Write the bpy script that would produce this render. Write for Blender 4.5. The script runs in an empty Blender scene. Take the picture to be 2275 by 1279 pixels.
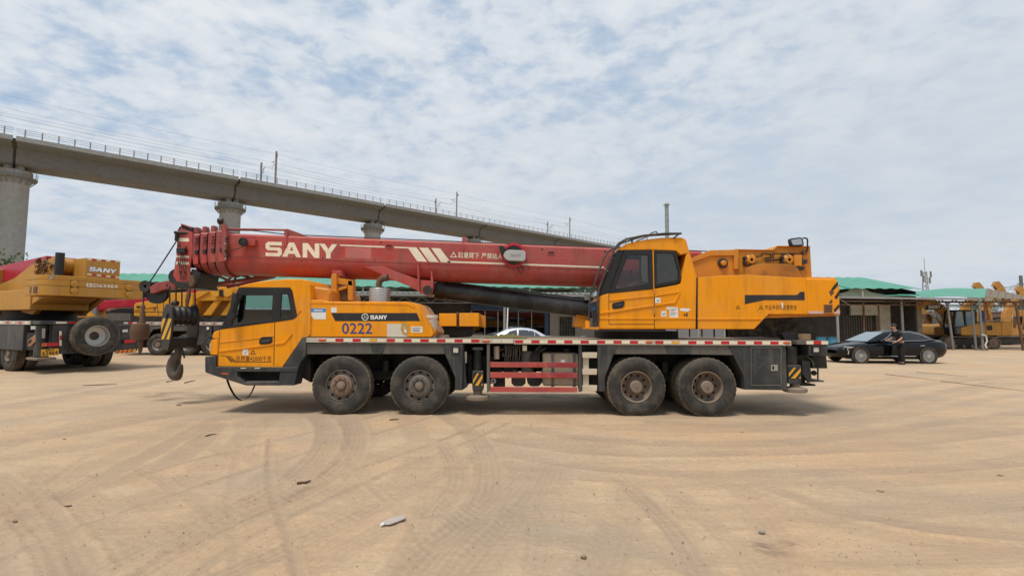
import bpy, bmesh, math, random
import numpy as np
from mathutils import Vector, Matrix, noise as mnoise

random.seed(7)
SC = bpy.context.scene
COL = SC.collection
R = math.radians

# ------------------------------------------------------------------ camera
F, CX, CY = 1116.0, 1137.5, 639.5          # focal length and centre, in photo pixels
H = 1.66                                   # eye height
TILT, ROLL = math.atan(80.5 / F), R(0.3)
M3 = (Matrix.Rotation(R(90) + TILT, 3, 'X') @ Matrix.Rotation(ROLL, 3, 'Z'))
cam_d = bpy.data.cameras.new('camera')
cam_d.sensor_fit = 'HORIZONTAL'
cam_d.sensor_width = 36.0
cam_d.lens = 36.0 * F / 2275.0
cam_d.clip_start, cam_d.clip_end = 0.05, 8000
cam = bpy.data.objects.new('camera', cam_d)
COL.objects.link(cam)
cam.matrix_world = Matrix.Translation((0, 0, H)) @ M3.to_4x4()
SC.camera = cam

# ------------------------------------------------------------------ light and exposure
SUN_EL, SUN_AZ = R(68), R(215)             # azimuth clockwise from +Y: behind the camera, to the left
sun_dir = Vector((math.sin(SUN_AZ) * math.cos(SUN_EL), math.cos(SUN_AZ) * math.cos(SUN_EL), math.sin(SUN_EL)))
sd = bpy.data.lights.new('sun', 'SUN')
sd.energy, sd.angle, sd.color = 2.5, R(15), (1.0, 0.93, 0.82)
so = bpy.data.objects.new('sun', sd)
COL.objects.link(so)
so.rotation_euler = sun_dir.to_track_quat('Z', 'Y').to_euler()

W = bpy.data.worlds.new('World')
SC.world = W
W.use_nodes = True
nt = W.node_tree
nt.nodes.clear()
def wn(t, **k):
    n = nt.nodes.new(t)
    for a, b in k.items():
        setattr(n, a, b)
    return n
def wl(a, b):
    nt.links.new(a, b)
def wmath(op, a, b=None, clamp=False):
    n = wn('ShaderNodeMath', operation=op, use_clamp=clamp)
    for i, v in enumerate((a, b)):
        if v is None:
            continue
        if isinstance(v, (int, float)):
            n.inputs[i].default_value = v
        else:
            wl(v, n.inputs[i])
    return n.outputs[0]
def wramp(fac, stops):
    n = wn('ShaderNodeValToRGB')
    e = n.color_ramp.elements
    while len(e) < len(stops):
        e.new(0.5)
    for i, (p, c) in enumerate(stops):
        e[i].position = p
        e[i].color = (c, c, c, 1) if isinstance(c, (int, float)) else (*c, 1)
    wl(fac, n.inputs[0])
    return n.outputs[0]
def wmix(f, a, b):
    n = wn('ShaderNodeMix', data_type='RGBA')
    for s, v in ((n.inputs[0], f), (n.inputs[6], a), (n.inputs[7], b)):
        if isinstance(v, tuple):
            s.default_value = (*v, 1)
        elif isinstance(v, (int, float)):
            s.default_value = v
        else:
            wl(v, s)
    return n.outputs[2]
sky = wn('ShaderNodeTexSky', sky_type='NISHITA', sun_disc=False)
sky.sun_elevation, sky.sun_rotation = SUN_EL, SUN_AZ
sky.air_density, sky.dust_density, sky.ozone_density = 1.0, 0.6, 1.0
tc = wn('ShaderNodeTexCoord')
sep = wn('ShaderNodeSeparateXYZ')
wl(tc.outputs['Generated'], sep.inputs[0])
dz = wmath('MAXIMUM', sep.outputs['Z'], 0.0)
den = wmath('ADD', dz, 0.16)
com = wn('ShaderNodeCombineXYZ')
wl(wmath('DIVIDE', sep.outputs['X'], den), com.inputs[0])
wl(wmath('DIVIDE', sep.outputs['Y'], den), com.inputs[1])
def wnoise(scale, detail, rough, dist, loc, rot=0.0, sx=1.0, sy=1.0):
    mp = wn('ShaderNodeMapping')
    mp.inputs['Location'].default_value = loc
    mp.inputs['Rotation'].default_value = (0, 0, rot)
    mp.inputs['Scale'].default_value = (sx, sy, 1)
    wl(com.outputs[0], mp.inputs[0])
    n = wn('ShaderNodeTexNoise')
    n.inputs['Scale'].default_value = scale
    n.inputs['Detail'].default_value = detail
    n.inputs['Roughness'].default_value = rough
    n.inputs['Distortion'].default_value = dist
    wl(mp.outputs[0], n.inputs['Vector'])
    return n.outputs['Fac']
n_big = wnoise(0.9, 3, 0.5, 0.2, (3.1, 1.2, 0), R(28), 0.9, 1.1)
n_puff = wnoise(4.2, 5, 0.52, 0.15, (0.4, 7.7, 0), R(35), 1.0, 1.0)
n_cell = wnoise(10.5, 6, 0.55, 0.25, (8.4, 1.7, 0), R(35), 1.0, 1.0)
n_fine = wnoise(22.0, 5, 0.6, 0.4, (5.0, 2.0, 2.0), R(20), 0.8, 1.2)
dens = wmath('ADD', wmath('ADD', wmath('MULTIPLY', n_big, 0.40), wmath('MULTIPLY', n_puff, 0.35)), wmath('ADD', wmath('MULTIPLY', n_cell, 0.42), wmath('MULTIPLY', n_fine, 0.08)))
cover = wramp(dens, [(0.475, 0.12), (0.555, 0.50), (0.62, 0.88), (0.71, 1.0)])
thick = wramp(wmath('ADD', wmath('MULTIPLY', n_puff, 0.45), wmath('ADD', wmath('MULTIPLY', n_cell, 0.5), wmath('MULTIPLY', n_fine, 0.2))), [(0.42, 0.0), (0.70, 1.0)])
cloud = wmix(thick, (5.5, 6.1, 6.8), (7.0, 7.3, 7.65))
# towards the horizon the cloud layers merge into an even pale grey
hz = wramp(wmath('SUBTRACT', dz, wmath('MULTIPLY', sep.outputs['X'], 0.20)), [(0.0, 1.0), (0.17, 0.90), (0.34, 0.48), (0.56, 0.0)])
skyb = wmix(0.65, sky.outputs[0], (3.1, 4.8, 7.0))
c1 = wmix(cover, skyb, cloud)
c2 = wmix(hz, c1, wmix(wramp(wmath('ADD', wmath('MULTIPLY', n_big, 0.6), wmath('MULTIPLY', n_puff, 0.4)), [(0.36, 0.0), (0.62, 1.0)]), (5.0, 5.7, 6.5), (6.0, 6.35, 6.8)))
bg = wn('ShaderNodeBackground')
bg.inputs['Strength'].default_value = 0.093
wl(c2, bg.inputs['Color'])
out = wn('ShaderNodeOutputWorld')
wl(bg.outputs[0], out.inputs[0])

vs = SC.view_settings
SC.display_settings.display_device = 'sRGB'
vs.view_transform, vs.look, vs.exposure, vs.gamma = 'Standard', 'None', 0.26, 1.0
vs.use_curve_mapping = False
SC.cycles.max_bounces = 8
SC.cycles.transparent_max_bounces = 16
SC.cycles.caustics_reflective = False
SC.cycles.caustics_refractive = False

# ------------------------------------------------------------------ pixel to place
def ray(px, py):
    return M3 @ Vector(((px - CX) / F, (CY - py) / F, -1.0))
def at(px, py, Y):
    "the point seen at a photo pixel that lies on the vertical plane Y"
    d = ray(px, py)
    return Vector((d.x * Y / d.y, Y, H + d.z * Y / d.y))
def on_ground(px, py, z=0.0):
    d = ray(px, py)
    s = (z - H) / d.z
    return Vector((d.x * s, d.y * s, z))
class Frame:
    "a turned local frame; hit() finds where a pixel's ray meets a local plane x = c or y = c"
    def __init__(self, o, rz):
        self.o, self.rz = Vector(o), rz
        self.inv = Matrix.Rotation(-rz, 3, 'Z')
    def hit(self, px, py, axis, c):
        o = self.inv @ (Vector((0, 0, H)) - self.o)
        d = self.inv @ ray(px, py)
        s = (c - o[axis]) / d[axis]
        return o + d * s

# ------------------------------------------------------------------ materials
MATS = {}
class NT:
    def __init__(self, name):
        self.m = bpy.data.materials.new(name)
        self.m.use_nodes = True
        self.t = self.m.node_tree
        self.t.nodes.clear()
        self.out = self.n('ShaderNodeOutputMaterial')
        self.b = self.n('ShaderNodeBsdfPrincipled')
        self.l(self.b.outputs[0], self.out.inputs[0])
        self.geo = self.n('ShaderNodeNewGeometry')
        MATS[name] = self.m
    def n(self, t, **k):
        x = self.t.nodes.new(t)
        for a, b in k.items():
            setattr(x, a, b)
        return x
    def l(self, a, b):
        self.t.links.new(a, b)
    def put(self, s, v):
        if isinstance(v, (tuple, list)):
            s.default_value = (*v, 1) if len(s.default_value) == 4 and len(v) == 3 else v
        elif isinstance(v, (int, float)):
            s.default_value = v
        else:
            self.l(v, s)
    def noise(self, scale=3, detail=5, rough=0.55, dist=0.0, stretch=None, loc=(0, 0, 0), vec=None):
        x = self.n('ShaderNodeTexNoise')
        for k, v in (('Scale', scale), ('Detail', detail), ('Roughness', rough), ('Distortion', dist)):
            x.inputs[k].default_value = v
        v = vec or self.geo.outputs['Position']
        if stretch or loc != (0, 0, 0):
            mp = self.n('ShaderNodeMapping')
            mp.inputs['Scale'].default_value = stretch or (1, 1, 1)
            mp.inputs['Location'].default_value = loc
            self.l(v, mp.inputs[0])
            v = mp.outputs[0]
        self.l(v, x.inputs['Vector'])
        return x.outputs['Fac']
    def ramp(self, f, stops, interp='LINEAR'):
        x = self.n('ShaderNodeValToRGB')
        x.color_ramp.interpolation = interp
        e = x.color_ramp.elements
        while len(e) < len(stops):
            e.new(0.5)
        for i, (p, c) in enumerate(stops):
            e[i].position = p
            e[i].color = (c, c, c, 1) if isinstance(c, (int, float)) else (*c[:3], 1)
        self.l(f, x.inputs[0])
        return x.outputs[0]
    def mix(self, f, a, b, mode='MIX'):
        x = self.n('ShaderNodeMix', data_type='RGBA', blend_type=mode)
        for s, v in ((x.inputs[0], f), (x.inputs[6], a), (x.inputs[7], b)):
            self.put(s, v)
        return x.outputs[2]
    def math(self, op, a, b=0.0, clamp=False):
        x = self.n('ShaderNodeMath', operation=op, use_clamp=clamp)
        self.put(x.inputs[0], a)
        self.put(x.inputs[1], b)
        return x.outputs[0]
    def bump(self, h, strength=0.3, dist=0.02, normal=None):
        x = self.n('ShaderNodeBump')
        x.inputs['Strength'].default_value = strength
        x.inputs['Distance'].default_value = dist
        self.l(h, x.inputs['Height'])
        if normal:
            self.l(normal, x.inputs['Normal'])
        return x.outputs[0]
    def fin(self, color=None, rough=None, metal=None, normal=None, spec=None, coat=None):
        for k, v in (('Base Color', color), ('Roughness', rough), ('Metallic', metal), ('Normal', normal), ('Specular IOR Level', spec), ('Coat Weight', coat)):
            if v is not None:
                self.put(self.b.inputs[k], v)
        return self.m

DUST = (0.34, 0.255, 0.17)
def paint(name, base, rough=0.45, var=0.12, dirt=DUST, damt=0.35, dscale=2.2, grime=None, gamt=0.3, metal=0.0, fade=None, famt=0.0, spec=0.4, bump=0.0, updust=0.5, dent=0.0, chips=None):
    "worn coat of paint: uneven colour, dust on the faces that look up, blotches of dirt, run-down streaks"
    t = NT(name)
    a = t.noise(1.3, 6, 0.6)
    c = t.mix(t.ramp(a, [(0.3, 0.0), (0.7, 1.0)]), tuple(x * (1 - var) for x in base), tuple(min(1, x * (1 + var)) for x in base))
    if fade:
        f = t.math('MULTIPLY', t.ramp(t.noise(0.9, 7, 0.62, 0.6, loc=(4, 9, 2)), [(0.47, 0.0), (0.56, 1.0)]), famt)
        c = t.mix(f, c, fade)
    if grime:
        g = t.ramp(t.noise(1.0, 6, 0.65, 0.0, stretch=(7, 7, 0.9), loc=(1, 2, 3)), [(0.5, 0.0), (0.74, 1.0)])
        c = t.mix(t.math('MULTIPLY', g, gamt), c, grime)
    d = t.ramp(t.noise(dscale, 9, 0.68, 0.4, loc=(7, 1, 5)), [(0.46, 0.0), (0.72, 1.0)])
    d = t.math('MULTIPLY', d, damt)
    sp = t.n('ShaderNodeSeparateXYZ')
    t.l(t.geo.outputs['Normal'], sp.inputs[0])
    up = t.math('MULTIPLY', t.ramp(sp.outputs['Z'], [(0.45, 0.0), (0.95, 1.0)]), updust)
    up = t.math('MULTIPLY', up, t.ramp(t.noise(3.5, 6, 0.6), [(0.3, 0.35), (0.7, 1.0)]))
    d = t.math('MAXIMUM', d, up)
    c = t.mix(d, c, dirt)
    if chips:
        ck = t.ramp(t.noise(7.0, 8, 0.72, 0.3, loc=(2, 8, 4)), [(0.66, 0.0), (0.70, 1.0)])
        c = t.mix(t.math('MULTIPLY', ck, 0.75), c, chips)
    r = t.math('ADD', t.math('MULTIPLY', d, 0.4), t.math('ADD', rough - 0.06, t.math('MULTIPLY', a, 0.12)), True)
    nrm = t.bump(t.noise(60, 3, 0.6), bump, 0.004) if bump else None
    if dent:
        nrm = t.bump(t.noise(2.6, 3, 0.5), dent, 0.03)
    return t.fin(c, r, metal, nrm, spec)

ORANGE = paint('orange_paint', (0.82, 0.305, 0.004), 0.42, 0.06, spec=0.25, damt=0.17, grime=(0.36, 0.14, 0.02), gamt=0.5, updust=0.4, dent=0.14, chips=(0.22, 0.10, 0.03))
ORANGE_DULL = paint('dull_orange_paint', (0.60, 0.225, 0.014), 0.5, 0.08, damt=0.25, grime=(0.3, 0.12, 0.02), gamt=0.4, updust=0.45)  # darker, duller version of the orange for inner and set-back parts
YELLOW_DULL = paint('dull_yellow_paint', (0.46, 0.225, 0.03), 0.55, 0.08, damt=0.3, grime=(0.22, 0.12, 0.04), gamt=0.4)
YELLOW = paint('yellow_paint', (0.66, 0.30, 0.018), 0.5, 0.08, damt=0.25, grime=(0.3, 0.16, 0.03), gamt=0.4)
YELLOW_OLD = paint('rusty_yellow_paint', (0.42, 0.20, 0.035), 0.6, 0.12, damt=0.45, grime=(0.16, 0.08, 0.03), gamt=0.6)
RED = paint('faded_red_paint', (0.385, 0.08, 0.075), 0.5, 0.12, fade=(0.45, 0.055, 0.042), famt=0.7, damt=0.22, spec=0.3, grime=(0.17, 0.05, 0.05), gamt=0.6, updust=0.22, dent=0.10, chips=(0.10, 0.03, 0.03))
RED_NEW = paint('bright_red_paint', (0.42, 0.012, 0.035), 0.4, 0.06, damt=0.08, updust=0.2)
RED_DARK = paint('worn_dark_red_paint', (0.30, 0.058, 0.055), 0.5, 0.15, damt=0.22, grime=(0.07, 0.03, 0.025), gamt=0.6)
RED_BAR = paint('pink_faded_red_paint', (0.42, 0.075, 0.062), 0.6, 0.08, fade=(0.24, 0.015, 0.035), famt=0.75, damt=0.2)
BLACK = paint('charcoal_paint', (0.030, 0.032, 0.036), 0.5, 0.2, dirt=(0.19, 0.165, 0.135), damt=0.38, grime=(0.12, 0.115, 0.105), gamt=0.65, updust=0.75)
BLACK_CLEAN = paint('satin_black_plastic', (0.014, 0.014, 0.015), 0.42, 0.2, dirt=(0.12, 0.11, 0.1), damt=0.12, updust=0.4)
GREYDARK = paint('dusty_fender_panel', (0.105, 0.098, 0.086), 0.62, 0.2, dirt=(0.17, 0.15, 0.12), damt=0.5, grime=(0.035, 0.035, 0.035), gamt=0.5)
CHASSIS = paint('grimy_chassis', (0.016, 0.0155, 0.015), 0.7, 0.3, dirt=(0.1, 0.082, 0.06), damt=0.5, updust=0.6)
GREASE = paint('oily_steel', (0.022, 0.020, 0.019), 0.45, 0.3, dirt=(0.09, 0.075, 0.06), damt=0.35, updust=0.35)
RUST = paint('brown_rust', (0.12, 0.062, 0.036), 0.8, 0.3, dirt=(0.2, 0.15, 0.11), damt=0.4)
STEEL = paint('bare_steel', (0.42, 0.41, 0.39), 0.38, 0.12, damt=0.25, metal=0.7)
ALU = paint('dusty_aluminium_edge', (0.50, 0.46, 0.40), 0.5, 0.1, damt=0.35, grime=(0.25, 0.2, 0.15), gamt=0.4, metal=0.2)
DECK = paint('dusty_deck_plate', (0.24, 0.19, 0.14), 0.8, 0.15, damt=0.5, updust=0.8)
RUBBER = paint('tyre_rubber', (0.036, 0.035, 0.033), 0.75, 0.2, dirt=(0.19, 0.155, 0.115), damt=0.55, dscale=3.5, updust=0.15, spec=0.3, bump=0.2)
RUBBER_TREAD = paint('dusty_tyre_tread', (0.085, 0.073, 0.058), 0.85, 0.25, dirt=(0.26, 0.205, 0.145), damt=0.6, dscale=4, updust=0.15, spec=0.2)
RIM_RUST = paint('rusty_wheel_steel', (0.20, 0.135, 0.10), 0.62, 0.25, dirt=(0.28, 0.22, 0.16), damt=0.55, dscale=6, updust=0.2, metal=0.2)
RIM_GREY = paint('grey_wheel_steel', (0.15, 0.135, 0.12), 0.55, 0.2, dirt=(0.24, 0.19, 0.14), damt=0.45, dscale=6, updust=0.2, metal=0.3)
RIM_TAN = paint('dust_caked_wheel', (0.20, 0.16, 0.125), 0.8, 0.2, dirt=(0.31, 0.235, 0.16), damt=0.6, dscale=5, updust=0.2)
RIM_SILVER = paint('silver_wheel', (0.45, 0.45, 0.44), 0.45, 0.08, damt=0.2, metal=0.5, updust=0.1)
CREAM = paint('cream_lettering', (0.76, 0.70, 0.55), 0.6, 0.08, dirt=(0.50, 0.33, 0.25), damt=0.4, dscale=5, updust=0.1)
WHITE = paint('white_paint', (0.78, 0.78, 0.76), 0.5, 0.05, damt=0.12, updust=0.2)
PLATEY = paint('plate_yellow', (0.72, 0.36, 0.02), 0.5, 0.05, damt=0.1, updust=0.1)
TAPE_R = paint('red_reflective_tape', (0.50, 0.014, 0.022), 0.35, 0.08, damt=0.12, updust=0.1)
TAPE_W = paint('cream_reflective_tape', (0.74, 0.69, 0.54), 0.4, 0.06, damt=0.2, updust=0.1)
HAZ_Y = paint('hazard_yellow', (0.70, 0.36, 0.02), 0.5, 0.1, damt=0.25, updust=0.2)
AMBER = paint('amber_lens', (0.55, 0.10, 0.02), 0.25, 0.1, damt=0.25, updust=0.1)
INK_B = paint('blue_ink', (0.035, 0.06, 0.21), 0.6, 0.06, damt=0.08, updust=0.0)
INK_K = paint('black_ink', (0.02, 0.02, 0.022), 0.5, 0.1, damt=0.08, updust=0.0)
INK_BR = paint('dark_brown_ink', (0.05, 0.025, 0.008), 0.5, 0.1, damt=0.1, updust=0.0)
TANK = paint('dust_covered_tank', (0.34, 0.285, 0.205), 0.75, 0.12, dirt=(0.42, 0.34, 0.24), damt=0.5, grime=(0.14, 0.11, 0.08), gamt=0.5)
STEPM = paint('dusty_aluminium_step', (0.58, 0.50, 0.38), 0.65, 0.1, damt=0.4)
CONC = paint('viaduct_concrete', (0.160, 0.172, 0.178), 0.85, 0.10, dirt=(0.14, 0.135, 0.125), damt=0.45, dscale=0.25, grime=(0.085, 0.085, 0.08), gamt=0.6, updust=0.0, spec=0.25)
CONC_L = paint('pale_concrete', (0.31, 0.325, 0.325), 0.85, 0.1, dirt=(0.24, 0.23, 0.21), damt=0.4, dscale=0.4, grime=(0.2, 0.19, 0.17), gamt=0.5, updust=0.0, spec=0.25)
CONC_D = paint('joint_shadow_gap', (0.03, 0.03, 0.03), 0.9)
GALV = paint('galvanised_steel', (0.30, 0.31, 0.31), 0.5, 0.1, damt=0.2, metal=0.4)
POLE = paint('grey_pole_paint', (0.17, 0.175, 0.17), 0.6, 0.15, damt=0.3)
ROOF_G = paint('green_roof_sheet', (0.07, 0.285, 0.205), 0.55, 0.14, dirt=(0.18, 0.30, 0.24), damt=0.6, dscale=0.7, grime=(0.04, 0.16, 0.11), gamt=0.5, updust=0.12)
ROOF_GREY = paint('grey_roof_sheet', (0.19, 0.21, 0.20), 0.7, 0.15, dirt=(0.12, 0.1, 0.08), damt=0.5, updust=0.1)
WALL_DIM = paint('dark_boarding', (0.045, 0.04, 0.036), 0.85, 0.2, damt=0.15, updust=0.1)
WALL_GREY = paint('grey_plaster', (0.30, 0.285, 0.25), 0.85, 0.06, damt=0.2, dscale=0.8)
WALL_WHITE = paint('pale_partition_panel', (0.60, 0.62, 0.62), 0.6, 0.04, damt=0.1)
PLASTER_OLD = paint('stained_old_plaster', (0.43, 0.39, 0.31), 0.9, 0.15, dirt=(0.2, 0.16, 0.11), damt=0.6, dscale=1.2)
BLUE = paint('dark_blue_frame', (0.02, 0.06, 0.15), 0.45, 0.1, damt=0.1)
BLUE_T = paint('blue_drum_paint', (0.03, 0.17, 0.27), 0.5, 0.1, damt=0.2)
CARD = paint('brown_cardboard', (0.25, 0.17, 0.10), 0.85, 0.1, damt=0.2)
CAR_BLACK = NT('black_car_paint').fin((0.004, 0.005, 0.007), 0.10, 0.0, None, 0.35, 0.0)
CAR_SILVER = NT('silver_car_paint').fin((0.56, 0.58, 0.62), 0.28, 0.3, None, 0.5, 0.5)
CHROME = NT('chrome').fin((0.75, 0.75, 0.76), 0.18, 0.95)
LAMPW = NT('clear_lamp_lens').fin((0.62, 0.60, 0.55), 0.25, 0.1)
MIRROR = NT('mirror_glass').fin((0.5, 0.5, 0.5), 0.08, 1.0)
SKIN = NT('skin').fin((0.42, 0.24, 0.165), 0.55)
HAIR = NT('black_hair').fin((0.008, 0.007, 0.007), 0.5)
CLOTH_K = paint('black_cloth', (0.012, 0.012, 0.014), 0.85, 0.2, damt=0.05, updust=0.03)
BUCKET_W = paint('white_bucket_plastic', (0.62, 0.60, 0.54), 0.55, 0.05, damt=0.3)
CLOD = paint('dry_earth_clod', (0.20, 0.125, 0.08), 0.95, 0.25, damt=0.4)
CLOTH_W = paint('pale_curtain', (0.42, 0.40, 0.36), 0.9, 0.15, damt=0.3, dscale=9)
YELLOW_VIVID = paint('lime_plastic', (0.55, 0.65, 0.06), 0.5, 0.05, damt=0.05)
PAPER = paint('paper_notice', (0.72, 0.72, 0.70), 0.7, 0.03, damt=0.08, updust=0)
PAPER_B = paint('blue_printed_paper', (0.05, 0.22, 0.50), 0.6, 0.05, damt=0.06, updust=0)
PAPER_T = paint('torn_paper', (0.62, 0.58, 0.48), 0.8, 0.08, damt=0.3, updust=0)
TARP = paint('green_camouflage_tarp', (0.16, 0.15, 0.04), 0.8, 0.3, dirt=(0.07, 0.06, 0.03), damt=0.6, dscale=9)
TWIG = paint('dry_twig', (0.10, 0.055, 0.035), 0.9, 0.2, damt=0.3)
STONE = paint('grey_stone', (0.22, 0.20, 0.17), 0.9, 0.2, damt=0.4)
BARK = paint('tree_bark', (0.12, 0.09, 0.065), 0.9, 0.2, damt=0.2)
def leafmat(name, a, b):
    t = NT(name)
    c = t.mix(t.ramp(t.noise(2.0, 4, 0.6), [(0.35, 0), (0.65, 1)]), a, b)
    return t.fin(c, 0.6, 0, None, 0.3)
LEAF = leafmat('leaf_green', (0.045, 0.075, 0.025), (0.09, 0.12, 0.045))
def glassmat(name, tint, refl=0.12, rough=0.03):
    t = NT(name)
    t.t.nodes.remove(t.b)
    tr = t.n('ShaderNodeBsdfTransparent')
    tr.inputs[0].default_value = (*tint, 1)
    gl = t.n('ShaderNodeBsdfGlossy')
    gl.inputs['Color'].default_value = (0.9, 0.95, 1, 1)
    gl.inputs['Roughness'].default_value = rough
    fr = t.n('ShaderNodeFresnel')
    fr.inputs[0].default_value = 1.45
    f = t.math('ADD', fr.outputs[0], refl - 0.04)
    mx = t.n('ShaderNodeMixShader')
    t.l(f, mx.inputs[0]); t.l(tr.outputs[0], mx.inputs[1]); t.l(gl.outputs[0], mx.inputs[2])
    t.l(mx.outputs[0], t.out.inputs[0])
    return t.m
GLASS = glassmat('clear_cab_glass', (0.80, 0.85, 0.83), 0.07)
GLASS_T = glassmat('tinted_glass', (0.10, 0.11, 0.12), 0.10)
GLASS_D = glassmat('dusty_cab_glass', (0.80, 0.80, 0.78), 0.05, 0.05)
GLASS_M = glassmat('mirror_film_glass', (0.20, 0.22, 0.22), 0.42, 0.02)

# ------------------------------------------------------------------ objects
OFF = {}
def props(o, label=None, cat=None, group=None, kind=None):
    for k, v in (('label', label), ('category', cat), ('group', group), ('kind', kind)):
        if v:
            o[k] = v
    return o
def thing(name, loc, label, cat, group=None, rz=0.0, local=False):
    "an Empty at the thing's base; its parts are given in world coordinates unless local"
    o = bpy.data.objects.new(name, None)
    COL.objects.link(o)
    o.empty_display_size = 0.2
    o.location = loc
    o.rotation_euler = (0, 0, rz)
    OFF[o.name] = Vector((0, 0, 0)) if local else Vector(loc)
    return props(o, label, cat, group)
def finish(me, m, smooth=True, angle=38):
    me.materials.append(m)
    if smooth:
        me.polygons.foreach_set('use_smooth', [True] * len(me.polygons))
        me.set_sharp_from_angle(angle=R(angle))
    me.update()
def mk(name, verts, faces, m, parent=None, bev=0.0, seg=2, smooth=True, angle=38, loc=None, recalc=True):
    off = (OFF[parent.name] if loc is None else Vector((0, 0, 0))) if parent else None   # with loc the shape is given about its own origin
    vs_ = [Vector(v) for v in verts]
    base = Vector((0, 0, 0))
    if parent is None:
        c = sum(vs_, Vector()) / len(vs_)
        base = Vector((c.x, c.y, min(v.z for v in vs_)))
        off = base
    bm = bmesh.new()
    bv = [bm.verts.new(v - off) for v in vs_]
    for f in faces:
        try:
            bm.faces.new([bv[i] for i in f])
        except ValueError:
            pass
    if recalc:
        bmesh.ops.recalc_face_normals(bm, faces=bm.faces)
    if bev > 0:
        ed = [e for e in bm.edges if len(e.link_faces) == 2 and e.calc_face_angle(0) > 0.45]
        bmesh.ops.bevel(bm, geom=ed, offset=bev, segments=seg, profile=0.5, affect='EDGES', clamp_overlap=True)
    me = bpy.data.meshes.new(name)
    bm.to_mesh(me)
    bm.free()
    finish(me, m, smooth, angle)
    o = bpy.data.objects.new(name, me)
    COL.objects.link(o)
    o.parent = parent
    o.location = base if parent is None else (loc or (0, 0, 0))
    OFF[o.name] = base if parent is None else (off if loc is None else Vector((0, 0, 0)))
    if bev > 0:
        w = o.modifiers.new('wn', 'WEIGHTED_NORMAL')
        w.keep_sharp = True
    return o
def copy(o, parent=None, loc=None, rot=None):
    c = o.copy()
    COL.objects.link(c)
    c.parent = parent if parent is not None else o.parent
    if loc is not None:
        c.location = loc
    if rot is not None:
        c.rotation_euler = rot
    OFF[c.name] = OFF.get(o.name, Vector())
    for ch in [x for x in bpy.data.objects if x.parent == o]:
        copy(ch, c)
    return c

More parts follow.
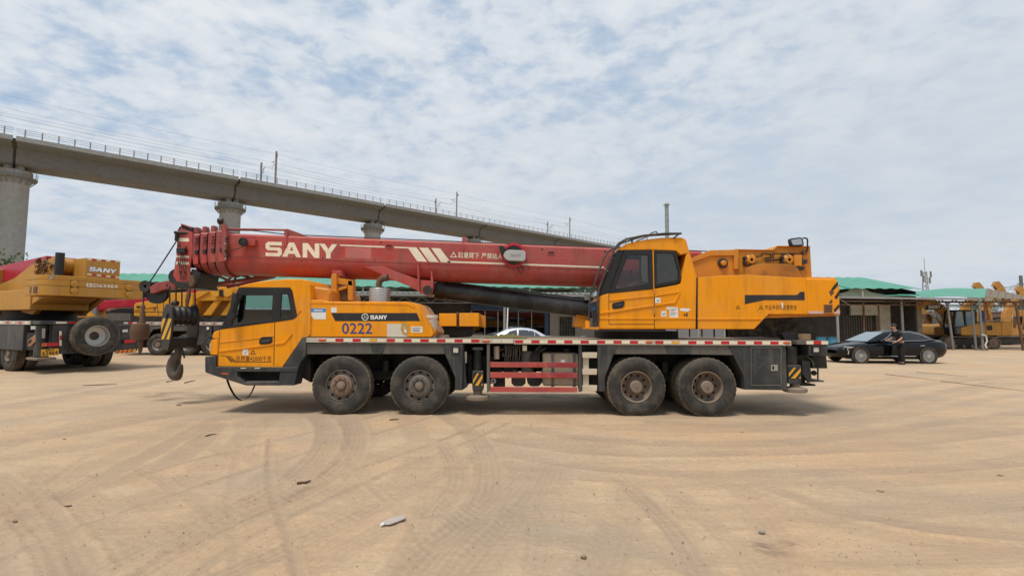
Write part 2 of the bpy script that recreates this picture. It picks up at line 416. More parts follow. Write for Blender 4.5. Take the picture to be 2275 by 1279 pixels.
class MB:
    "collects shapes for one mesh"
    def __init__(self):
        self.v, self.f = [], []
    def add(self, v, f):
        k = len(self.v)
        self.v += [Vector(x) for x in v]
        self.f += [tuple(i + k for i in q) for q in f]
        return self
    def extr(self, pts, vec):
        n = len(pts)
        vec = Vector(vec)
        v = [Vector(p) for p in pts] + [Vector(p) + vec for p in pts]
        f = [tuple(range(n)), tuple(range(2 * n - 1, n - 1, -1))]
        f += [(i, i + n, (i + 1) % n + n, (i + 1) % n) for i in range(n)]
        return self.add(v, f)
    def ring(self, outer, inner, vec):
        n = len(outer)
        vec = Vector(vec)
        v = [Vector(p) for p in outer] + [Vector(p) for p in inner]
        v += [p + vec for p in v]
        f = []
        for i in range(n):
            j = (i + 1) % n
            f += [(i, j, n + j, n + i), (2 * n + i, 3 * n + i, 3 * n + j, 2 * n + j), (i, 2 * n + i, 2 * n + j, j), (n + i, n + j, 3 * n + j, 3 * n + i)]
        return self.add(v, f)
    def box(self, x0, x1, y0, y1, z0, z1):
        v = [(x, y, z) for x in (x0, x1) for y in (y0, y1) for z in (z0, z1)]
        return self.add(v, [(0, 1, 3, 2), (4, 6, 7, 5), (0, 4, 5, 1), (2, 3, 7, 6), (0, 2, 6, 4), (1, 5, 7, 3)])
    def tube(self, pts, r, n=8, r2=None, caps=True, closed=False):
        P = [Vector(p) for p in pts]
        m = len(P)
        rs = r if isinstance(r, (list, tuple)) else [r + ((r2 if r2 is not None else r) - r) * i / max(1, m - 1) for i in range(m)]
        T = []
        for i in range(m):
            a = P[i] - P[i - 1] if i else (P[1] - P[0])
            b = P[i + 1] - P[i] if i < m - 1 else (P[-1] - P[-2])
            t = a.normalized() + b.normalized()
            T.append(t.normalized() if t.length > 1e-6 else b.normalized())
        up = Vector((0, 0, 1)) if abs(T[0].z) < 0.9 else Vector((0, 1, 0))
        x = T[0].cross(up).normalized()
        v, f = [], []
        for i in range(m):
            x = (x - T[i] * x.dot(T[i]))
            x = x.normalized() if x.length > 1e-6 else T[i].orthogonal().normalized()
            y = T[i].cross(x)
            for k in range(n):
                a = 2 * math.pi * k / n
                v.append(P[i] + (x * math.cos(a) + y * math.sin(a)) * rs[i])
        for i in range(m - 1):
            for k in range(n):
                q = (k + 1) % n
                f.append((i * n + k, i * n + q, i * n + n + q, i * n + n + k))
        if caps:
            f.append(tuple(range(n - 1, -1, -1)))
            f.append(tuple((m - 1) * n + k for k in range(n)))
        return self.add(v, f)
    def cyl(self, a, b, r, n=16, r2=None):
        return self.tube([a, b], r, n, r2)
    def bar(self, a, b, w, h=None):
        "square bar from a to b"
        a, b = Vector(a), Vector(b)
        t = (b - a).normalized()
        up = Vector((0, 0, 1)) if abs(t.z) < 0.95 else Vector((0, 1, 0))
        x = t.cross(up).normalized() * w / 2
        y = t.cross(x).normalized() * (h or w) / 2
        v = [a - x - y, a + x - y, a + x + y, a - x + y]
        return self.extr(v, b - a)
    def lathe(self, prof, c, n=48, axis='y', skip=None, mod=None, cap=False):
        "profile of (radius, along) turned about the axis through c"
        c = Vector(c)
        v, f = [], []
        m = len(prof)
        for i in range(n):
            a = 2 * math.pi * i / n
            for j, (r, s) in enumerate(prof):
                if mod:
                    r = mod(i, j, r)
                ca, sa = r * math.cos(a), r * math.sin(a)
                v.append(c + Vector((ca, s, sa) if axis == 'y' else (ca, sa, s) if axis == 'z' else (s, ca, sa)))
        for i in range(n):
            q = (i + 1) % n
            for j in range(m - 1):
                if skip and skip(i, j):
                    continue
                f.append((i * m + j, q * m + j, q * m + j + 1, i * m + j + 1))
        if cap:
            f.append(tuple(i * m for i in range(n)))
            f.append(tuple(i * m + m - 1 for i in range(n - 1, -1, -1)))
        return self.add(v, f)
    def ball(self, c, rx, ry=None, rz=None, n=12):
        ry, rz = ry or rx, rz or rx
        c = Vector(c)
        m = n // 2
        v = [c + Vector((0, 0, rz))]
        for i in range(1, m):
            p = math.pi * i / m
            for k in range(n):
                a = 2 * math.pi * k / n
                v.append(c + Vector((rx * math.sin(p) * math.cos(a), ry * math.sin(p) * math.sin(a), rz * math.cos(p))))
        v.append(c - Vector((0, 0, rz)))
        f = [(0, 1 + k, 1 + (k + 1) % n) for k in range(n)]
        for i in range(m - 2):
            for k in range(n):
                q = (k + 1) % n
                f.append((1 + i * n + k, 1 + i * n + n + k, 1 + i * n + n + q, 1 + i * n + q))
        l = len(v) - 1
        b = 1 + (m - 2) * n
        f += [(l, b + (k + 1) % n, b + k) for k in range(n)]
        return self.add(v, f)
    def build(self, name, m, parent=None, bev=0.0, **k):
        return mk(name, self.v, self.f, m, parent, bev, **k)

def prism(name, pts, y0, y1, m, parent=None, bev=0.008, **k):
    "outline in photo pixels, on the plane Y=y0, carried back to y1"
    return MB().extr([at(x, y, y0) for x, y in pts], (0, y1 - y0, 0)).build(name, m, parent, bev, **k)
def ringp(name, outer, inner, y0, y1, m, parent=None, bev=0.006, **k):
    return MB().ring([at(x, y, y0) for x, y in outer], [at(x, y, y0) for x, y in inner], (0, y1 - y0, 0)).build(name, m, parent, bev, **k)
def rect(x0, y0, x1, y1):
    return [(x0, y0), (x1, y0), (x1, y1), (x0, y1)]
def tubep(name, pts, r, m, parent=None, n=8, **k):
    "tube through (px, py, Y) points"
    return MB().tube([at(*p) for p in pts], r, n).build(name, m, parent, **k)

SANY_GLYPHS = [[(1.25, 1), (0.2, 1), (0, 0.85), (0, 0.55), (0.15, 0.4), (0.93, 0.4), (0.93, 0.24), (0, 0.24), (0, 0), (1.05, 0), (1.25, 0.15), (1.25, 0.47), (1.1, 0.62), (0.32, 0.62), (0.32, 0.76), (1.25, 0.76)],
    [(1.28, 0), (1.80, 1), (2.0, 1), (2.0, 0.74), (1.87, 0.44), (2.0, 0.44), (2.0, 0.22), (1.76, 0.22), (1.66, 0)],
    [(2.72, 0), (2.20, 1), (2.0, 1), (2.0, 0.74), (2.13, 0.44), (2.0, 0.44), (2.0, 0.22), (2.24, 0.22), (2.34, 0)],
    [(2.85, 0), (2.85, 1), (3.25, 1), (3.78, 0.42), (3.78, 1), (4.13, 1), (4.13, 0), (3.75, 0), (3.2, 0.6), (3.2, 0)],
    [(4.13, 1), (4.55, 1), (4.83, 0.64), (5.11, 1), (5.5, 1), (5.0, 0.36), (5.0, 0), (4.65, 0), (4.65, 0.36)]]
def quadmap(x0, y0, x1, y1, slope=0.0):
    "unit square (t up) to pixels, with a slope down to the right"
    return lambda s, t: (x0 + s * (x1 - x0), y1 + t * (y0 - y1) + slope * s * (x1 - x0))
def sany(name, mp, place, m, parent, thick, italic=0.0):
    "block lettering; place(px, py) gives the point, thick is the way it stands out"
    b = MB()
    for g in SANY_GLYPHS:
        b.extr([place(*mp((x + italic * y) / (5.5 + italic), y)) for x, y in g], thick)
    o = b.build(name, m, parent, smooth=False)
    o['kind'] = 'stuff'
    return o
_txt = {}
def text_mesh(s):
    "outline of a line of writing as unit-square points and triangles"
    if s not in _txt:
        cu = bpy.data.curves.new('t', 'FONT')
        cu.body = s
        cu.resolution_u = 3
        o = bpy.data.objects.new('t', cu)
        COL.objects.link(o)
        dg = bpy.context.evaluated_depsgraph_get()
        me = bpy.data.meshes.new_from_object(o.evaluated_get(dg))
        v = [(p.co.x, p.co.y) for p in me.vertices]
        f = [tuple(p.vertices) for p in me.polygons]
        bpy.data.objects.remove(o)
        bpy.data.curves.remove(cu)
        bpy.data.meshes.remove(me)
        x0, x1 = min(a for a, _ in v), max(a for a, _ in v)
        y0, y1 = min(b for _, b in v), max(b for _, b in v)
        _txt[s] = ([((a - x0) / (x1 - x0), (b - y0) / (y1 - y0)) for a, b in v], f)
    return _txt[s]
def text(name, s, mp, place, m, parent, bold=0.0):
    v, f = text_mesh(s)
    b = MB()
    b.add([place(*mp(x, y)) for x, y in v], f)
    if bold:
        for k, (dx, dy) in enumerate(((bold, 0), (-bold, 0), (0, bold), (0, -bold))):
            q = [place(*[a + d for a, d in zip(mp(x, y), (dx, dy))]) for x, y in v]
            q = [p + (p - Vector((0, 0, H))).normalized() * 0.0004 * (k + 1) for p in q]
            b.add(q, f)
    o = b.build(name, m, parent, smooth=False, recalc=False)
    o['kind'] = 'stuff'
    return o
def onY(Y):
    return lambda px, py: at(px, py, Y)
# ================================================================== ground
def poly_dist(X, Y, pts):
    "distance to a polyline, signed side offset and length along it"
    best = np.full(X.shape, 1e9)
    along = np.zeros(X.shape)
    side = np.zeros(X.shape)
    s0 = 0.0
    for a, b in zip(pts[:-1], pts[1:]):
        dx, dy = b[0] - a[0], b[1] - a[1]
        L = math.hypot(dx, dy)
        if L < 1e-6:
            continue
        t = np.clip(((X - a[0]) * dx + (Y - a[1]) * dy) / (L * L), 0, 1)
        ex, ey = X - (a[0] + t * dx), Y - (a[1] + t * dy)
        d = np.hypot(ex, ey)
        m = d < best
        best = np.where(m, d, best)
        along = np.where(m, s0 + t * L, along)
        side = np.where(m, (ex * dy - ey * dx) / L, side)
        s0 += L
    return best, side, along
def smooth_line(px):
    P = [on_ground(*p) for p in px]
    P = [P[0] * 2 - P[1]] + P + [P[-1] * 2 - P[-2]]
    o = []
    for i in range(1, len(P) - 2):
        for k in range(6):
            t = k / 6
            a, b, c, d = P[i - 1], P[i], P[i + 1], P[i + 2]
            q = 0.5 * ((2 * b) + (c - a) * t + (2 * a - 5 * b + 4 * c - d) * t * t + (3 * b - a - 3 * c + d) * t ** 3)
            o.append((q.x, q.y))
    o.append((P[-2].x, P[-2].y))
    return o
TRACKS = [  # photo pixels along the rut, half width in metres, depth, lug strength
    ([(705, 925), (728, 955), (722, 1000), (660, 1062), (590, 1105), (470, 1160), (330, 1225), (220, 1279)], 0.16, 0.012, 1.0),
    ([(775, 925), (790, 970), (770, 1020), (715, 1065), (640, 1105), (540, 1150), (420, 1205)], 0.17, 0.012, 1.0),
    ([(1085, 935), (960, 985), (820, 1035), (690, 1085), (560, 1140), (420, 1205), (300, 1279)], 0.05, 0.014, 0.3),
    ([(1160, 948), (1300, 972), (1500, 985), (1700, 985), (1900, 965), (2275, 915)], 0.17, 0.009, 0.6),
    ([(1120, 975), (1300, 1000), (1500, 1008), (1720, 1005), (1950, 990), (2275, 955)], 0.17, 0.009, 0.6),
    ([(1160, 1012), (1300, 1035), (1480, 1050), (1650, 1052), (1900, 1048), (2275, 1030)], 0.14, 0.010, 0.8),
    ([(-20, 1060), (40, 1110), (90, 1160), (135, 1215), (165, 1279)], 0.15, 0.010, 0.8),
    ([(70, 1075), (110, 1130), (155, 1190), (190, 1279)], 0.06, 0.007, 0.7),
    ([(1170, 1040), (1110, 1100), (1040, 1165), (960, 1225), (900, 1279)], 0.17, 0.011, 0.8),
    ([(1215, 1035), (1180, 1100), (1120, 1165), (1060, 1230), (1020, 1279)], 0.14, 0.010, 0.6),
    ([(985, 985), (1010, 1020), (1018, 1060), (1000, 1100), (960, 1140)], 0.13, 0.008, 0.9),
    ([(600, 975), (598, 1040), (606, 1100), (640, 1190), (662, 1279)], 0.05, 0.008, 0.4),
    ([(1080, 1000), (950, 1070), (800, 1145), (640, 1220), (500, 1279)], 0.12, 0.008, 0.5),
    ([(480, 930), (380, 985), (260, 1045), (120, 1120), (-40, 1200)], 0.15, 0.008, 0.5),
    ([(1380, 1060), (1420, 1100), (1500, 1180), (1560, 1279)], 0.10, 0.007, 0.8),
    ([(1450, 938), (1650, 945), (1850, 925), (2050, 880), (2200, 850)], 0.18, 0.008, 0.5),
    ([(1640, 905), (1760, 890), (1900, 872), (2100, 850), (2275, 835)], 0.16, 0.008, 0.5),
    ([(0, 905), (150, 880), (330, 850), (460, 830)], 0.2, 0.006, 0.3),
    ([(0, 985), (180, 960), (360, 925), (520, 900)], 0.2, 0.006, 0.3),
    ([(1700, 1080), (1850, 1130), (2050, 1170), (2275, 1190)], 0.12, 0.006, 0.4)]
def axis(bands):
    "graded steps: (to, step) bands outwards"
    a = [0.0]
    for to, st in bands:
        while a[-1] < to:
            a.append(a[-1] + st)
            st *= 1.0
    return a
xr = axis([(5.0, 0.017), (9.0, 0.04), (16, 0.12), (40, 0.8), (120, 8), (500, 60), (3000, 500)])
xs = np.array(sorted(set([-x for x in xr] + xr)))
yr = axis([(4.6, 0.017), (7.5, 0.04), (14, 0.1), (35, 0.7), (120, 8), (500, 60), (3000, 500)])
ys = np.array([-3000, -800, -200, -50, -10, -2, 1.0, 1.8] + [2.4 + y for y in yr])
GX, GY = np.meshgrid(xs, ys)
near = np.clip(1 - (np.hypot(GX, GY - 4) - 12) / 20, 0, 1)
def fbm(X, Y, sc, seed, oct=3):
    rs = np.random.RandomState(seed)
    z = np.zeros(X.shape)
    for o in range(oct):
        for _ in range(5):
            a = rs.uniform(0, 2 * math.pi)
            f = sc * 2 ** o * rs.uniform(0.7, 1.4)
            z += np.sin((X * math.cos(a) + Y * math.sin(a)) * f + rs.uniform(0, 6.28)) / 2 ** o / 5
    return z
GZ = (0.010 * fbm(GX, GY, 1.1, 3) + 0.0035 * fbm(GX, GY, 9.0, 5)) * near
rr_ = np.random.RandomState(2)
rough_ = rr_.randn(*GX.shape)
soft_ = sum(np.roll(np.roll(rr_.randn(*GX.shape) if (a == 0 and b == 0) else rough_, a, 0), b, 1) for a in (-1, 0, 1) for b in (-1, 0, 1)) / 3.0
patch_ = np.clip(0.35 + 0.9 * fbm(GX, GY, 0.8, 21), 0.05, 1.2)
closeup = np.clip(1 - (np.hypot(GX * 0.8, GY - 3) - 4.5) / 4, 0, 1)
GZ += (0.0012 * rough_ + 0.0026 * soft_) * patch_ * closeup
dark_patch = np.zeros(GX.shape)
for px, py, a, b in ((372, 874, 0.55, 0.28), (445, 876, 0.3, 0.2), (340, 880, 0.3, 0.15), (560, 880, 0.8, 0.4), (1180, 880, 2.5, 0.5), (1710, 1215, 0.16, 0.12), (1760, 1205, 0.1, 0.08)):  # oil stains by the hook, wide dark patches below cab and chassis, foreground spots
    g_ = on_ground(px, py)
    dark_patch = np.maximum(dark_patch, np.exp(-((GX - g_.x) / a) ** 2 - ((GY - g_.y) / b) ** 2))
tm = np.zeros(GX.shape)
def shifted(L, s):
    o = []
    for i, p in enumerate(L):
        a, b = L[max(0, i - 1)], L[min(len(L) - 1, i + 1)]
        dx, dy = b[0] - a[0], b[1] - a[1]
        q = math.hypot(dx, dy) or 1
        o.append((p[0] + dy / q * s, p[1] - dx / q * s))
    return o
ALL = []
for i, (px, hw, dep, lug) in enumerate(TRACKS):
    L = smooth_line(px)
    ALL.append((L, hw, dep, lug))
    for s_ in ((0.36, -0.9) if i % 2 else (-0.38, 1.1)):
        ALL.append((shifted(L, s_), hw * 1.1, dep * 0.45, lug * 0.45))
    ALL.append((shifted(L, 2.05 if i % 3 else -2.05), hw, dep * 0.5, lug * 0.5))
for L, hw, dep, lug in ALL:
    pad = hw * 2.2 + 0.1
    i0, i1 = np.searchsorted(xs, (min(p[0] for p in L) - pad, max(p[0] for p in L) + pad))
    j0, j1 = np.searchsorted(ys, (min(p[1] for p in L) - pad, max(p[1] for p in L) + pad))
    if i1 - i0 < 2 or j1 - j0 < 2:
        continue
    W_ = (slice(j0, j1), slice(i0, i1))
    d, s, al = poly_dist(GX[W_], GY[W_], L)
    q = d / hw
    rut = np.clip(1.15 - q, 0, 1)
    rut = rut * rut * (3 - 2 * rut)
    berm = np.exp(-((q - 1.25) / 0.22) ** 2)
    wob = 0.75 + 0.35 * fbm(al, al * 0 + hw * 9, 2.0, 11)
    GZ[W_] += near[W_] * wob * (-dep * 1.2 * rut + dep * 1.1 * berm)
    m = np.clip((1.2 - q) * 4, 0, 1) * lug * np.clip(wob, 0, 1.2)
    # tread blocks pressed into the rut, where the ground is seen close up
    tread = np.clip(1.6 * np.sin(al * 66 + np.abs(s) * 30), -1, 1) + 0.7 * np.clip(1.5 * np.sin(s * 80), -1, 1)
    wear = np.clip(0.55 + 1.1 * fbm(GX[W_], GY[W_], 1.7, 31, 2), 0, 1)
    GZ[W_] += 0.0048 * tread * m * wear * closeup[W_]
    tone = np.clip((1.25 - q) * 2.2, 0, 1) * np.clip(0.35 + wob * 0.7, 0, 1) * (1.0 if dep > 0.0055 else 0.6) * (0.8 + 0.2 * np.clip(np.sin(s * 90), -1, 1))
    tm[W_] = np.maximum(tm[W_], tone)
ny, nx = GX.shape
gv = np.stack([GX.ravel(), GY.ravel(), GZ.ravel()], 1)
idx = np.arange(nx * ny).reshape(ny, nx)
gf = np.stack([idx[:-1, :-1], idx[:-1, 1:], idx[1:, 1:], idx[1:, :-1]], -1).reshape(-1, 4)
gme = bpy.data.meshes.new('ground')
gme.vertices.add(len(gv)); gme.vertices.foreach_set('co', gv.ravel())
gme.loops.add(gf.size); gme.loops.foreach_set('vertex_index', gf.ravel())
gme.polygons.add(len(gf)); gme.polygons.foreach_set('loop_start', np.arange(0, gf.size, 4))
for nm, arr in (('track_mask', tm), ('dark_patch', dark_patch)):
    at_ = gme.attributes.new(nm, 'FLOAT', 'POINT')
    at_.data.foreach_set('value', arr.ravel().astype(np.float32))
gme.update(calc_edges=True)
gme.polygons.foreach_set('use_smooth', [True] * len(gme.polygons))
ground = bpy.data.objects.new('ground', gme)
COL.objects.link(ground)
ground['kind'] = 'structure'
def sandmat():
    t = NT('packed_sandy_earth')
    P = t.geo.outputs['Position']
    def attr(n):
        return t.n('ShaderNodeAttribute', attribute_name=n).outputs['Fac']
    mask = attr('track_mask')
    big = t.noise(0.22, 6, 0.6, 0.6)
    mid = t.noise(1.1, 8, 0.65, 0.3, stretch=(0.8, 1.4, 1))
    fine = t.noise(14, 8, 0.7)
    grit = t.noise(95, 3, 0.7)
    c = t.mix(t.ramp(big, [(0.32, 0), (0.68, 1)]), (0.52, 0.372, 0.235), (0.55, 0.425, 0.29))
    c = t.mix(t.math('MULTIPLY', t.ramp(mid, [(0.45, 0), (0.7, 1)]), 0.7), c, (0.45, 0.325, 0.21))
    c = t.mix(t.math('MULTIPLY', t.ramp(t.noise(0.5, 7, 0.6, 0.8, loc=(3, 8, 0)), [(0.47, 0), (0.62, 1)]), 0.75), c, (0.55, 0.36, 0.215))
    c = t.mix(t.math('MULTIPLY', t.ramp(t.noise(0.35, 7, 0.66, 0.5, loc=(13, 4, 0)), [(0.48, 0), (0.66, 1)]), 0.95), c, (0.385, 0.315, 0.24))
    # scuffed streaks, drawn out along the way the lorries turn
    c = t.mix(t.math('MULTIPLY', t.ramp(t.noise(1.0, 7, 0.66, 0.5, stretch=(0.5, 3.6, 1), loc=(2, 5, 0)), [(0.46, 0), (0.68, 1)]), 0.62), c, (0.385, 0.28, 0.185))
    c = t.mix(t.math('MULTIPLY', t.ramp(t.noise(4.0, 8, 0.72, 0.8, loc=(5, 5, 0)), [(0.44, 0), (0.66, 1)]), 0.42), c, (0.42, 0.31, 0.205))
    c = t.mix(t.math('MULTIPLY', t.ramp(fine, [(0.42, 0), (0.62, 1)]), 0.34), c, (0.37, 0.265, 0.17))
    c = t.mix(t.math('MULTIPLY', t.ramp(t.noise(34, 5, 0.75, loc=(1, 1, 0)), [(0.55, 0), (0.64, 1)]), 0.38), c, (0.27, 0.185, 0.115))
    c = t.mix(t.math('MULTIPLY', t.ramp(t.noise(26, 5, 0.75, loc=(9, 4, 0)), [(0.55, 0), (0.66, 1)]), 0.30), c, (0.68, 0.54, 0.385))
    tk = t.math('MULTIPLY', t.math('MULTIPLY', mask, 0.95, True), t.ramp(t.noise(1.4, 6, 0.65, loc=(17, 2, 0)), [(0.3, 0.4), (0.65, 1.0)]))
    c = t.mix(tk, c, (0.325, 0.245, 0.175))
    st = t.ramp(t.noise(1.6, 8, 0.7, 0.8, loc=(21, 3, 0)), [(0.68, 0), (0.76, 1)])
    c = t.mix(t.math('MULTIPLY', st, 0.5), c, (0.20, 0.145, 0.105))
    sm = t.math('MULTIPLY', attr('dark_patch'), t.ramp(t.noise(3.0, 8, 0.7, 0.6, loc=(4, 4, 0)), [(0.40, 0), (0.58, 1)]))
    c = t.mix(t.math('MULTIPLY', sm, 0.85), c, (0.14, 0.11, 0.085))
    h = t.math('ADD', t.math('MULTIPLY', fine, 0.5), t.math('MULTIPLY', grit, 0.35))
    h = t.math('ADD', h, t.math('MULTIPLY', t.noise(3.5, 6, 0.65, 0.5, stretch=(0.7, 1.6, 1)), 1.1))
    n1 = t.bump(h, 0.85, 0.03)
    return t.fin(c, 0.92, 0, n1, 0.2)
gme.materials.append(sandmat())

# ================================================================== railway viaduct
VD = Vector((0.736, 0.677, 0)).normalized()          # along the line
VN = Vector((VD.y, -VD.x, 0))                        # towards the camera
V0 = Vector((-83.9, 83.0, 0))                        # first pier, on the line's centre
SPAN = 32.7
ZT = 31.0                                            # top of the deck slab
# cross-section, (towards the camera, height below the deck top)
SECT = [(6.1, 0.0), (6.1, -0.55), (5.9, -0.62), (3.35, -1.05), (2.75, -3.25), (2.3, -3.5), (-2.3, -3.5), (-2.75, -3.25), (-3.35, -1.05), (-5.9, -0.62), (-6.1, -0.55), (-6.1, 0.0)]
VIAD = thing('railway_viaduct', V0, 'long grey concrete railway viaduct on round piers crossing behind the cranes', 'viaduct')
g = MB()
L = SPAN - 0.35
n = len(SECT)
v = [VN * a + Vector((0, 0, b)) - VD * L / 2 for a, b in SECT] + [VN * a + Vector((0, 0, b)) + VD * L / 2 for a, b in SECT]
OFF['_'] = Vector()
girder0 = None
post_b = MB().box(-0.07, 0.07, -0.07, 0.07, 0.0, 1.25)
pst0 = None
for i in range(-1, 12):
    c = VD * SPAN * (i + 0.5) + Vector((0, 0, ZT))
    if girder0 is None:
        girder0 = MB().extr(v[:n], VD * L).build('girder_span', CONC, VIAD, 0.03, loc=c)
        pw_ = L / 16 - 0.02
        par = MB().extr([VN * a + Vector((0, 0, b)) - VD * pw_ / 2 for a, b in ((6.22, -0.42), (6.22, 0.34), (5.95, 0.34), (5.95, 0.002), (6.103, 0.002), (6.103, -0.42))], VD * pw_)
        pn0 = None
        for k in range(16):
            p = VD * ((k + 0.5) / 16 - 0.5) * L
            if pn0 is None:
                pn0 = par.build('parapet_panel', CONC_L, girder0, 0.015, loc=p)
            else:
                copy(pn0, girder0, p)
        rl = MB()
        for z in (0.85, 1.2, 1.53):
            rl.bar(VN * 6.1 + Vector((0, 0, z)) - VD * L / 2, VN * 6.1 + Vector((0, 0, z)) + VD * L / 2, 0.045)
        rr = rl.build('hand_rail', GALV, girder0)
        rr['kind'] = 'stuff'
        for k in range(16):
            p = VN * 6.1 + VD * ((k + 0.5) / 16 - 0.5) * L + Vector((0, 0, 0.34))
            if pst0 is None:
                pst0 = post_b.build('railing_post', GALV, girder0, loc=p)
            else:
                copy(pst0, girder0, p)
        gsrc = girder0
    else:
        copy(gsrc, VIAD, c)
JNT = [(a * 0.985, b * 0.97 - 0.05) for a, b in SECT]
pier0 = None
for i in range(0, 12):
    c = VD * SPAN * i
    if pier0 is None:
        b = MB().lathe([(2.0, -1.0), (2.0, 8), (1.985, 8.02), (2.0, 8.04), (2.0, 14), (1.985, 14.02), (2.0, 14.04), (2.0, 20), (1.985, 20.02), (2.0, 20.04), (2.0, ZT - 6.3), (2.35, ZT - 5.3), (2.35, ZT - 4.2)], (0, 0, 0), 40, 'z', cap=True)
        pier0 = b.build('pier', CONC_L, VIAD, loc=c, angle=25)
        ws = MB().ring([Vector((2.95 * math.cos(a), 2.95 * math.sin(a), ZT - 5.5)) for a in [k * math.pi / 16 for k in range(32)]], [Vector((2.30 * math.cos(a), 2.30 * math.sin(a), ZT - 5.5)) for a in [k * math.pi / 16 for k in range(32)]], (0, 0, 0.28))
        ws.build('inspection_walkway', POLE, pier0)
        br = MB()
        for k in range(16):
            a = k * math.pi / 8
            u_ = Vector((math.cos(a), math.sin(a), 0))
            br.bar(u_ * 2.1 + Vector((0, 0, ZT - 6.4)), u_ * 2.9 + Vector((0, 0, ZT - 5.52)), 0.12)
            br.bar(u_ * 2.9 + Vector((0, 0, ZT - 5.2)), u_ * 2.9 + Vector((0, 0, ZT - 4.2)), 0.06)
        w = br.build('walkway_bracket', POLE, pier0)
        w['kind'] = 'stuff'
        bb = MB()
        for s in (-1, 1):
            for e in (-0.7, 0.7):
                q = VN * s * 1.3 + VD * e
                bb.box(q.x - 0.4, q.x + 0.4, q.y - 0.4, q.y + 0.4, ZT - 4.21, ZT - 3.49)
        MB().extr([VN * a + VD * -0.3 + Vector((0, 0, ZT + b)) for a, b in JNT], VD * 0.6).build('expansion_joint', CONC_D, pier0)
        w = bb.build('bearing_block', CONC_L, pier0)
        w['kind'] = 'stuff'
    else:
        copy(pier0, VIAD, c)
# overhead line masts in pairs, one on each side of the deck
mast_pos = []
k0 = None
def solve_mast(px, side):
    "place along the line where a mast on that side is seen at pixel column px"
    u = (px - CX) / F
    o = V0 + VN * side
    return (u * o.y - o.x) / (VD.x - u * VD.y)
sA = solve_mast(601, 5.2)
sB = solve_mast(1012, 5.2)
step = (sB - sA)
names = ['nearest overhead line mast above the boom head, front of the viaduct', 'overhead line mast above the boom middle, front of the viaduct', 'overhead line mast left of the operator cab roof, front of the viaduct', 'far overhead line mast above the operator cab guard, front of the viaduct']
names2 = ['nearest overhead line mast above the boom head, far edge of the viaduct', 'overhead line mast above the boom middle, far edge of the viaduct', 'overhead line mast left of the operator cab roof, far edge of the viaduct', 'far overhead line mast above the operator cab guard, far edge of the viaduct']
proto = {}
for i in range(-1, 5):
    for side, nm in ((5.2, names), (-5.2, names2)):
        p = V0 + VD * (sA + step * i) + VN * side + Vector((0, 0, ZT))
        sg = 1 if side > 0 else -1
        mast_pos.append((i, side, p))
        if i < 0 or i > 3:
            continue
        T = thing('catenary_mast', p, nm[i], 'mast', 'overhead line masts on the viaduct', local=True)
        if side not in proto:
            MB().box(-0.16, 0.16, -0.13, 0.13, 0, 7.6).build('post', POLE, T)
            inw = -VN * sg
            MB().tube([Vector((0, 0, 5.6)), inw * 2.9 + Vector((0, 0, 5.9))], 0.05, 6).build('cantilever_arm', POLE, T)
            MB().tube([Vector((0, 0, 4.3)), inw * 2.4 + Vector((0, 0, 5.85))], 0.05, 6).build('diagonal_strut', POLE, T)
            MB().tube([inw * 1.2 + Vector((0, 0, 4.9)), inw * 2.9 + Vector((0, 0, 4.75))], 0.035, 6).build('steady_arm', POLE, T)
            MB().tube([Vector((0, 0, 6.9)), VN * sg * 0.55 + Vector((0, 0, 6.9))], 0.05, 6).build('feeder_bracket', POLE, T)
            MB().lathe([(0.05, 0), (0.14, 0.1), (0.06, 0.2), (0.14, 0.3), (0.06, 0.4), (0.14, 0.5), (0.05, 0.6)], VN * sg * 0.55 + Vector((0, 0, 6.25)), 8, 'z').build('insulator', RUST, T)
            proto[side] = T
        else:
            for ch in [x for x in bpy.data.objects if x.parent == proto[side]]:
                copy(ch, T)
wire_defs = [('feeder wire along the front mast tops above the viaduct', 5.2, 5.75, 6.85, 0.35), ('messenger wire over the front track of the viaduct', 2.4, 2.4, 5.9, 0.6), ('contact wire over the front track of the viaduct', 2.4, 2.4, 4.75, 0.05),
             ('messenger wire over the far track of the viaduct', -2.4, -2.4, 5.9, 0.6), ('contact wire over the far track of the viaduct', -2.4, -2.4, 4.75, 0.05), ('feeder wire along the far mast tops above the viaduct', -5.2, -5.75, 6.85, 0.35)]
for lb, _s, off, zz, sag in wire_defs:
    pts = []
    for i in range(-4, 8):
        a = V0 + VD * (sA + step * i) + VN * off + Vector((0, 0, ZT + zz))
        for k in range(6):
            t = k / 6
            pts.append(a + VD * step * t - Vector((0, 0, sag * 4 * t * (1 - t))))
    props(MB().tube(pts, 0.021, 5).build('overhead_wire', GALV), lb, 'overhead wire', 'overhead line wires along the viaduct')

# ================================================================== sheds
def corrugated(pts4, name, m, parent, pitch=0.76, h=0.05, thick=0.02, nu=None):
    "corrugated sheet: corners eave-left, eave-right, top-right, top-left; ridges run up the slope"
    a, b, c, d = [Vector(p) for p in pts4]
    N = ((b - a).cross(d - a)).normalized()
    if N.z < 0:
        N = -N
    n = max(4, int((b - a).length / pitch) * 4)
    top, bot = [], []
    for i in range(n + 1):
        s = i / n
        z = h if i % 4 in (1, 2) else 0
        top.append(a + (b - a) * s + N * z)
        bot.append(d + (c - d) * s + N * z)
    vv = top + bot + [p - N * thick for p in top] + [p - N * thick for p in bot]
    k = n + 1
    ff = [(i, i + 1, k + i + 1, k + i) for i in range(n)] + [(2 * k + i, 3 * k + i, 3 * k + i + 1, 2 * k + i + 1) for i in range(n)]
    ff += [(i, 2 * k + i, 2 * k + i + 1, i + 1) for i in range(n)]
    return mk(name, vv, ff, m, parent, smooth=False)
EY, RY, WY, LY = 37.0, 42.6, 38.0, 34.2      # eave, ridge, front wall and lean-to edge
EZ, RZ, LZ = 4.42, 5.75, 3.72
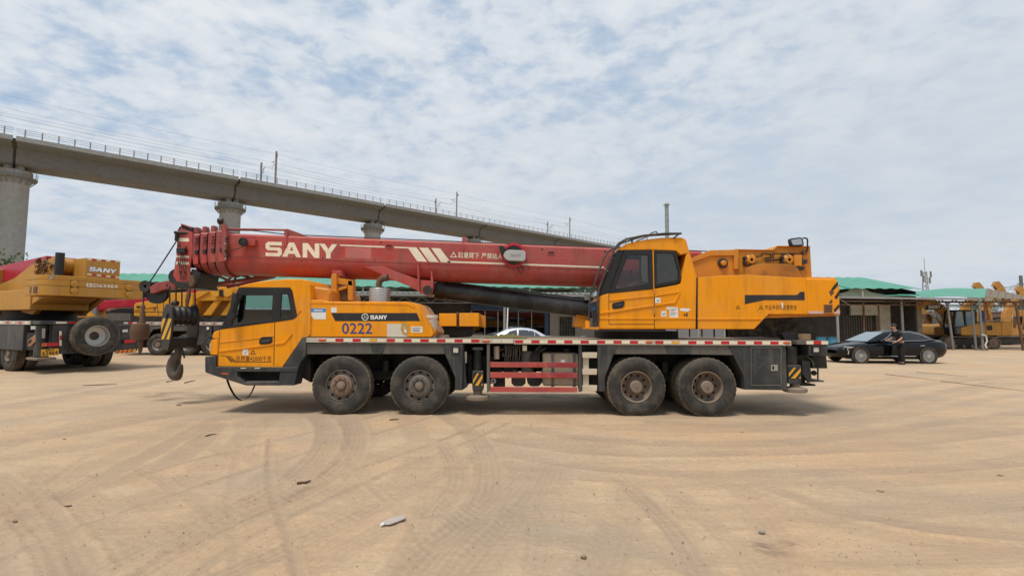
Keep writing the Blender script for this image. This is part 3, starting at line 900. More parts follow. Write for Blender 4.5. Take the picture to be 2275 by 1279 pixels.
XL, XR = -40.0, 30.0
SHED = thing('workshop_shed', ((XL + XR) / 2, WY, 0), 'long workshop shed with green corrugated roof behind the main crane', 'shed')
nseg = 14
for i in range(nseg):
    x0 = XL + (XR - XL) * i / nseg
    x1 = XL + (XR - XL) * (i + 1) / nseg
    o_ = 0.015 * (i % 2)
    dz_ = random.uniform(-0.04, 0.04)
    corrugated([(x0 - 0.1, EY - 0.3, EZ - 0.07 + o_ + dz_), (x1, EY - 0.3, EZ - 0.07 + o_ + dz_), (x1, RY, RZ + o_), (x0 - 0.1, RY, RZ + o_)], 'roof_sheet', ROOF_G, SHED)
corrugated([(XL, RY + 5.5, EZ), (XR, RY + 5.5, EZ), (XR, RY, RZ - 0.05), (XL, RY, RZ - 0.05)], 'rear_roof_slope', ROOF_G, SHED, pitch=2.0)
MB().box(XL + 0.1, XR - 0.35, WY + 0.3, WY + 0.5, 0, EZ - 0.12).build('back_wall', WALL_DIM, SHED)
MB().extr([(XR - 0.3, EY, EZ - 0.2), (XR - 0.3, RY, RZ - 0.15), (XR - 0.3, RY + 5.3, EZ - 0.1), (XR - 0.3, RY + 5.3, 0), (XR - 0.3, EY, 0)], (0.12, 0, 0)).build('gable_wall', WALL_DIM, SHED)
# scalloped fascia between the two roofs
fp = []
x = -12.0
top = [( -12.0, 0.0)]
while x < 29:
    top += [(x + 1.1, 0.02), (x + 1.6, 0.14), (x + 2.05, 0.38), (x + 2.9, 0.40), (x + 3.35, 0.14), (x + 3.9, 0.02)]
    x += 5.05
top = [(a, b) for a, b in top if a < 29.4]
zb = EZ - 0.62
MB().extr([(a, EY + 0.35, zb + 0.26 + b) for a, b in top] + [(29.4, EY + 0.35, zb), (-12, EY + 0.35, zb)], (0, 0.06, 0)).build('scalloped_fascia', paint('pale_green_fascia', (0.36, 0.45, 0.37), 0.8, 0.1, dirt=(0.4, 0.36, 0.27), damt=0.6, dscale=0.6), SHED, smooth=False)
for i, xx in enumerate(np.arange(-11, 29, 4.1)):
    MB().box(xx - 0.04, xx + 0.04, EY, EY + 0.08, zb, EZ - 0.15).build('eave_strut', WHITE, SHED)
# lean-to roof in front, with its truss and posts
LEAN = thing('lean_to_roof', (2, LY, 0), 'grey corrugated lean-to roof on thin posts along the workshop front', 'canopy')
corrugated([(-14, LY, LZ), (22.6, LY, LZ), (22.6, EY + 0.3, zb + 0.2), (-14, EY + 0.3, zb + 0.2)], 'roof_sheet', ROOF_GREY, LEAN, pitch=0.4, h=0.045)
MB().box(-14, 22.6, LY + 0.02, LY + 0.1, LZ - 0.16, LZ - 0.03).build('edge_beam', GALV, LEAN)
tr = MB()
tr.bar((-14, LY + 0.35, LZ - 0.22), (22.6, LY + 0.35, LZ - 0.22), 0.05)
tr.bar((-14, LY + 0.35, LZ - 0.62), (22.6, LY + 0.35, LZ - 0.62), 0.05)
xx = -14.0
while xx < 22:
    tr.bar((xx, LY + 0.35, LZ - 0.62), (xx + 0.6, LY + 0.35, LZ - 0.22), 0.035)
    tr.bar((xx + 0.6, LY + 0.35, LZ - 0.22), (xx + 1.2, LY + 0.35, LZ - 0.62), 0.035)
    xx += 1.2
tr.build('truss', POLE, LEAN)['kind'] = 'stuff'
for px in (560, 780, 1121, 1550, 1608, 1860):
    X = at(px, 700, LY + 0.35).x
    MB().cyl((X, LY + 0.35, 0), (X, LY + 0.35, LZ - 0.24), 0.09, 10).build('post', GALV, LEAN)
X = at(1127, 700, LY + 0.4).x
MB().tube([(X - 0.05, LY + 0.3, 0), (X + 0.06, LY + 0.3, LZ - 0.3)], 0.05, 8).build('drain_pipe', WHITE, LEAN)
# shop front, plaster bay, pale partition and dim bays of the wall, between photo columns
def wallbox(name, px0, py0, px1, py1, y, th, m, parent=SHED, bev=0.0):
    a, b = at(px0, py0, y), at(px1, py1, y)
    return MB().box(min(a.x, b.x), max(a.x, b.x), y, y + th, max(0, min(a.z, b.z)), max(a.z, b.z)).build(name, m, parent, bev)
SY = WY - 0.25
shop = wallbox('shop_front', 1046, 676, 1221, 690, SY, 0.3, BLUE)
wallbox('glazing_rail', 1049, 688.2, 1212, 689.6, SY - 0.05, 0.04, GALV, shop)
wallbox('corner_post', 1210, 690.2, 1219, 790, SY - 0.03, 0.3, BLUE, shop)
for a, b in ((1049, 1076), (1078, 1105), (1107, 1150), (1153, 1180), (1182, 1209)):
    wallbox('glass_pane', a, 690.5, b, 792, SY + 0.05, 0.03, GLASS_T, shop)
for a in (1047, 1077, 1106, 1151.5, 1181):
    wallbox('mullion', a - 0.8, 690.4, a + 0.8, 792, SY, 0.09, GALV, shop)
wallbox('door_leaf', 1109, 699, 1140, 792, SY + 0.1, 0.05, paint('dark_door_frame', (0.06, 0.065, 0.07), 0.5), shop)
wallbox('grey_bay', 1221.5, 668, 1330, 800, SY, 0.35, WALL_GREY)
bay = wallbox('barred_window', 1243, 703, 1278, 790, SY - 0.03, 0.025, CONC_D)
for k in range(7):
    px = 1243.5 + k * 5.7
    wallbox('window_bar', px - 0.35, 702.5, px + 0.35, 790, SY - 0.08, 0.03, POLE, bay)
for k in range(6):
    py = 712 + k * 10
    wallbox('window_crossbar', 1243, py - 0.3, 1278, py + 0.3, SY - 0.11, 0.025, POLE, bay)
for k in range(5):
    a = 1478 + k * 27.2
    wallbox('partition_panel', a, 664, a + 26.6, 800, SY, 0.08, WALL_WHITE)
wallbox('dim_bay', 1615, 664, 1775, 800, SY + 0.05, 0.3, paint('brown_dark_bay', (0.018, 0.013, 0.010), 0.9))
# right-hand end: ribbed sheet, stained plaster pillars
for k in range(12):
    a = 1876 + k * 5.4
    wallbox('sheet_rib', a, 699, a + 3.6, 790, WY - 0.02 - 0.03 * (k % 2), 0.08, paint('ribbed_sheet_%d' % k, (0.16, 0.16, 0.125), 0.7, damt=0.4))
wallbox('plaster_panel', 1952, 676, 1983, 795, WY - 0.15, 0.4, PLASTER_OLD)
wallbox('plaster_strip', 1890, 676, 1951, 700, WY - 0.1, 0.2, PLASTER_OLD)
PIL = thing('plaster_pillar', at(2036, 760, 39.0), 'stained broken plaster pillar beside the bent excavator arm', 'pillar')
prism('shaft', [(2026, 735), (2030, 672), (2048, 668), (2050, 742), (2040, 760), (2022, 760)], 39.0, 39.6, PLASTER_OLD, PIL, 0.03)
prism('foot', [(2018, 759), (2053, 759), (2056, 772), (2014, 772)], 38.9, 39.7, CONC_L, PIL, 0.03)

# open canopy on the right
CY0, CY1 = 35.5, 41.5
CAN = thing('green_canopy', (30, CY0, 0), 'low open canopy with green roof sheets on leaning poles beside excavators', 'canopy')
def cpt(px, py, y):
    p = at(px, py, y)
    return (p.x, p.y, p.z)
q = [cpt(1962, 657.5, CY0), cpt(2188, 661, CY0), cpt(2192, 640.5, CY1), cpt(2075, 643, CY1), cpt(1970, 654.5, CY1)]
corrugated([q[0], cpt(2075, 659.5, CY0), q[3], q[4]], 'roof_sheet', ROOF_G, CAN, pitch=2.4, h=0.07)
corrugated([cpt(2074, 659, CY0 - 0.05), q[1], q[2], cpt(2074, 642.6, CY1)], 'roof_sheet', ROOF_G, CAN, pitch=2.4, h=0.07)
corrugated([cpt(2188, 661, CY0 + 0.3), cpt(2290, 667, CY0 + 0.3), cpt(2290, 661, CY1), cpt(2192, 641, CY1)], 'roof_sheet', paint('rusty_brown_sheet', (0.10, 0.085, 0.07), 0.8, damt=0.4), CAN, pitch=0.5)
a, b = at(1866, 657, CY0), at(2205, 662, CY0)
MB().bar(a + Vector((0, 0, -0.1)), b + Vector((0, 0, -0.1)), 0.1, 0.14).build('edge_beam', GALV, CAN)
for py, yy in ((668, CY0 + 0.4), (676, CY0 + 0.4), (670, CY1), (679, CY1)):
    MB().bar(at(1870, py + 1, yy), at(2285, py + 2, yy), 0.07).build('cross_rail', RUST, CAN)
dg_ = MB()
for k in range(10):
    a = 1985 + k * 30
    dg_.bar(at(a, 677, CY0 + 0.42), at(a + 15, 664, CY0 + 0.42), 0.05)
    dg_.bar(at(a + 15, 664, CY0 + 0.42), at(a + 30, 677, CY0 + 0.42), 0.05)
dg_.build('brace', RUST, CAN)['kind'] = 'stuff'
for p0, p1, yy, r, m in (((2002, 662), (2007, 760), CY0 + 1.2, 0.09, GALV), ((2104, 672), (2117, 766), CY0 + 0.3, 0.075, POLE), ((2157, 664), (2168, 768), CY0 + 0.2, 0.07, POLE), ((2175, 666), (2184, 772), CY0 - 0.3, 0.08, POLE), ((2256, 668), (2273, 776), CY0 + 0.0, 0.08, RUST), ((1918, 672), (1921, 770), CY0 + 2, 0.07, RUST), ((1951, 674), (1957, 765), CY0 + 2, 0.05, RUST), ((2186, 662), (2191, 745), CY0 - 0.1, 0.03, RUST)):
    a, b = at(*p0, yy), at(*p1, yy)
    b = a + (b - a) * (a.z / max(0.1, (a.z - b.z)))
    MB().tube([b, a], r, 10).build('pole', m, CAN)
prism('blue_cloth', [(2176, 688), (2187, 690), (2187, 718), (2178, 720)], CY0 - 0.1, CY0, paint('navy_cloth', (0.01, 0.018, 0.09), 0.9), CAN, 0.0)
tubep('hose', [(2182, 743, CY0 - 0.45), (2190, 745, CY0 - 0.45), (2193, 757, CY0 - 0.45), (2189, 766, CY0 - 0.45), (2192, 773, CY0 - 0.5)], 0.05, PAPER_T, CAN)
# kerb and pad of the canopy
KB = []
p0, p1 = on_ground(2098, 771), on_ground(2275, 783)
kb = MB().extr([(p0.x - 4, p0.y, -0.05), (p0.x + 3.4, p0.y - 0.2, -0.05), (p0.x + 3.4, p0.y - 0.2, 0.12), (p0.x - 4, p0.y, 0.14)], (0.4, 7, 0)).build('concrete_kerb', CONC_L, None, 0.02)
props(kb, 'low concrete kerb slab under the green canopy', 'kerb')
# pots and pails by the kerb
for i, (px, w, c, lb) in enumerate(((2110, 1.0, PAPER_T, 'pale pail with white lid on the kerb left of the poles'), (2125, 0.95, RED_DARK, 'reddish brown pail beside the pale one under the canopy'), (2098, 0.8, RUST, 'small rusty pail closest to the black car tail'))):
    b_ = on_ground(px, 769, 0.13)
    P_ = thing('paint_pail', b_, lb, 'pail', 'pails on the canopy kerb')
    r = 0.22 * w
    MB().lathe([(r * 0.82, 0), (r, 0.36 * w), (r * 1.06, 0.37 * w), (r * 1.06, 0.4 * w)], b_, 16, 'z', cap=True).build('body', c, P_)
    MB().tube([b_ + Vector((-r, 0, 0.36 * w)), b_ + Vector((-r * 0.7, -r * 0.8, 0.2 * w)), b_ + Vector((r * 0.7, -r * 0.8, 0.2 * w)), b_ + Vector((r, 0, 0.36 * w))], 0.012, 6).build('handle', GALV, P_)
b_ = on_ground(2163, 769, 0.14)
props(MB().lathe([(0.26, 0), (0.28, 0.05), (0.22, 0.12), (0.05, 0.15)], b_, 14, 'z', cap=True).build('lime_bowl', YELLOW_VIVID), 'lime yellow plastic bowl at the foot of a canopy pole', 'bowl')
# drums inside the dim bay
for px, lb in ((1824, 'left blue drum in the dark bay behind the crane tail'), (1847, 'right blue drum in the dark bay behind the crane tail')):
    b_ = on_ground(px, 720 + 8 + 1.66 * F / 33.0, 0)
    b_ = Vector((at(px, 740, 33.0).x, 33.0, 0))
    D_ = thing('steel_drum', b_, lb, 'drum', 'blue drums in the dark bay')
    MB().lathe([(0.30, 0), (0.30, 0.3), (0.315, 0.31), (0.30, 0.33), (0.30, 0.6), (0.315, 0.61), (0.30, 0.63), (0.30, 0.9), (0.31, 0.92)], b_, 24, 'z', cap=True).build('shell', BLUE_T, D_)
    MB().lathe([(0.27, 0.925), (0.29, 0.945)], b_, 24, 'z', cap=True).build('lid', BLUE_T, D_)
b_ = at(1791, 745, 33.4)
props(MB().box(b_.x - 0.3, b_.x + 0.25, 33.3, 33.8, 0.0, 1.12).build('cardboard_box', CARD, None, 0.01), 'brown cardboard box stack beside the blue drums', 'box')

# chimney pipe and radio mast behind
ch = at(1482, 515, 44.0)
CH = thing('flue_pipe', (ch.x, 44.0, 0), 'tall slim metal flue pipe rising above the operator cab', 'flue pipe')
topz = at(1480, 455, 44.0).z
MB().lathe([(0.17, 4.0)] + sum([[(0.17, 4.4 + k * 0.5), (0.19, 4.42 + k * 0.5), (0.17, 4.44 + k * 0.5)] for k in range(int((topz - 4.6) / 0.5))], []) + [(0.17, topz - 0.1)], (ch.x, 44.0, 0), 14, 'z', cap=True).build('pipe', GALV, CH)
MB().lathe([(0.30, topz - 0.02), (0.12, topz + 0.18), (0.02, topz + 0.2)], (ch.x, 44.0, 0), 14, 'z', cap=True).build('rain_cap', GALV, CH)
tw = at(2057, 650, 150.0)
TW = thing('radio_mast', (tw.x, 150.0, 0), 'distant lattice radio mast above the green canopy', 'radio mast')
tz = at(2057, 603, 150.0).z
lm = MB()
for k in range(3):
    a = k * 2.094
    lm.tube([(tw.x + 1.3 * math.cos(a), 150 + 1.3 * math.sin(a), 0), (tw.x + 0.55 * math.cos(a), 150 + 0.55 * math.sin(a), tz)], 0.13, 5)
for i in range(14):
    z0, z1 = tz * i / 14, tz * (i + 1) / 14
    for k in range(3):
        a, b = k * 2.094, (k + 1) * 2.094
        r0, r1 = 1.3 - 0.75 * i / 14, 1.3 - 0.75 * (i + 1) / 14
        lm.tube([(tw.x + r0 * math.cos(a), 150 + r0 * math.sin(a), z0), (tw.x + r1 * math.cos(b), 150 + r1 * math.sin(b), z1)], 0.07, 4)
lm.build('lattice', GALV, TW)['kind'] = 'stuff'
for dx, z, h in ((-1.5, tz - 1.5, 1.8), (-0.9, tz - 3.2, 2.0), (1.3, tz - 1.8, 1.8), (0.9, tz - 3.6, 1.8)):
    MB().box(tw.x + dx - 0.2, tw.x + dx + 0.2, 149.3, 149.6, z, z + h).build('antenna_panel', POLE, TW)
MB().cyl((tw.x, 150, tz - 1), (tw.x, 150, tz + 4), 0.08, 6).build('lightning_rod', GALV, TW)
up = at(2268, 620, 60.0)
UP = thing('power_pole', (up.x, 60, 0), 'grey power pole with crossarm at the right edge', 'power pole')
MB().cyl((up.x, 60, 0), (up.x, 60, at(2268, 612, 60).z), 0.22, 10, 0.17).build('pole', CONC, UP)
MB().bar(at(2262, 632, 60), at(2290, 630, 60), 0.15).build('crossarm', GALV, UP)
for k, (a, b) in enumerate((((2215, 640), (2264, 631)), ((2222, 637), (2264, 634)), ((2210, 648), (2264, 636)))):
    props(MB().tube([at(*a, 90), at((a[0] + b[0]) / 2, (a[1] + b[1]) / 2 + 3, 75), at(*b, 60)], 0.03, 5).build('power_cable', GREYDARK), ['upper', 'middle', 'lowest'][k] + ' power cable running from the pole at the right edge', 'cable', 'cables from the power pole')

# trees
def tree(base, h, cr, lb, n, seed):
    rs = random.Random(seed)
    T = thing('tree', base, lb, 'tree')
    B = Vector(base)
    tb = MB().tube([B, B + Vector((0.1, 0, h * 0.4)), B + Vector((-0.1, 0.1, h * 0.75))], [0.22, 0.15, 0.07], 7)
    ends = []
    for k in range(9):
        a = rs.uniform(0, 6.28)
        s = B + Vector((0, 0, h * rs.uniform(0.3, 0.65)))
        e = s + Vector((math.cos(a) * cr * rs.uniform(0.4, 0.85), math.sin(a) * cr * rs.uniform(0.4, 0.85), h * rs.uniform(0.1, 0.3)))
        tb.tube([s, (s + e) / 2 + Vector((0, 0, 0.2)), e], [0.08, 0.05, 0.02], 5)
        ends.append(e)
    tb.build('trunk', BARK, T)
    ends.append(B + Vector((0, 0, h * 0.85)))
    lf = MB()
    for k in range(n):
        c = rs.choice(ends)
        d = Vector((rs.gauss(0, 1), rs.gauss(0, 1), rs.gauss(0, 0.8))) * cr * 0.22
        p = c + d
        s = rs.uniform(0.10, 0.2)
        u_ = Vector((rs.uniform(-1, 1), rs.uniform(-1, 1), rs.uniform(-1, 1))).normalized()
        w_ = u_.orthogonal().normalized()
        lf.add([p - u_ * s, p + w_ * s * 0.5, p + u_ * s, p - w_ * s * 0.5], [(0, 1, 2, 3)])
    lf.build('crown', LEAF, T, smooth=False, recalc=False)['kind'] = 'stuff'
tree((at(-5, 575, 40).x, 40, 0), at(12, 545, 40).z, 2.4, 'thin leafy tree behind the left crane boom under the first pier', 420, 1)
tree((at(2245, 700, 62).x, 62, 0), 5.6, 3.2, 'dark tree behind the excavators below the power pole', 3500, 2)
tree((at(2160, 700, 66).x, 66, 0), 4.8, 2.6, 'small tree seen between the excavator arms', 2500, 3)

# the yard's other shed, behind the photographer: the cab windows mirror it
BS = thing('rear_yard_shed', (-22, -26, 0), 'green-roofed shed across the yard, mirrored in the cab windows', 'shed')
corrugated([(-48, -24, 2.9), (12, -24, 2.9), (12, -30, 4.3), (-48, -30, 4.3)], 'roof_sheet', ROOF_G, BS)
MB().box(-47, 11, -30.2, -25.5, 0, 2.85).build('wall', WALL_GREY, BS)

yw_ = 56.0
a, b = at(1975, 760, yw_), at(2290, 700, yw_)
YWALL = thing('yard_wall', ((a.x + b.x) / 2, yw_, 0), 'old brown wall closing the yard behind the excavators', 'wall')
MB().box(a.x, b.x, yw_, yw_ + 0.3, 0, at(2060, 692, yw_).z).build('wall_face', paint('brick_brown', (0.19, 0.115, 0.085), 0.9, 0.25, dirt=(0.3, 0.26, 0.2), damt=0.6, dscale=0.6), YWALL)
MB().box(a.x, b.x, yw_ - 0.08, yw_ + 0.38, at(2060, 692, yw_).z + 0.003, at(2060, 692, yw_).z + 0.15).build('coping', CONC_L, YWALL)
# ================================================================== main crane
YS = 9.30                                   # near side of the carrier
YF = 11.80                                  # far side
x_mid = at(1140, 900, YS).x
CR = thing('mobile_crane', (x_mid, 10.55, 0), 'orange mobile crane with faded red boom standing side-on in the foreground, numbered 0222', 'mobile crane')
def Z(py, Y=YS, px=1137):
    return at(px, py, Y).z
def Xp(px, Y=YS, py=750):
    return at(px, py, Y).x
YB = 10.6                                   # centre plane of boom
# ---- wheels
def tyre_mesh(b, y0, Rt=0.545, w=0.30):
    prof = [(0.285, 0.03), (0.30, 0.012), (0.33, 0.002), (0.38, -0.012), (0.43, -0.014), (0.475, -0.004), (0.505, 0.012), (0.522, 0.03)]
    f = Rt / 0.545
    prof = [(r * f, y0 + y) for r, y in prof]
    back = [(r, y0 + (w - (y - y0))) for r, y in reversed(prof)]
    return b.lathe(prof + back, (0, 0, 0), 72)
def tread_mesh(b, y0, Rt=0.545, w=0.30):
    "tread band with block edges and grooves"
    f = Rt / 0.545
    prof = [(0.512 * f, y0 + 0.018), (0.530 * f, y0 + 0.026), (Rt, y0 + 0.038), (Rt, y0 + 0.085), (Rt - 0.014, y0 + 0.09), (Rt - 0.014, y0 + 0.105), (Rt, y0 + 0.11), (Rt, y0 + w - 0.11), (Rt - 0.014, y0 + w - 0.105), (Rt - 0.014, y0 + w - 0.09), (Rt, y0 + w - 0.085), (Rt, y0 + w - 0.038), (0.530 * f, y0 + w - 0.026), (0.512 * f, y0 + w - 0.018)]
    def mod(i, j, r):
        if j in (1, 2, 3, 10, 11, 12):
            return r - (0.008 if (i // 2) % 2 else 0)
        if j in (6, 7):
            return r - (0.006 if ((i + 1) // 2) % 2 else 0)
        return r
    return b.lathe(prof, (0, 0, 0), 144, mod=mod)
def bolts(b, n, rr, y, r, h, a0=0.0):
    for k in range(n):
        a = a0 + 2 * math.pi * k / n
        b.cyl((rr * math.cos(a), y, rr * math.sin(a)), (rr * math.cos(a), y - h, rr * math.sin(a)), r, 6)
def wheel(name, parent, loc, style, dual=False, Rt=0.545, flip=False, lab=None):
    f = Rt / 0.545
    t = tyre_mesh(MB(), 0.0, Rt).build(name, RUBBER, parent, loc=loc)
    tread_mesh(MB(), 0.0, Rt).build('tread', RUBBER_TREAD, t)
    if style == 'front':
        m1, m2 = lab
        b = MB().lathe([(0.292, 0.035), (0.286, 0.012), (0.276, 0.010), (0.268, 0.03), (0.262, 0.055), (0.225, 0.062), (0.205, 0.05), (0.198, 0.03), (0.13, 0.02), (0.125, 0.028)], (0, 0, 0), 80, skip=lambda i, j: j == 4 and (i % 8) in (2, 3, 4))
        b.build('rim', m2, t)
        MB().lathe([(0.26, 0.07), (0.05, 0.07)], (0, 0, 0), 24).build('brake_drum', CHASSIS, t)
        MB().lathe([(0.198, 0.028), (0.196, 0.008), (0.188, 0.002), (0.112, 0.000), (0.104, 0.012), (0.098, 0.02), (0.086, 0.02), (0.082, -0.01), (0.075, -0.022), (0.062, -0.025)], (0, 0, 0), 48).build('hub_flange', m1, t)
        MB().lathe([(0.062, -0.024), (0.058, -0.036), (0.045, -0.040), (0.001, -0.041)], (0, 0, 0), 24).build('hub_cap', RIM_TAN, t)
        bb = MB()
        bolts(bb, 10, 0.148, 0.004, 0.0165, 0.03)
        bb.build('wheel_nut', m1, t)['kind'] = 'stuff'
    else:
        m1 = lab[0]
        b = MB().lathe([(0.292, 0.035), (0.287, 0.010), (0.277, 0.008), (0.270, 0.03), (0.262, 0.05), (0.252, 0.15), (0.240, 0.165), (0.222, 0.17), (0.185, 0.172), (0.15, 0.172), (0.12, 0.165)], (0, 0, 0), 80, skip=lambda i, j: j == 7 and (i % 8) in (2, 3, 4))
        b.build('rim', m1, t)
        MB().lathe([(0.245, 0.20), (0.05, 0.20)], (0, 0, 0), 24).build('brake_drum', CHASSIS, t)
        MB().lathe([(0.150, 0.17), (0.146, 0.12), (0.118, 0.115), (0.114, 0.05), (0.110, 0.01), (0.100, -0.002), (0.001, -0.004)], (0, 0, 0), 40).build('axle_hub', RIM_TAN, t)
        bb = MB()
        bolts(bb, 10, 0.168, 0.172, 0.016, 0.03, 0.31)
        bolts(bb, 12, 0.128, 0.118, 0.009, 0.015)
        bolts(bb, 1, 0.0, -0.002, 0.016, 0.012)
        bb.build('wheel_nut', RIM_RUST, t)['kind'] = 'stuff'
    if dual:
        t2 = tyre_mesh(MB(), 0.345, Rt).build('inner_tyre', RUBBER, t)
        tread_mesh(MB(), 0.345, Rt).build('inner_tread', RUBBER_TREAD, t)
    return t
WZ = 0.525
wc = [(757.5, 'front', (RIM_RUST, RIM_GREY), False), (931.5, 'front', (RIM_GREY, RIM_GREY), False), (1414.5, 'rear', (RIM_TAN,), True), (1572.5, 'rear', (RIM_TAN,), True)]
off = Vector((x_mid, 10.55, 0))
for k, (px, st, ms, du) in enumerate(wc):
    X = at(px, 857, YS).x
    w = wheel('wheel', CR, Vector((X, YS, WZ)) - off, st, du, lab=ms)
    w.rotation_euler = (0, random.uniform(0, 6), 0)
    w2 = copy(w, CR, Vector((X, YF, WZ)) - off, (0, random.uniform(0, 6), math.pi))
    MB().cyl((X, YS + 0.3, WZ), (X, YF - 0.3, WZ), 0.11, 12).build('axle', CHASSIS, CR)
# ---- chassis
XA, XZ = Xp(640), Xp(1832)
for y in (10.12, 10.9):
    MB().box(Xp(655), XZ, y, y + 0.09, 0.72, 1.22).build('frame_rail', CHASSIS, CR, 0.01)
MB().box(Xp(700), Xp(1000), 10.25, 10.88, 0.55, 1.15).build('engine_block', CHASSIS, CR, 0.05)
MB().box(Xp(1000), Xp(1800), 10.25, 10.88, 0.85, 1.3).build('chassis_box', CHASSIS, CR, 0.02)
for px in (700, 845, 1000, 1340, 1493, 1650):
    MB().box(Xp(px) - 0.05, Xp(px) + 0.05, 9.75, 11.35, 0.74, 0.95).build('cross_member', CHASSIS, CR, 0.01)
for px in (845, 1493):
    MB().box(Xp(px) - 0.62, Xp(px) + 0.62, 9.95, 10.05, 0.56, 0.66).build('leaf_spring', CHASSIS, CR, 0.01)
    MB().box(Xp(px) - 0.4, Xp(px) + 0.4, 9.95, 10.05, 0.66, 0.74).build('leaf_spring', CHASSIS, CR, 0.01)
# ---- deck
ZD = Z(752.5)
TH = 0.085
MB().box(Xp(681), Xp(1757), YS + 0.03, YF - 0.03, ZD - 0.07, ZD - 0.004).build('deck_plate', DECK, CR, 0.006)
def edge(px0, px1, parent=CR, dz=0.0):
    o = MB().box(Xp(px0), Xp(px1), YS - 0.012, YS + 0.03, ZD - TH + dz, ZD + 0.006 + dz).build('deck_edge_rail', ALU, parent, 0.004)
    MB().box(Xp(px0), Xp(px1), YF - 0.03, YF + 0.012, ZD - TH + dz, ZD + 0.006 + dz).build('deck_edge_rail', ALU, parent, 0.004)
    return o
e1 = edge(681, 1140.5)
e2 = edge(1141.5, 1757, dz=-0.012)
def tape(parent, px0, px1, m, z0=-0.066, z1=-0.012, nm='reflective_strip'):
    return MB().box(Xp(px0), Xp(px1), YS - 0.0165, YS - 0.0122, ZD + z0, ZD + z1).build(nm, m, parent)
# red and cream strips, in the order of the photograph
seq = [(727, 746, 'W'), (746, 764, 'R'), (764, 784, 'W'), (784, 802, 'R'), (802, 821, 'W'), (823, 837, 'A'), (839, 858, 'W'), (860, 878, 'R'), (878, 897, 'W'), (897, 915, 'R'), (915, 934, 'W'), (934, 953, 'R'), (953, 971, 'W'), (971, 990, 'R'), (990, 1010, 'W'), (1010, 1028, 'R'), (1028, 1047, 'W'), (1047, 1065, 'R')]
for a, b, c in seq:
    tape(e1, a + 0.2, b - 0.2, {'W': TAPE_W, 'R': TAPE_R, 'A': HAZ_Y}[c])
for a, b in ((1094.5, 1113.5), (1115, 1140)):
    tape(e1, a, b, PAPER_T, -0.075, -0.006, 'worn_sticker')
seq = []
x, c = 1144.0, 'R'
while x < 1732:
    if 1433 < x < 1437:
        seq.append((1436, 1448, 'L')); x = 1455.0; c = 'R'; continue
    if 1491 < x < 1496:
        seq.append((1494, 1507, 'A')); x = 1510.0; c = 'W'; continue
    seq.append((x, x + 18.2, c)); x += 18.2; c = 'W' if c == 'R' else 'R'
for a, b, c in seq:
    if c != 'L':
        tape(e2, a + 0.2, b - 0.2, {'W': TAPE_W, 'R': TAPE_R, 'A': HAZ_Y}[c], -0.076, -0.022)
def marker(parent, px, dz=-0.045, w=0.075):
    p = Vector((Xp(px), YS - 0.013, ZD + dz))
    o = MB().ball(p, w, 0.016, 0.026, 14).build('marker_lamp', AMBER, parent)
    return o
marker(e1, 716.5, -0.04); marker(e1, 1080); marker(e2, 1441); marker(e2, 1746)
# fold-down rail and grab handle on the deck
tubep('grab_handle', [(1293, 752, YS + 0.25), (1295, 747.2, YS + 0.25), (1318, 747.2, YS + 0.25), (1320, 752, YS + 0.25)], 0.012, GALV, CR)
# ---- fender panels under the deck
zA, zB = 762.5, 786.5
prism('fender_panel', [(681, 762.3), (823, 762.3), (829, 786), (679.5, 786.5)], YS + 0.02, YS + 0.06, GREYDARK, CR, 0.006)
prism('fender_gusset', [(821, 762.5), (858, 762.5), (849, 786.3), (829, 786.3)], YS + 0.012, YS + 0.05, BLACK, CR, 0.006)
prism('fender_panel', [(857, 762.3), (986, 762.3), (988, 786), (849, 786)], YS + 0.02, YS + 0.06, GREYDARK, CR, 0.006)
leg1 = prism('mudguard_leg', [(983, 762.5), (1028, 762.5), (1027, 866.5), (1011, 866.5), (1011, 838), (989, 787)], YS + 0.0, YS + 0.05, BLACK, CR, 0.008)
prism('leg_return', [(1026, 763), (1030, 763), (1037, 860), (1027, 866)], YS + 0.06, YS + 0.55, BLACK, CR, 0.008)
ringp('lamp_bezel', rect(1003.5, 768.5, 1021, 786), rect(1006.5, 771.5, 1018, 783), YS - 0.02, YS + 0.02, BLACK_CLEAN, leg1, 0.004)
prism('side_lamp', rect(1006.2, 771.2, 1018.2, 783.2), YS - 0.008, YS + 0.005, LAMPW, leg1, 0.004)
leg2 = prism('mudguard_leg', [(1327, 764), (1372, 764), (1364, 786), (1344, 838), (1344, 869), (1330, 869)], YS + 0.0, YS + 0.05, BLACK, CR, 0.008)
prism('fender_panel', [(1371, 764), (1476, 764), (1484, 786.5), (1364, 786.5)], YS + 0.02, YS + 0.06, GREYDARK, CR, 0.006)
prism('fender_gusset', [(1475, 764.2), (1537, 764.2), (1536, 787), (1484, 787)], YS + 0.012, YS + 0.05, BLACK, CR, 0.006)
prism('fender_panel', [(1536, 764.2), (1616, 766), (1629, 788.5), (1536, 787)], YS + 0.02, YS + 0.06, GREYDARK, CR, 0.006)
# arches behind the panels, so no daylight shows above the tyres
for a, b in ((690, 1010), (1350, 1650)):
    MB().box(Xp(a), Xp(b), YS + 0.07, YF - 0.07, 1.19, 1.21).build('arch_liner', CHASSIS, CR)
box_ = prism('tool_box', [(1617.5, 767), (1746.5, 767), (1749.5, 866.5), (1652, 865), (1652, 834), (1629.5, 789.5)], YS + 0.01, YS + 0.62, BLACK, CR, 0.012)
ringp('door_frame', rect(1667.5, 770, 1737, 857), rect(1670, 773, 1734.5, 854.5), YS + 0.001, YS + 0.012, GREYDARK, box_, 0.002)
ringp('latch', rect(1713, 810, 1728, 823.5), rect(1715.5, 812.5, 1720, 821), YS - 0.006, YS + 0.005, STEEL, box_, 0.001)
prism('latch_key', rect(1719.8, 812, 1727, 822), YS - 0.009, YS - 0.006, STEEL, box_, 0.001)
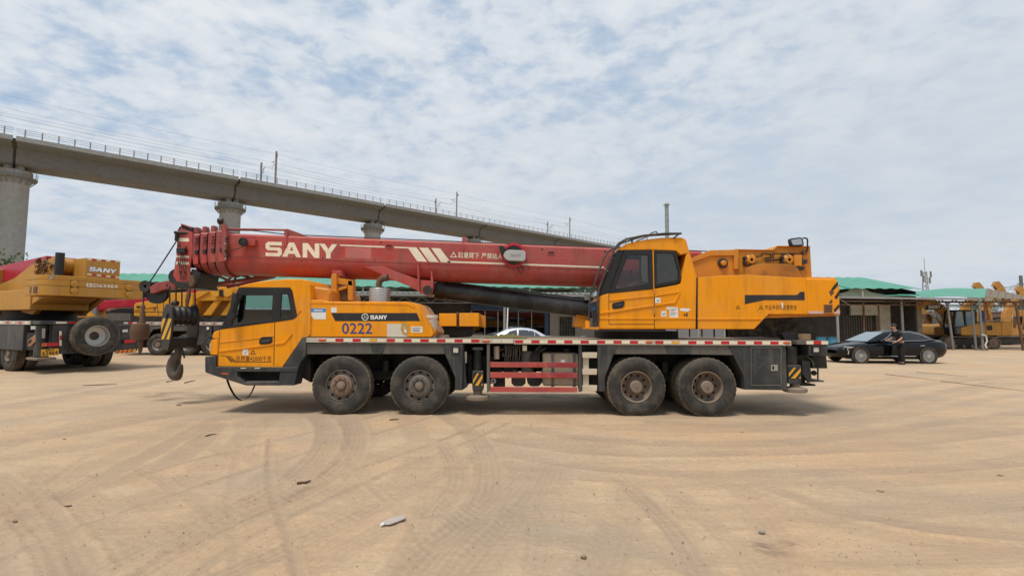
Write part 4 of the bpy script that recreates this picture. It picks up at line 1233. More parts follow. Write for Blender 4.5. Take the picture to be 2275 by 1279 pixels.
# ---- front outrigger
def jack(px0, px1, py0, py1, pad, neck_y, dy=0.05, tag=''):
    j = prism('outrigger_jack', [(px0 + 1, py0), (px1 - 1, py0), (px1, py0 + 3), (px1, py1 - 9), (px1 - 1, py1), (px0 + 1, py1), (px0, py1 - 9), (px0, py0 + 3)], YS + dy, YS + dy + 0.24, BLACK, CR, 0.012)
    pw = px1 - px0
    h0, h1 = py0 + 5, py1 - 12
    hh = h1 - h0
    prism('hazard_plate', rect(px0 + 1.2, h0, px1 - 1.2, h1), YS + dy - 0.004, YS + dy, INK_K, j, 0.0)
    yy = YS + dy - 0.006
    for pts in ([(0.03, 0.55), (0.42, 0.0), (0.62, 0.0), (0.03, 0.85)][0:4], [(0.2, 1.0), (0.97, 0.05), (0.97, 0.38), (0.55, 1.0)], [(0.82, 1.0), (0.97, 0.82), (0.97, 1.0)]):
        prism('hazard_stripe', [(px0 + 1.4 + a * (pw - 2.8), h0 + b * hh) for a, b in pts], yy, yy + 0.0015, HAZ_Y, j, 0.0)
    cx = (px0 + px1) / 2
    c = at(cx, neck_y, YS + dy + 0.12)
    MB().cyl(at(cx, py1 - 2, YS + dy + 0.12), c, 0.085, 20).build('jack_ram', RIM_TAN, j)
    r = pad
    MB().lathe([(0.10, 0.05), (r * 0.95, 0.03), (r, 0.02), (r, -0.03), (r * 0.9, -0.045), (0.0001, -0.045)], c, 40, 'z').build('foot_pad', RIM_TAN, j)
    return j
jack(1049, 1074, 824, 868, 0.22, 881.5)
MB().cyl(at(1061.5, 771, YS + 0.2), at(1061.5, 826, YS + 0.2), 0.078, 20).build('jack_cylinder', CHASSIS, CR)
prism('jack_collar', rect(1050, 771, 1073, 777), YS + 0.1, YS + 0.3, GREYDARK, CR, 0.008)
prism('outrigger_guard', [(1081.5, 764), (1088, 764), (1088, 870), (1081.5, 871)], YS + 0.0, YS + 0.42, GREYDARK, CR, 0.006)
prism('outrigger_box', rect(1036, 790, 1100, 852), YS + 0.35, YF - 0.35, CHASSIS, CR, 0.02)
prism('reflector_tin', rect(1029.5, 781, 1037, 806), YS + 0.14, YS + 0.16, PAPER_T, CR, 0.002)
MB().cyl(at(1044, 787, YS + 0.35), at(1044, 850, YS + 0.35), 0.06, 14).build('air_reservoir', CHASSIS, CR)
# ---- side guard bars
for a, b in ((804, 815.5), (826.5, 839), (859, 870.5)):
    prism('side_guard_bar', [(1089, a), (1283, a + 1), (1283, b + 0.5), (1089, b)], YS + 0.0, YS + 0.04, RED_BAR, CR, 0.006)
# fuel tank
p0, p1 = at(1206, 784, YS + 0.1), at(1287, 858, YS + 0.1)
MB().box(p0.x, p1.x, YS + 0.1, YS + 0.68, p1.z, p0.z).build('fuel_tank', TANK, CR, 0.05, seg=3)
tk = bpy.data.objects['fuel_tank']
for px in (1228, 1276):
    a = at(px, 784, YS + 0.09)
    MB().box(a.x - 0.025, a.x + 0.025, YS + 0.088, YS + 0.69, p1.z - 0.008, p0.z + 0.008).build('tank_strap', GREYDARK, tk, 0.003)
MB().lathe([(0.055, 0), (0.055, 0.05), (0.07, 0.055), (0.07, 0.085), (0.02, 0.095)], at(1259, 785, YS + 0.3), 16, 'z', cap=True).build('filler_cap', CHASSIS, tk)
prism('warning_sticker', rect(1246, 799, 1255, 804.5), YS + 0.097, YS + 0.099, PAPER, tk, 0.0)
# valve gear behind the guard bars
MB().cyl(at(1103, 769, YS + 0.25), at(1103, 797, YS + 0.25), 0.055, 16).build('oil_filter', STEPM, CR)
hs = MB()
for k in range(8):
    px = 1122 + k * 4.6
    hs.tube([at(px, 766, YS + 0.32), at(px + random.uniform(-2, 2), 785, YS + 0.3), at(px - random.uniform(0, 4), 803, YS + 0.36)], 0.013, 7)
hs.build('hydraulic_hose', GREYDARK, CR)['kind'] = 'stuff'
MB().cyl(at(1178, 800, YS + 0.35), at(1198, 800, YS + 0.35), 0.17, 20).build('air_tank', CHASSIS, CR)
MB().lathe([(0.12, 0), (0.125, 0.06), (0.125, 0.34), (0.11, 0.4)], at(1172, 803, YS + 0.35) - Vector((0, 0, 0.2)), 18, 'z', cap=True).build('pump_canister', GREYDARK, CR)
prism('tag_plate', rect(1161, 767, 1170.5, 779), YS + 0.1, YS + 0.105, TAPE_W, CR, 0.001)
for px in (1152, 1188):
    prism('battery_tray', [(px - 16, 838), (px + 16, 838), (px + 16, 851), (px + 9, 858), (px - 9, 858), (px - 16, 851)], YS + 0.25, YS + 0.75, CHASSIS, CR, 0.02)
MB().lathe([(0.02, -0.01), (0.05, -0.01), (0.055, 0.05)], at(1096, 846, YS + 0.2), 20).build('glad_hand_cap', STEEL, CR)
prism('valve_block', rect(1093, 818, 1116, 836), YS + 0.3, YS + 0.5, CHASSIS, CR, 0.01)
prism('valve_block', rect(1118, 806, 1150, 834), YS + 0.4, YS + 0.7, CHASSIS, CR, 0.01)
prism('valve_block', rect(1096, 838, 1122, 860), YS + 0.35, YS + 0.6, CHASSIS, CR, 0.01)
cl = MB()
rs = random.Random(4)
for k in range(34):
    px, py = rs.uniform(1092, 1205), rs.uniform(768, 836)
    y = YS + rs.uniform(0.3, 0.6)
    a = at(px, py, y)
    cl.tube([a, a + Vector((rs.uniform(-0.15, 0.15), rs.uniform(-0.05, 0.2), rs.uniform(-0.12, 0.12)))], rs.uniform(0.008, 0.028), 6)
cl.build('pipe_clutter', GREYDARK, CR)['kind'] = 'stuff'
# ladder
prism('ladder_upright', rect(1285.5, 764, 1292.5, 870), YS + 0.0, YS + 0.05, BLACK, CR, 0.005)
for a, b in ((782.5, 795), (819.5, 832), (856, 868.5)):
    prism('ladder_step', [(1293.5, a), (1327, a), (1326, b), (1294.5, b)], YS + 0.005, YS + 0.2, STEPM, CR, 0.006)
prism('ladder_backing', rect(1295, 795, 1308, 858), YS + 0.06, YS + 0.075, STEPM, CR, 0.002)
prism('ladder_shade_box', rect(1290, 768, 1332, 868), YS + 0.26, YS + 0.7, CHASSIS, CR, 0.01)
# ---- rear outrigger and tail
jack(1750.5, 1781, 811, 852, 0.21, 864.5, 0.05)
prism('rear_jack_tube', rect(1749, 770, 1772, 812), YS + 0.12, YS + 0.36, CHASSIS, CR, 0.015)
prism('rear_outrigger_box', rect(1752, 770, 1790, 850), YS + 0.4, YF - 0.4, CHASSIS, CR, 0.02)
tb = prism('tail_block', rect(1797, 764.5, 1839, 790), YS + 0.0, YS + 0.5, BLACK, CR, 0.012)
ringp('lamp_bezel', rect(1804, 768, 1824, 785), rect(1808, 771.5, 1820.5, 781.5), YS - 0.02, YS + 0.01, BLACK_CLEAN, tb, 0.004)
prism('side_lamp', rect(1807.6, 771, 1821, 782), YS - 0.006, YS + 0.005, LAMPW, tb, 0.004)
te = MB().box(Xp(1770), Xp(1839), YS - 0.012, YF + 0.012, ZD - 0.075, ZD + 0.0).build('tail_deck', GREYDARK, CR, 0.005)
for a, b, c in ((1790, 1806, TAPE_W), (1806, 1823, TAPE_R), (1823, 1838.5, TAPE_W)):
    MB().box(Xp(a + 0.2), Xp(b - 0.2), YS - 0.018, YS - 0.0122, ZD - 0.07, ZD - 0.008).build('reflective_strip', c, te)
prism('tail_post', [(1737, 740), (1768, 737), (1770, 770), (1778, 812), (1752, 812), (1752, 770)], YS + 0.42, YS + 0.6, BLACK, CR, 0.012)
prism('tail_bracket', [(1768, 737), (1776, 750), (1772, 770), (1768, 770)], YS + 0.42, YS + 0.9, BLACK, CR, 0.008)
prism('tail_plate', [(1782, 800), (1800, 802), (1804, 848), (1797, 850), (1783, 830)], YS + 0.18, YS + 0.24, BLACK, CR, 0.008)
prism('bumper', [(1802, 790), (1836, 790), (1838.5, 818), (1804, 818)], YS + 0.3, YF - 0.3, CHASSIS, CR, 0.01)
for y in (YS + 0.2,):
    tubep('tail_step', [(1817, 818, y), (1817, 846, y), (1830, 846.5, y), (1806, 846.5, y)], 0.018, GREYDARK, CR)
prism('tail_step_tread', rect(1805, 845, 1831, 848), YS + 0.2, YS + 1.0, GREYDARK, CR, 0.003)
prism('tail_skid', [(1778, 849), (1812, 853), (1812, 857), (1780, 857)], YS + 0.25, YS + 0.75, CHASSIS, CR, 0.005)
hs = MB()
for k in range(5):
    hs.tube([at(1772, 792 + 3 * k, YS + 0.3 + 0.03 * k), at(1790 + 3 * k, 788 + 3 * k, YS + 0.25 + 0.03 * k), at(1803 + 2 * k, 800 + 3 * k, YS + 0.25 + 0.03 * k), at(1808 + 1.5 * k, 815, YS + 0.3 + 0.03 * k)], 0.016, 7)
hs.build('hydraulic_hose', GREYDARK, CR)['kind'] = 'stuff'
MB().cyl(at(1808, 828, YS + 0.25), at(1808, 828, YS + 0.55), 0.05, 14).build('tow_pin', CHASSIS, CR)

# ================================================================== driving cab
YC0, YC1 = YS + 0.0, YF - 0.05
CABL = [(483, 813), (485, 755), (487, 733.5), (490, 731.5), (613.2, 714.6), (651, 709), (659.5, 703), (672, 690), (690, 690), (690, 742), (683, 748), (672, 749), (627, 815), (626, 815.5)]
cab = prism('cab_shell', CABL, YC0, YC1, ORANGE, CR, 0.035, seg=3)
ROOF = [(529, 639), (534, 635), (547.6, 630.8), (570, 626.5), (594.5, 623), (620, 620.6), (641, 619.6), (672, 619.8), (681, 622), (688, 632), (690, 650), (690, 691), (668, 692), (659, 703), (655, 680), (649, 648), (644, 640)]
prism('cab_roof', ROOF, YC0 + 0.003, YC1 - 0.003, ORANGE, cab, 0.04, seg=3)
prism('sleeper_back', [(684, 634), (730, 640), (735, 650), (735, 745), (684, 745)], YC0 + 0.22, YC1 - 0.3, ORANGE_DULL, cab, 0.05, seg=3)
prism('back_panel_trim', [(687, 650), (690, 640), (726, 644), (731, 652), (731, 668), (687, 668)], YC0 + 0.20, YC0 + 0.22, ORANGE_DULL, cab, 0.006)
ribs = MB()
for px in (697, 709, 721):
    ribs.tube([at(px, 625 + (px - 690) * 0.3 + 7, YC0 + 0.3), at(px, 625 + (px - 690) * 0.3 + 7, YC1 - 0.4)], 0.03, 8)
ribs.build('roof_rib', ORANGE_DULL, cab)['kind'] = 'stuff'
# window frames (near and far side) and glass
DO = [(488.5, 731.5), (507, 692), (524, 650), (530, 638.5), (578, 638.5), (621, 638.5), (617, 714.5), (560, 721.5)]
DI = [(513, 724), (523, 692), (530.5, 668), (537, 656), (570, 656), (606, 656), (603, 709.5), (560, 716)]
QO = [(620.5, 638.5), (634, 638.5), (644, 638.5), (648.5, 645), (659.5, 700), (657, 705.5), (650, 709.5), (616.5, 714.6)]
QI = [(625, 654), (632, 654), (638, 654), (640, 658), (646.5, 696), (645.5, 700), (641, 704), (621.5, 708.5)]
for y0, y1, sfx in ((YC0 - 0.006, YC0 + 0.05, 0), (YC1 - 0.05, YC1 + 0.006, 1)):
    ringp('door_window_frame', DO, DI, y0, y1, BLACK_CLEAN, cab, 0.006)
    ringp('quarter_window_frame', QO, QI, y0, y1, BLACK_CLEAN, cab, 0.006)
    # seen from the far side the same outline stands at the far plane
    g0 = y0 + 0.02
    prism('door_window', [(x + (1 if i in (0, 1) else 0), y) for i, (x, y) in enumerate(DI)], YC0 + 0.02, YC0 + 0.024, GLASS_M, cab, 0.0) if sfx == 0 else None
    prism('quarter_window', QI, YC0 + 0.02, YC0 + 0.024, GLASS_M, cab, 0.0) if sfx == 0 else None
# far side uses the same true-size outline: rebuild on the far plane in true size
for o in [x for x in bpy.data.objects if x.parent == cab and x.name.startswith(('door_window_frame', 'quarter_window_frame'))]:
    ys_ = [v.co.y for v in o.data.vertices]
    if min(ys_) + OFF[cab.name].y > 10.5:
        bpy.data.objects.remove(o)
for nm, A, B in (('door_window_frame', DO, DI), ('quarter_window_frame', QO, QI)):
    sh = Vector((0, YC1 - YC0 - 0.04, 0))
    MB().ring([at(x, y, YC0) + sh for x, y in A], [at(x, y, YC0) + sh for x, y in B], (0, 0.05, 0)).build(nm, BLACK_CLEAN, cab, 0.006)
# windscreen with pillars
ws = [at(489, 731, YC0), at(530, 638, YC0)]
wv = [ws[0] + Vector((0.02, 0.05, 0)), ws[1] + Vector((0.02, 0.05, 0)), ws[1] + Vector((0.02, YC1 - YC0 - 0.05, 0)), ws[0] + Vector((0.02, YC1 - YC0 - 0.05, 0))]
mk('windscreen', wv + [p + Vector((0.006, 0, 0)) for p in wv], [(0, 1, 2, 3), (7, 6, 5, 4), (0, 4, 5, 1), (1, 5, 6, 2), (2, 6, 7, 3), (3, 7, 4, 0)], GLASS, cab)
# door seam, creases, handle
prism('door_seam', [(609.5, 716), (611, 716), (609, 812), (607.4, 812)], YC0 - 0.002, YC0 + 0.01, INK_BR, cab, 0.0)
prism('door_seam', [(487.6, 735), (488.8, 735), (484.6, 812), (483.6, 812)], YC0 - 0.002, YC0 + 0.01, INK_BR, cab, 0.0)
prism('crease_ridge', [(486, 777), (560, 768.5), (608, 762), (608, 766), (560, 773), (486, 782)], YC0 - 0.016, YC0 + 0.01, ORANGE, cab, 0.008)
prism('crease_ridge', [(611, 761.5), (629, 759), (646, 741), (650, 741), (632, 763), (611, 766)], YC0 - 0.016, YC0 + 0.01, ORANGE, cab, 0.008)
prism('crease_ridge', [(487, 759), (560, 751), (609, 744.5), (609, 746.5), (560, 753.5), (487, 762)], YC0 - 0.010, YC0 + 0.01, ORANGE, cab, 0.006)
hd = [(575, 758), (578, 750.5), (583, 748), (600, 747), (604, 750), (604, 757), (601, 762), (596, 763.5), (579, 764.5), (575, 762)]
h_ = prism('door_handle', hd, YC0 - 0.022, YC0 + 0.01, BLACK_CLEAN, cab, 0.008)
prism('handle_grip', [(580, 756), (600, 753.5), (601, 757), (598, 759), (581, 760.5)], YC0 - 0.036, YC0 - 0.022, BLACK, h_, 0.005)
pod = prism('headlamp_pod', [(467, 756), (478, 752.5), (484, 754), (483.5, 786), (480, 789), (465.5, 787.5)], YC0 - 0.01, YC0 + 0.35, ORANGE, cab, 0.02)
prism('front_corner', [(470, 751), (474, 737), (487, 733), (487, 753)], YC0 + 0.01, YC1 - 0.01, ORANGE, cab, 0.02)
prism('headlamp', [(466, 762), (469, 762), (469, 780), (465.5, 780)], YC0 + 0.02, YC0 + 0.3, LAMPW, cab, 0.004)
# lettering, sticker, stripes on the door
yl = YC0 - 0.0022
text('door_lettering', '总质量42000千克', quadmap(524, 790, 603, 802), onY(yl), INK_BR, cab, 0.0)
for pts in ([(489, 790.3), (501, 790.3), (513, 804), (516.5, 804), (502.5, 789.3), (489, 789.3)][0:6], [(504.5, 789.8), (507, 789.8), (521, 804), (518.5, 804)], [(510, 789.8), (512, 789.8), (524, 802.6), (602, 802.6), (602, 804), (522.5, 804)]):
    prism('door_stripe', pts, yl - 0.001, yl + 0.0008, INK_BR, cab, 0.0)
def warn(px, py, s, Y, parent, m=INK_BR, bg_=PLATEY):
    "warning triangle"
    t_ = ringp('warning_triangle', [(px, py - s * 0.55), (px + s * 0.62, py + s * 0.45), (px - s * 0.62, py + s * 0.45)], [(px, py - s * 0.28), (px + s * 0.38, py + s * 0.31), (px - s * 0.38, py + s * 0.31)], Y, Y + 0.0012, m, parent, 0.0)
    return t_
prism('sticker', rect(539, 775.5, 551.5, 788.5), yl, yl + 0.001, PAPER, cab, 0.0)
prism('sticker_mark', [(542.5, 782), (545, 784.5), (549, 779), (549.5, 780), (545, 786), (542, 783)], yl - 0.0012, yl - 0.0002, INK_K, cab, 0.0)
warn(562, 782.5, 10, yl, cab)
# black lower bumper with its step recess
bmp = MB()
bump_pts = [(455, 793), (458, 791.5), (479, 791.5), (479, 816), (662, 816.5), (660, 832), (653.5, 855.8), (545.5, 856), (477, 834.5), (457, 827.5), (455, 824)]
BMP = prism('front_bumper', [(455, 793), (458, 791.5), (479, 791.5), (479, 816), (524, 816.5), (528, 836), (545, 852), (545.5, 856), (477, 834.5), (457, 827.5), (455, 824)], YC0 - 0.04, YC1 + 0.04, BLACK, cab, 0.018)
prism('step_top_rail', [(478.5, 814.5), (662, 815.5), (661.5, 826), (524, 825), (480, 820)], YC0 - 0.045, YC0 + 0.25, BLACK, cab, 0.01)
prism('step_rear_cheek', [(622, 825.5), (661, 826), (653.5, 855.8), (618, 855.8)], YC0 - 0.035, YC0 + 0.3, BLACK, cab, 0.012)
st_ = prism('entry_step', [(545, 849), (622, 848), (622, 856), (546, 856)], YC0 - 0.04, YC0 + 0.28, BLACK, cab, 0.012)
prism('step_tread', [(548, 846.6), (618, 846), (618, 848.5), (546, 849)], YC0 - 0.02, YC0 + 0.26, GREYDARK, cab, 0.003)
prism('step_recess', [(520, 824), (625, 824), (625, 856), (545, 856)], YC0 + 0.25, YC0 + 0.4, CHASSIS, cab, 0.01)
for px in (540.5, 571.5):
    prism('step_reflector', rect(px - 6, 816.6, px + 6, 818.4), YC0 - 0.05, YC0 - 0.044, TAPE_W, cab, 0.0)
prism('bumper_marker', [(490, 828), (506, 828.5), (506, 832), (492, 831)], YC0 - 0.044, YC0 - 0.038, AMBER, cab, 0.001)
prism('rear_mudguard', [(627, 816), (645, 790), (670, 750), (679.5, 748), (679.5, 787), (668, 806), (662, 816.5)], YC0 - 0.012, YC0 + 0.5, BLACK, cab, 0.015)
prism('mudguard_inner', [(655, 800), (680, 770), (690, 786), (690, 850), (664, 835)], YC0 + 0.3, YC0 + 0.6, CHASSIS, cab, 0.02)
# mirror, wiper arm, interior
tubep('mirror_arm', [(526, 652, YC0 - 0.02), (522, 668, YC0 - 0.16), (517, 690, YC0 - 0.16), (512, 706, YC0 - 0.05)], 0.016, BLACK_CLEAN, cab)
prism('wing_mirror', [(515.5, 650), (526, 651), (520, 706), (513, 716), (507, 716), (509, 690)], YC0 - 0.16, YC0 - 0.09, BLACK_CLEAN, cab, 0.016)
ringp('far_mirror_hoop', [(520, 700), (523, 680), (530, 673.5), (535, 676), (535, 690), (528, 700)], [(522, 697.5), (525, 682), (530, 676.5), (533, 678), (533, 689), (527, 697.5)], YC1 + 0.1, YC1 + 0.14, BLACK_CLEAN, cab, 0.006)
prism('dashboard', [(500, 724), (536, 712), (556, 714), (560, 745), (492, 748)], YC0 + 0.1, YC1 - 0.1, BLACK_CLEAN, cab, 0.02)
for y in (YC0 + 0.4, YC1 - 0.9):
    s_ = prism('seat_back', [(572, 694), (590, 694), (592, 730), (570, 730)], y, y + 0.5, BLACK_CLEAN, cab, 0.03)
p = at(549, 712, YC0 + 0.65)
sw = MB()
pts = []
for k in range(20):
    a = 2 * math.pi * k / 19
    pts.append(p + Vector((0.08 * math.cos(a), 0.22 * math.sin(a), 0.12 * math.cos(a))))
sw.tube(pts, 0.016, 8, caps=False).build('steering_wheel', BLACK_CLEAN, cab)
tubep('window_charm', [(598, 657, YC0 + 0.5), (598, 675, YC0 + 0.5)], 0.003, INK_K, cab)
MB().lathe([(0.004, 0), (0.022, -0.03), (0.02, -0.12), (0.035, -0.28), (0.002, -0.29)], at(598, 674, YC0 + 0.5), 8, 'z').build('charm_tassel', INK_K, cab)
# loose strap hanging under the bumper
sp_ = []
for k in range(15):
    t = k / 14
    a = math.pi * t
    sp_.append((504 + 62 * t, 842 + 12 * t + 41 * math.sin(a) ** 0.8, YC0 + 0.05 + 0.25 * t))
b = MB()
L_ = [at(*q) for q in sp_]
n = len(L_)
vv = [p - Vector((0, 0.03, 0)) for p in L_] + [p + Vector((0, 0.03, 0)) for p in L_] + [p + Vector((0.006, -0.03, 0.004)) for p in L_] + [p + Vector((0.006, 0.03, 0.004)) for p in L_]
ff = []
for i in range(n - 1):
    ff += [(i, i + 1, n + i + 1, n + i), (2 * n + i, 3 * n + i, 3 * n + i + 1, 2 * n + i + 1), (i, 2 * n + i, 2 * n + i + 1, i + 1), (n + i, n + i + 1, 3 * n + i + 1, 3 * n + i)]
mk('hanging_strap', vv, ff, GREASE, cab)

# ================================================================== engine hood
HOOD = [(681, 748), (684.5, 668.5), (687, 666), (719, 666), (723, 669.3), (905, 669.8), (916, 671.5), (926, 677), (934, 688), (961.5, 737), (962, 744), (958, 748.5)]
hood = prism('engine_hood', HOOD, YS + 0.02, YS + 1.55, ORANGE, CR, 0.03, seg=3)
yh = YS + 0.0175
prism('black_band', [(735.7, 695), (925.8, 695), (933.8, 713), (745, 713)], yh, yh + 0.0025, INK_K, hood, 0.0)
def emblem(cx, cy, r, Y, parent, m, sy=1.0):
    P_ = lambda a, q: (cx + q * r * math.cos(a), cy - q * r * math.sin(a) * sy)
    n = 28
    e_ = ringp('emblem_ring', [P_(2 * math.pi * k / n, 1) for k in range(n)], [P_(2 * math.pi * k / n, 0.82) for k in range(n)], Y, Y + 0.0012, m, parent, 0.0)
    for k in range(3):
        a = math.pi / 2 + k * 2 * math.pi / 3
        prism('emblem_blade', [P_(a, 0.80), P_(a + 0.95, 0.28), P_(a + 0.3, 0.12), P_(a - 0.95, 0.0)], Y, Y + 0.0012, m, e_, 0.0)
emblem(811, 704, 7.6, yh - 0.002, hood, WHITE)
sany('hood_lettering', quadmap(822.7, 700, 860, 709), onY(yh - 0.002), WHITE, hood, (0, 0.0012, 0))
text('fleet_number', '0222', quadmap(760, 717.5, 826.5, 741), onY(yh - 0.0005), INK_B, hood, 0.5)
ns = prism('notice_sheet', [(689, 685), (724, 684.3), (724, 709), (698, 709), (690, 699)], yh, yh + 0.001, PAPER, hood, 0.0)
prism('notice_header', rect(689.5, 685, 723.8, 693), yh - 0.0015, yh - 0.0005, PAPER_B, hood, 0.0)
prism('notice_bar', rect(697, 688, 717, 690.5), yh - 0.003, yh - 0.002, PAPER, hood, 0.0)
prism('torn_poster', [(859.5, 719), (892, 719), (890, 730), (894, 742), (906, 748), (859.5, 748)], yh, yh + 0.001, PAPER_T, hood, 0.0)
prism('poster_backing', [(892, 719), (908, 719), (908, 748), (905, 747.5), (893.5, 741), (889.7, 730)], yh + 0.0003, yh + 0.0013, paint('glue_brown_paper', (0.45, 0.30, 0.10), 0.8, 0.2, damt=0.4), hood, 0.0)
prism('poster_scrap', [(895, 725), (899, 729), (904, 735), (902, 739), (897, 736), (899, 731)], yh - 0.0012, yh - 0.0002, PAPER, hood, 0.0)
prism('small_label', rect(913.5, 725, 938.5, 738), yh, yh + 0.001, PAPER, hood, 0.0)
for k, (a, b) in enumerate(((916, 728), (915, 731.5), (917, 734.5))):
    prism('label_line', rect(a, b, a + 19 - 4 * (k == 2), b + 1.3), yh - 0.0012, yh - 0.0002, INK_K, hood, 0.0)
prism('small_label', rect(735.5, 682.5, 748, 694), yh, yh + 0.001, PAPER, hood, 0.0)
# hood bulges: long crease under the top edge
prism('hood_lip', [(686, 671), (906, 674.5), (922, 681), (919, 683), (905, 677), (686, 673.5)], YS + 0.012, YS + 0.03, ORANGE, hood, 0.004)
# silencer and elbow pipe
cm = at(843, 668, 9.75)
zt = at(843, 640.5, 9.75).z
sil = MB().lathe([(0.198, cm.z - 0.1), (0.198, zt - 0.012), (0.19, zt), (0.06, zt + 0.001)], (cm.x, 9.75, 0), 40, 'z', cap=True).build('silencer', STEEL, CR)
hl = MB()
for i in range(26):
    for j in range(5):
        a = 2 * math.pi * (i + 0.5 * (j % 2)) / 26
        d = Vector((math.cos(a), math.sin(a), 0))
        c = Vector((cm.x, 9.75, zt - 0.035 - 0.05 * j)) + d * 0.198
        hl.cyl(c - d * 0.004, c + d * 0.0012, 0.009, 6)
hl.build('perforation', CONC_D, sil)['kind'] = 'stuff'
MB().lathe([(0.075, 0), (0.075, 0.035), (0.06, 0.036)], (cm.x, 9.75, zt), 20, 'z').build('pipe_collar', RUST, sil)
el = [at(842, 640, 9.75), at(841.5, 632, 9.75), at(843.5, 624, 9.75), at(850, 618.5, 9.75), at(862, 616, 9.75)]
MB().tube(el, [0.06, 0.06, 0.062, 0.066, 0.07], 20, caps=False).build('exhaust_elbow', RUST, sil)
MB().tube([el[-2], el[-1] - Vector((0.006, 0, 0))], [0.05, 0.064], 20).build('pipe_mouth', CONC_D, sil)
# boom rest frame between cab and silencer
rest = prism('boom_rest', [(735, 667), (735, 612), (738, 608), (747, 607), (748, 616), (748, 667)], 9.95, 11.15, ORANGE_DULL, CR, 0.015)
prism('rest_beam', [(748, 617), (783, 622), (784, 636), (748, 630)], 10.0, 10.2, ORANGE_DULL, rest, 0.012)
prism('rest_post', rect(772, 622, 784, 667), 10.0, 10.2, ORANGE_DULL, rest, 0.012)
prism('rest_brace', [(748, 640), (771, 634), (771, 640), (748, 648)], 10.0, 10.2, ORANGE_DULL, rest, 0.012)
prism('rest_box', rect(749, 642, 771, 667), 10.05, 10.4, RUST, rest, 0.012)
prism('rest_pad', [(736, 600), (757, 600), (761, 614), (738, 611)], 10.1, 11.0, RED, rest, 0.015)
# bucket, winch boxes and loose tarp on the deck
bk = Vector((Xp(957, 9.75), 9.75, ZD))
BK = thing('plastic_bucket', bk, 'white plastic bucket standing on the crane deck behind the orange hood', 'bucket')
zt_ = at(957, 699, 9.75).z - bk.z
MB().lathe([(0.10, 0.0), (0.125, zt_ * 0.85), (0.138, zt_ * 0.86), (0.138, zt_ * 0.92), (0.130, zt_ * 0.93), (0.132, zt_), (0.122, zt_), (0.1, 0.02)], bk, 28, 'z').build('body', BUCKET_W, BK)
MB().tube([bk + Vector((0.13 * math.cos(a), -0.13 * abs(math.sin(a)) - 0.01, zt_ * (0.9 - 0.28 * math.sin(a)))) for a in [math.pi * k / 8 for k in range(9)]], 0.004, 6).build('handle', GALV, BK)
sl = prism('swivel_mount', [(983, 725), (1052, 725), (1050, 740), (1044, 748), (1000, 748), (992, 740)], 9.95, 10.4, CHASSIS, CR, 0.015)
MB().cyl(at(1020, 748, 10.2), at(1020, 724, 10.2), 0.2, 24).build('mount_drum', CHASSIS, sl)
prism('link_block', rect(975, 696, 1014, 724.5), 9.75, 10.3, ORANGE, CR, 0.015)
prism('link_block', rect(1020, 695, 1064, 725), 9.75, 10.25, ORANGE, CR, 0.015)
prism('link_wing', [(1062, 697), (1079, 702), (1079, 728), (1062, 725)], 10.2, 10.3, ORANGE_DULL, CR, 0.008)
MB().cyl(at(1017, 693, 9.85), at(1017, 727, 9.85), 0.028, 14).build('link_pin', RUST, CR)
tp = MB()
rs = random.Random(12)
N_ = 26
vv, ff = [], []
for i in range(N_):
    for j in range(5):
        a = at(1076 + i * 3.8, 748, 9.6 + 0.11 * j)
        hgt = 0.07 * math.sin(math.pi * j / 4) * (0.5 + 0.7 * abs(math.sin(i * 0.9 + j))) * math.sin(math.pi * min(1, (i + 0.4) / N_)) + rs.uniform(0, 0.012)
        vv.append((a.x + rs.uniform(-0.01, 0.01), a.y + rs.uniform(-0.03, 0.03), ZD + 0.004 + hgt))
for i in range(N_ - 1):
    for j in range(4):
        ff.append((i * 5 + j, i * 5 + 5 + j, i * 5 + 6 + j, i * 5 + 1 + j))
props(mk('crumpled_tarp', vv, ff, TARP), 'crumpled olive camouflage tarp lying on the crane deck before the silver car', 'tarp')

# ================================================================== boom
SLT, SLB = 0.0385, 0.0335
YBN = 10.20                                   # near face of the boom
def btop(px): return 517.5 + (px - 500) * SLT
def bbot(px): return 611.0 + (px - 500) * SLB
def boom_section(px, grow=0.0, hw=0.40, flat=0.55):
    "closed U outline of the boom at a pixel column"
    zt, zb = at(px, btop(px), YBN).z + grow, at(px, bbot(px), YB).z - grow
    X = at(px, btop(px), YBN).x
    hw += grow
    h = zt - zb
    zs = zt - h * flat
    pts = [(X, YB - hw + 0.04, zt), (X, YB - hw, zt - 0.04), (X, YB - hw, zs)]
    for k in range(1, 14):
        a = math.pi * k / 14
        pts.append((X, YB - hw * math.cos(a), zs - (zs - zb) * math.sin(a) ** 0.8))
    pts += [(X, YB + hw, zs), (X, YB + hw, zt - 0.04), (X, YB + hw - 0.04, zt)]
    return pts
def boom_piece(name, px0, px1, m, parent, grow=0.0, **k):
    A, B = boom_section(px0, grow), boom_section(px1, grow)
    n = len(A)
    return mk(name, A + B, [tuple(range(n)), tuple(range(2 * n - 1, n - 1, -1))] + [(i, n + i, n + (i + 1) % n, (i + 1) % n) for i in range(n)], m, parent, smooth=True, angle=30, **k)
boom = boom_piece('boom', 503, 1560, RED, CR)
def seam_y(px): return btop(px) + (bbot(px) - btop(px)) * 0.55
prism('boom_seam', [(505, seam_y(505) - 0.6), (1400, seam_y(1400) - 0.6), (1400, seam_y(1400) + 0.6), (505, seam_y(505) + 0.6)], YBN - 0.004, YBN + 0.01, RED_DARK, boom, 0.0)
prism('boom_weld', [(505, seam_y(505) - 26), (1130, seam_y(1130) - 26), (1130, seam_y(1130) - 25.5), (505, seam_y(505) - 25.5)], YBN - 0.002, YBN + 0.01, RED_DARK, boom, 0.0)
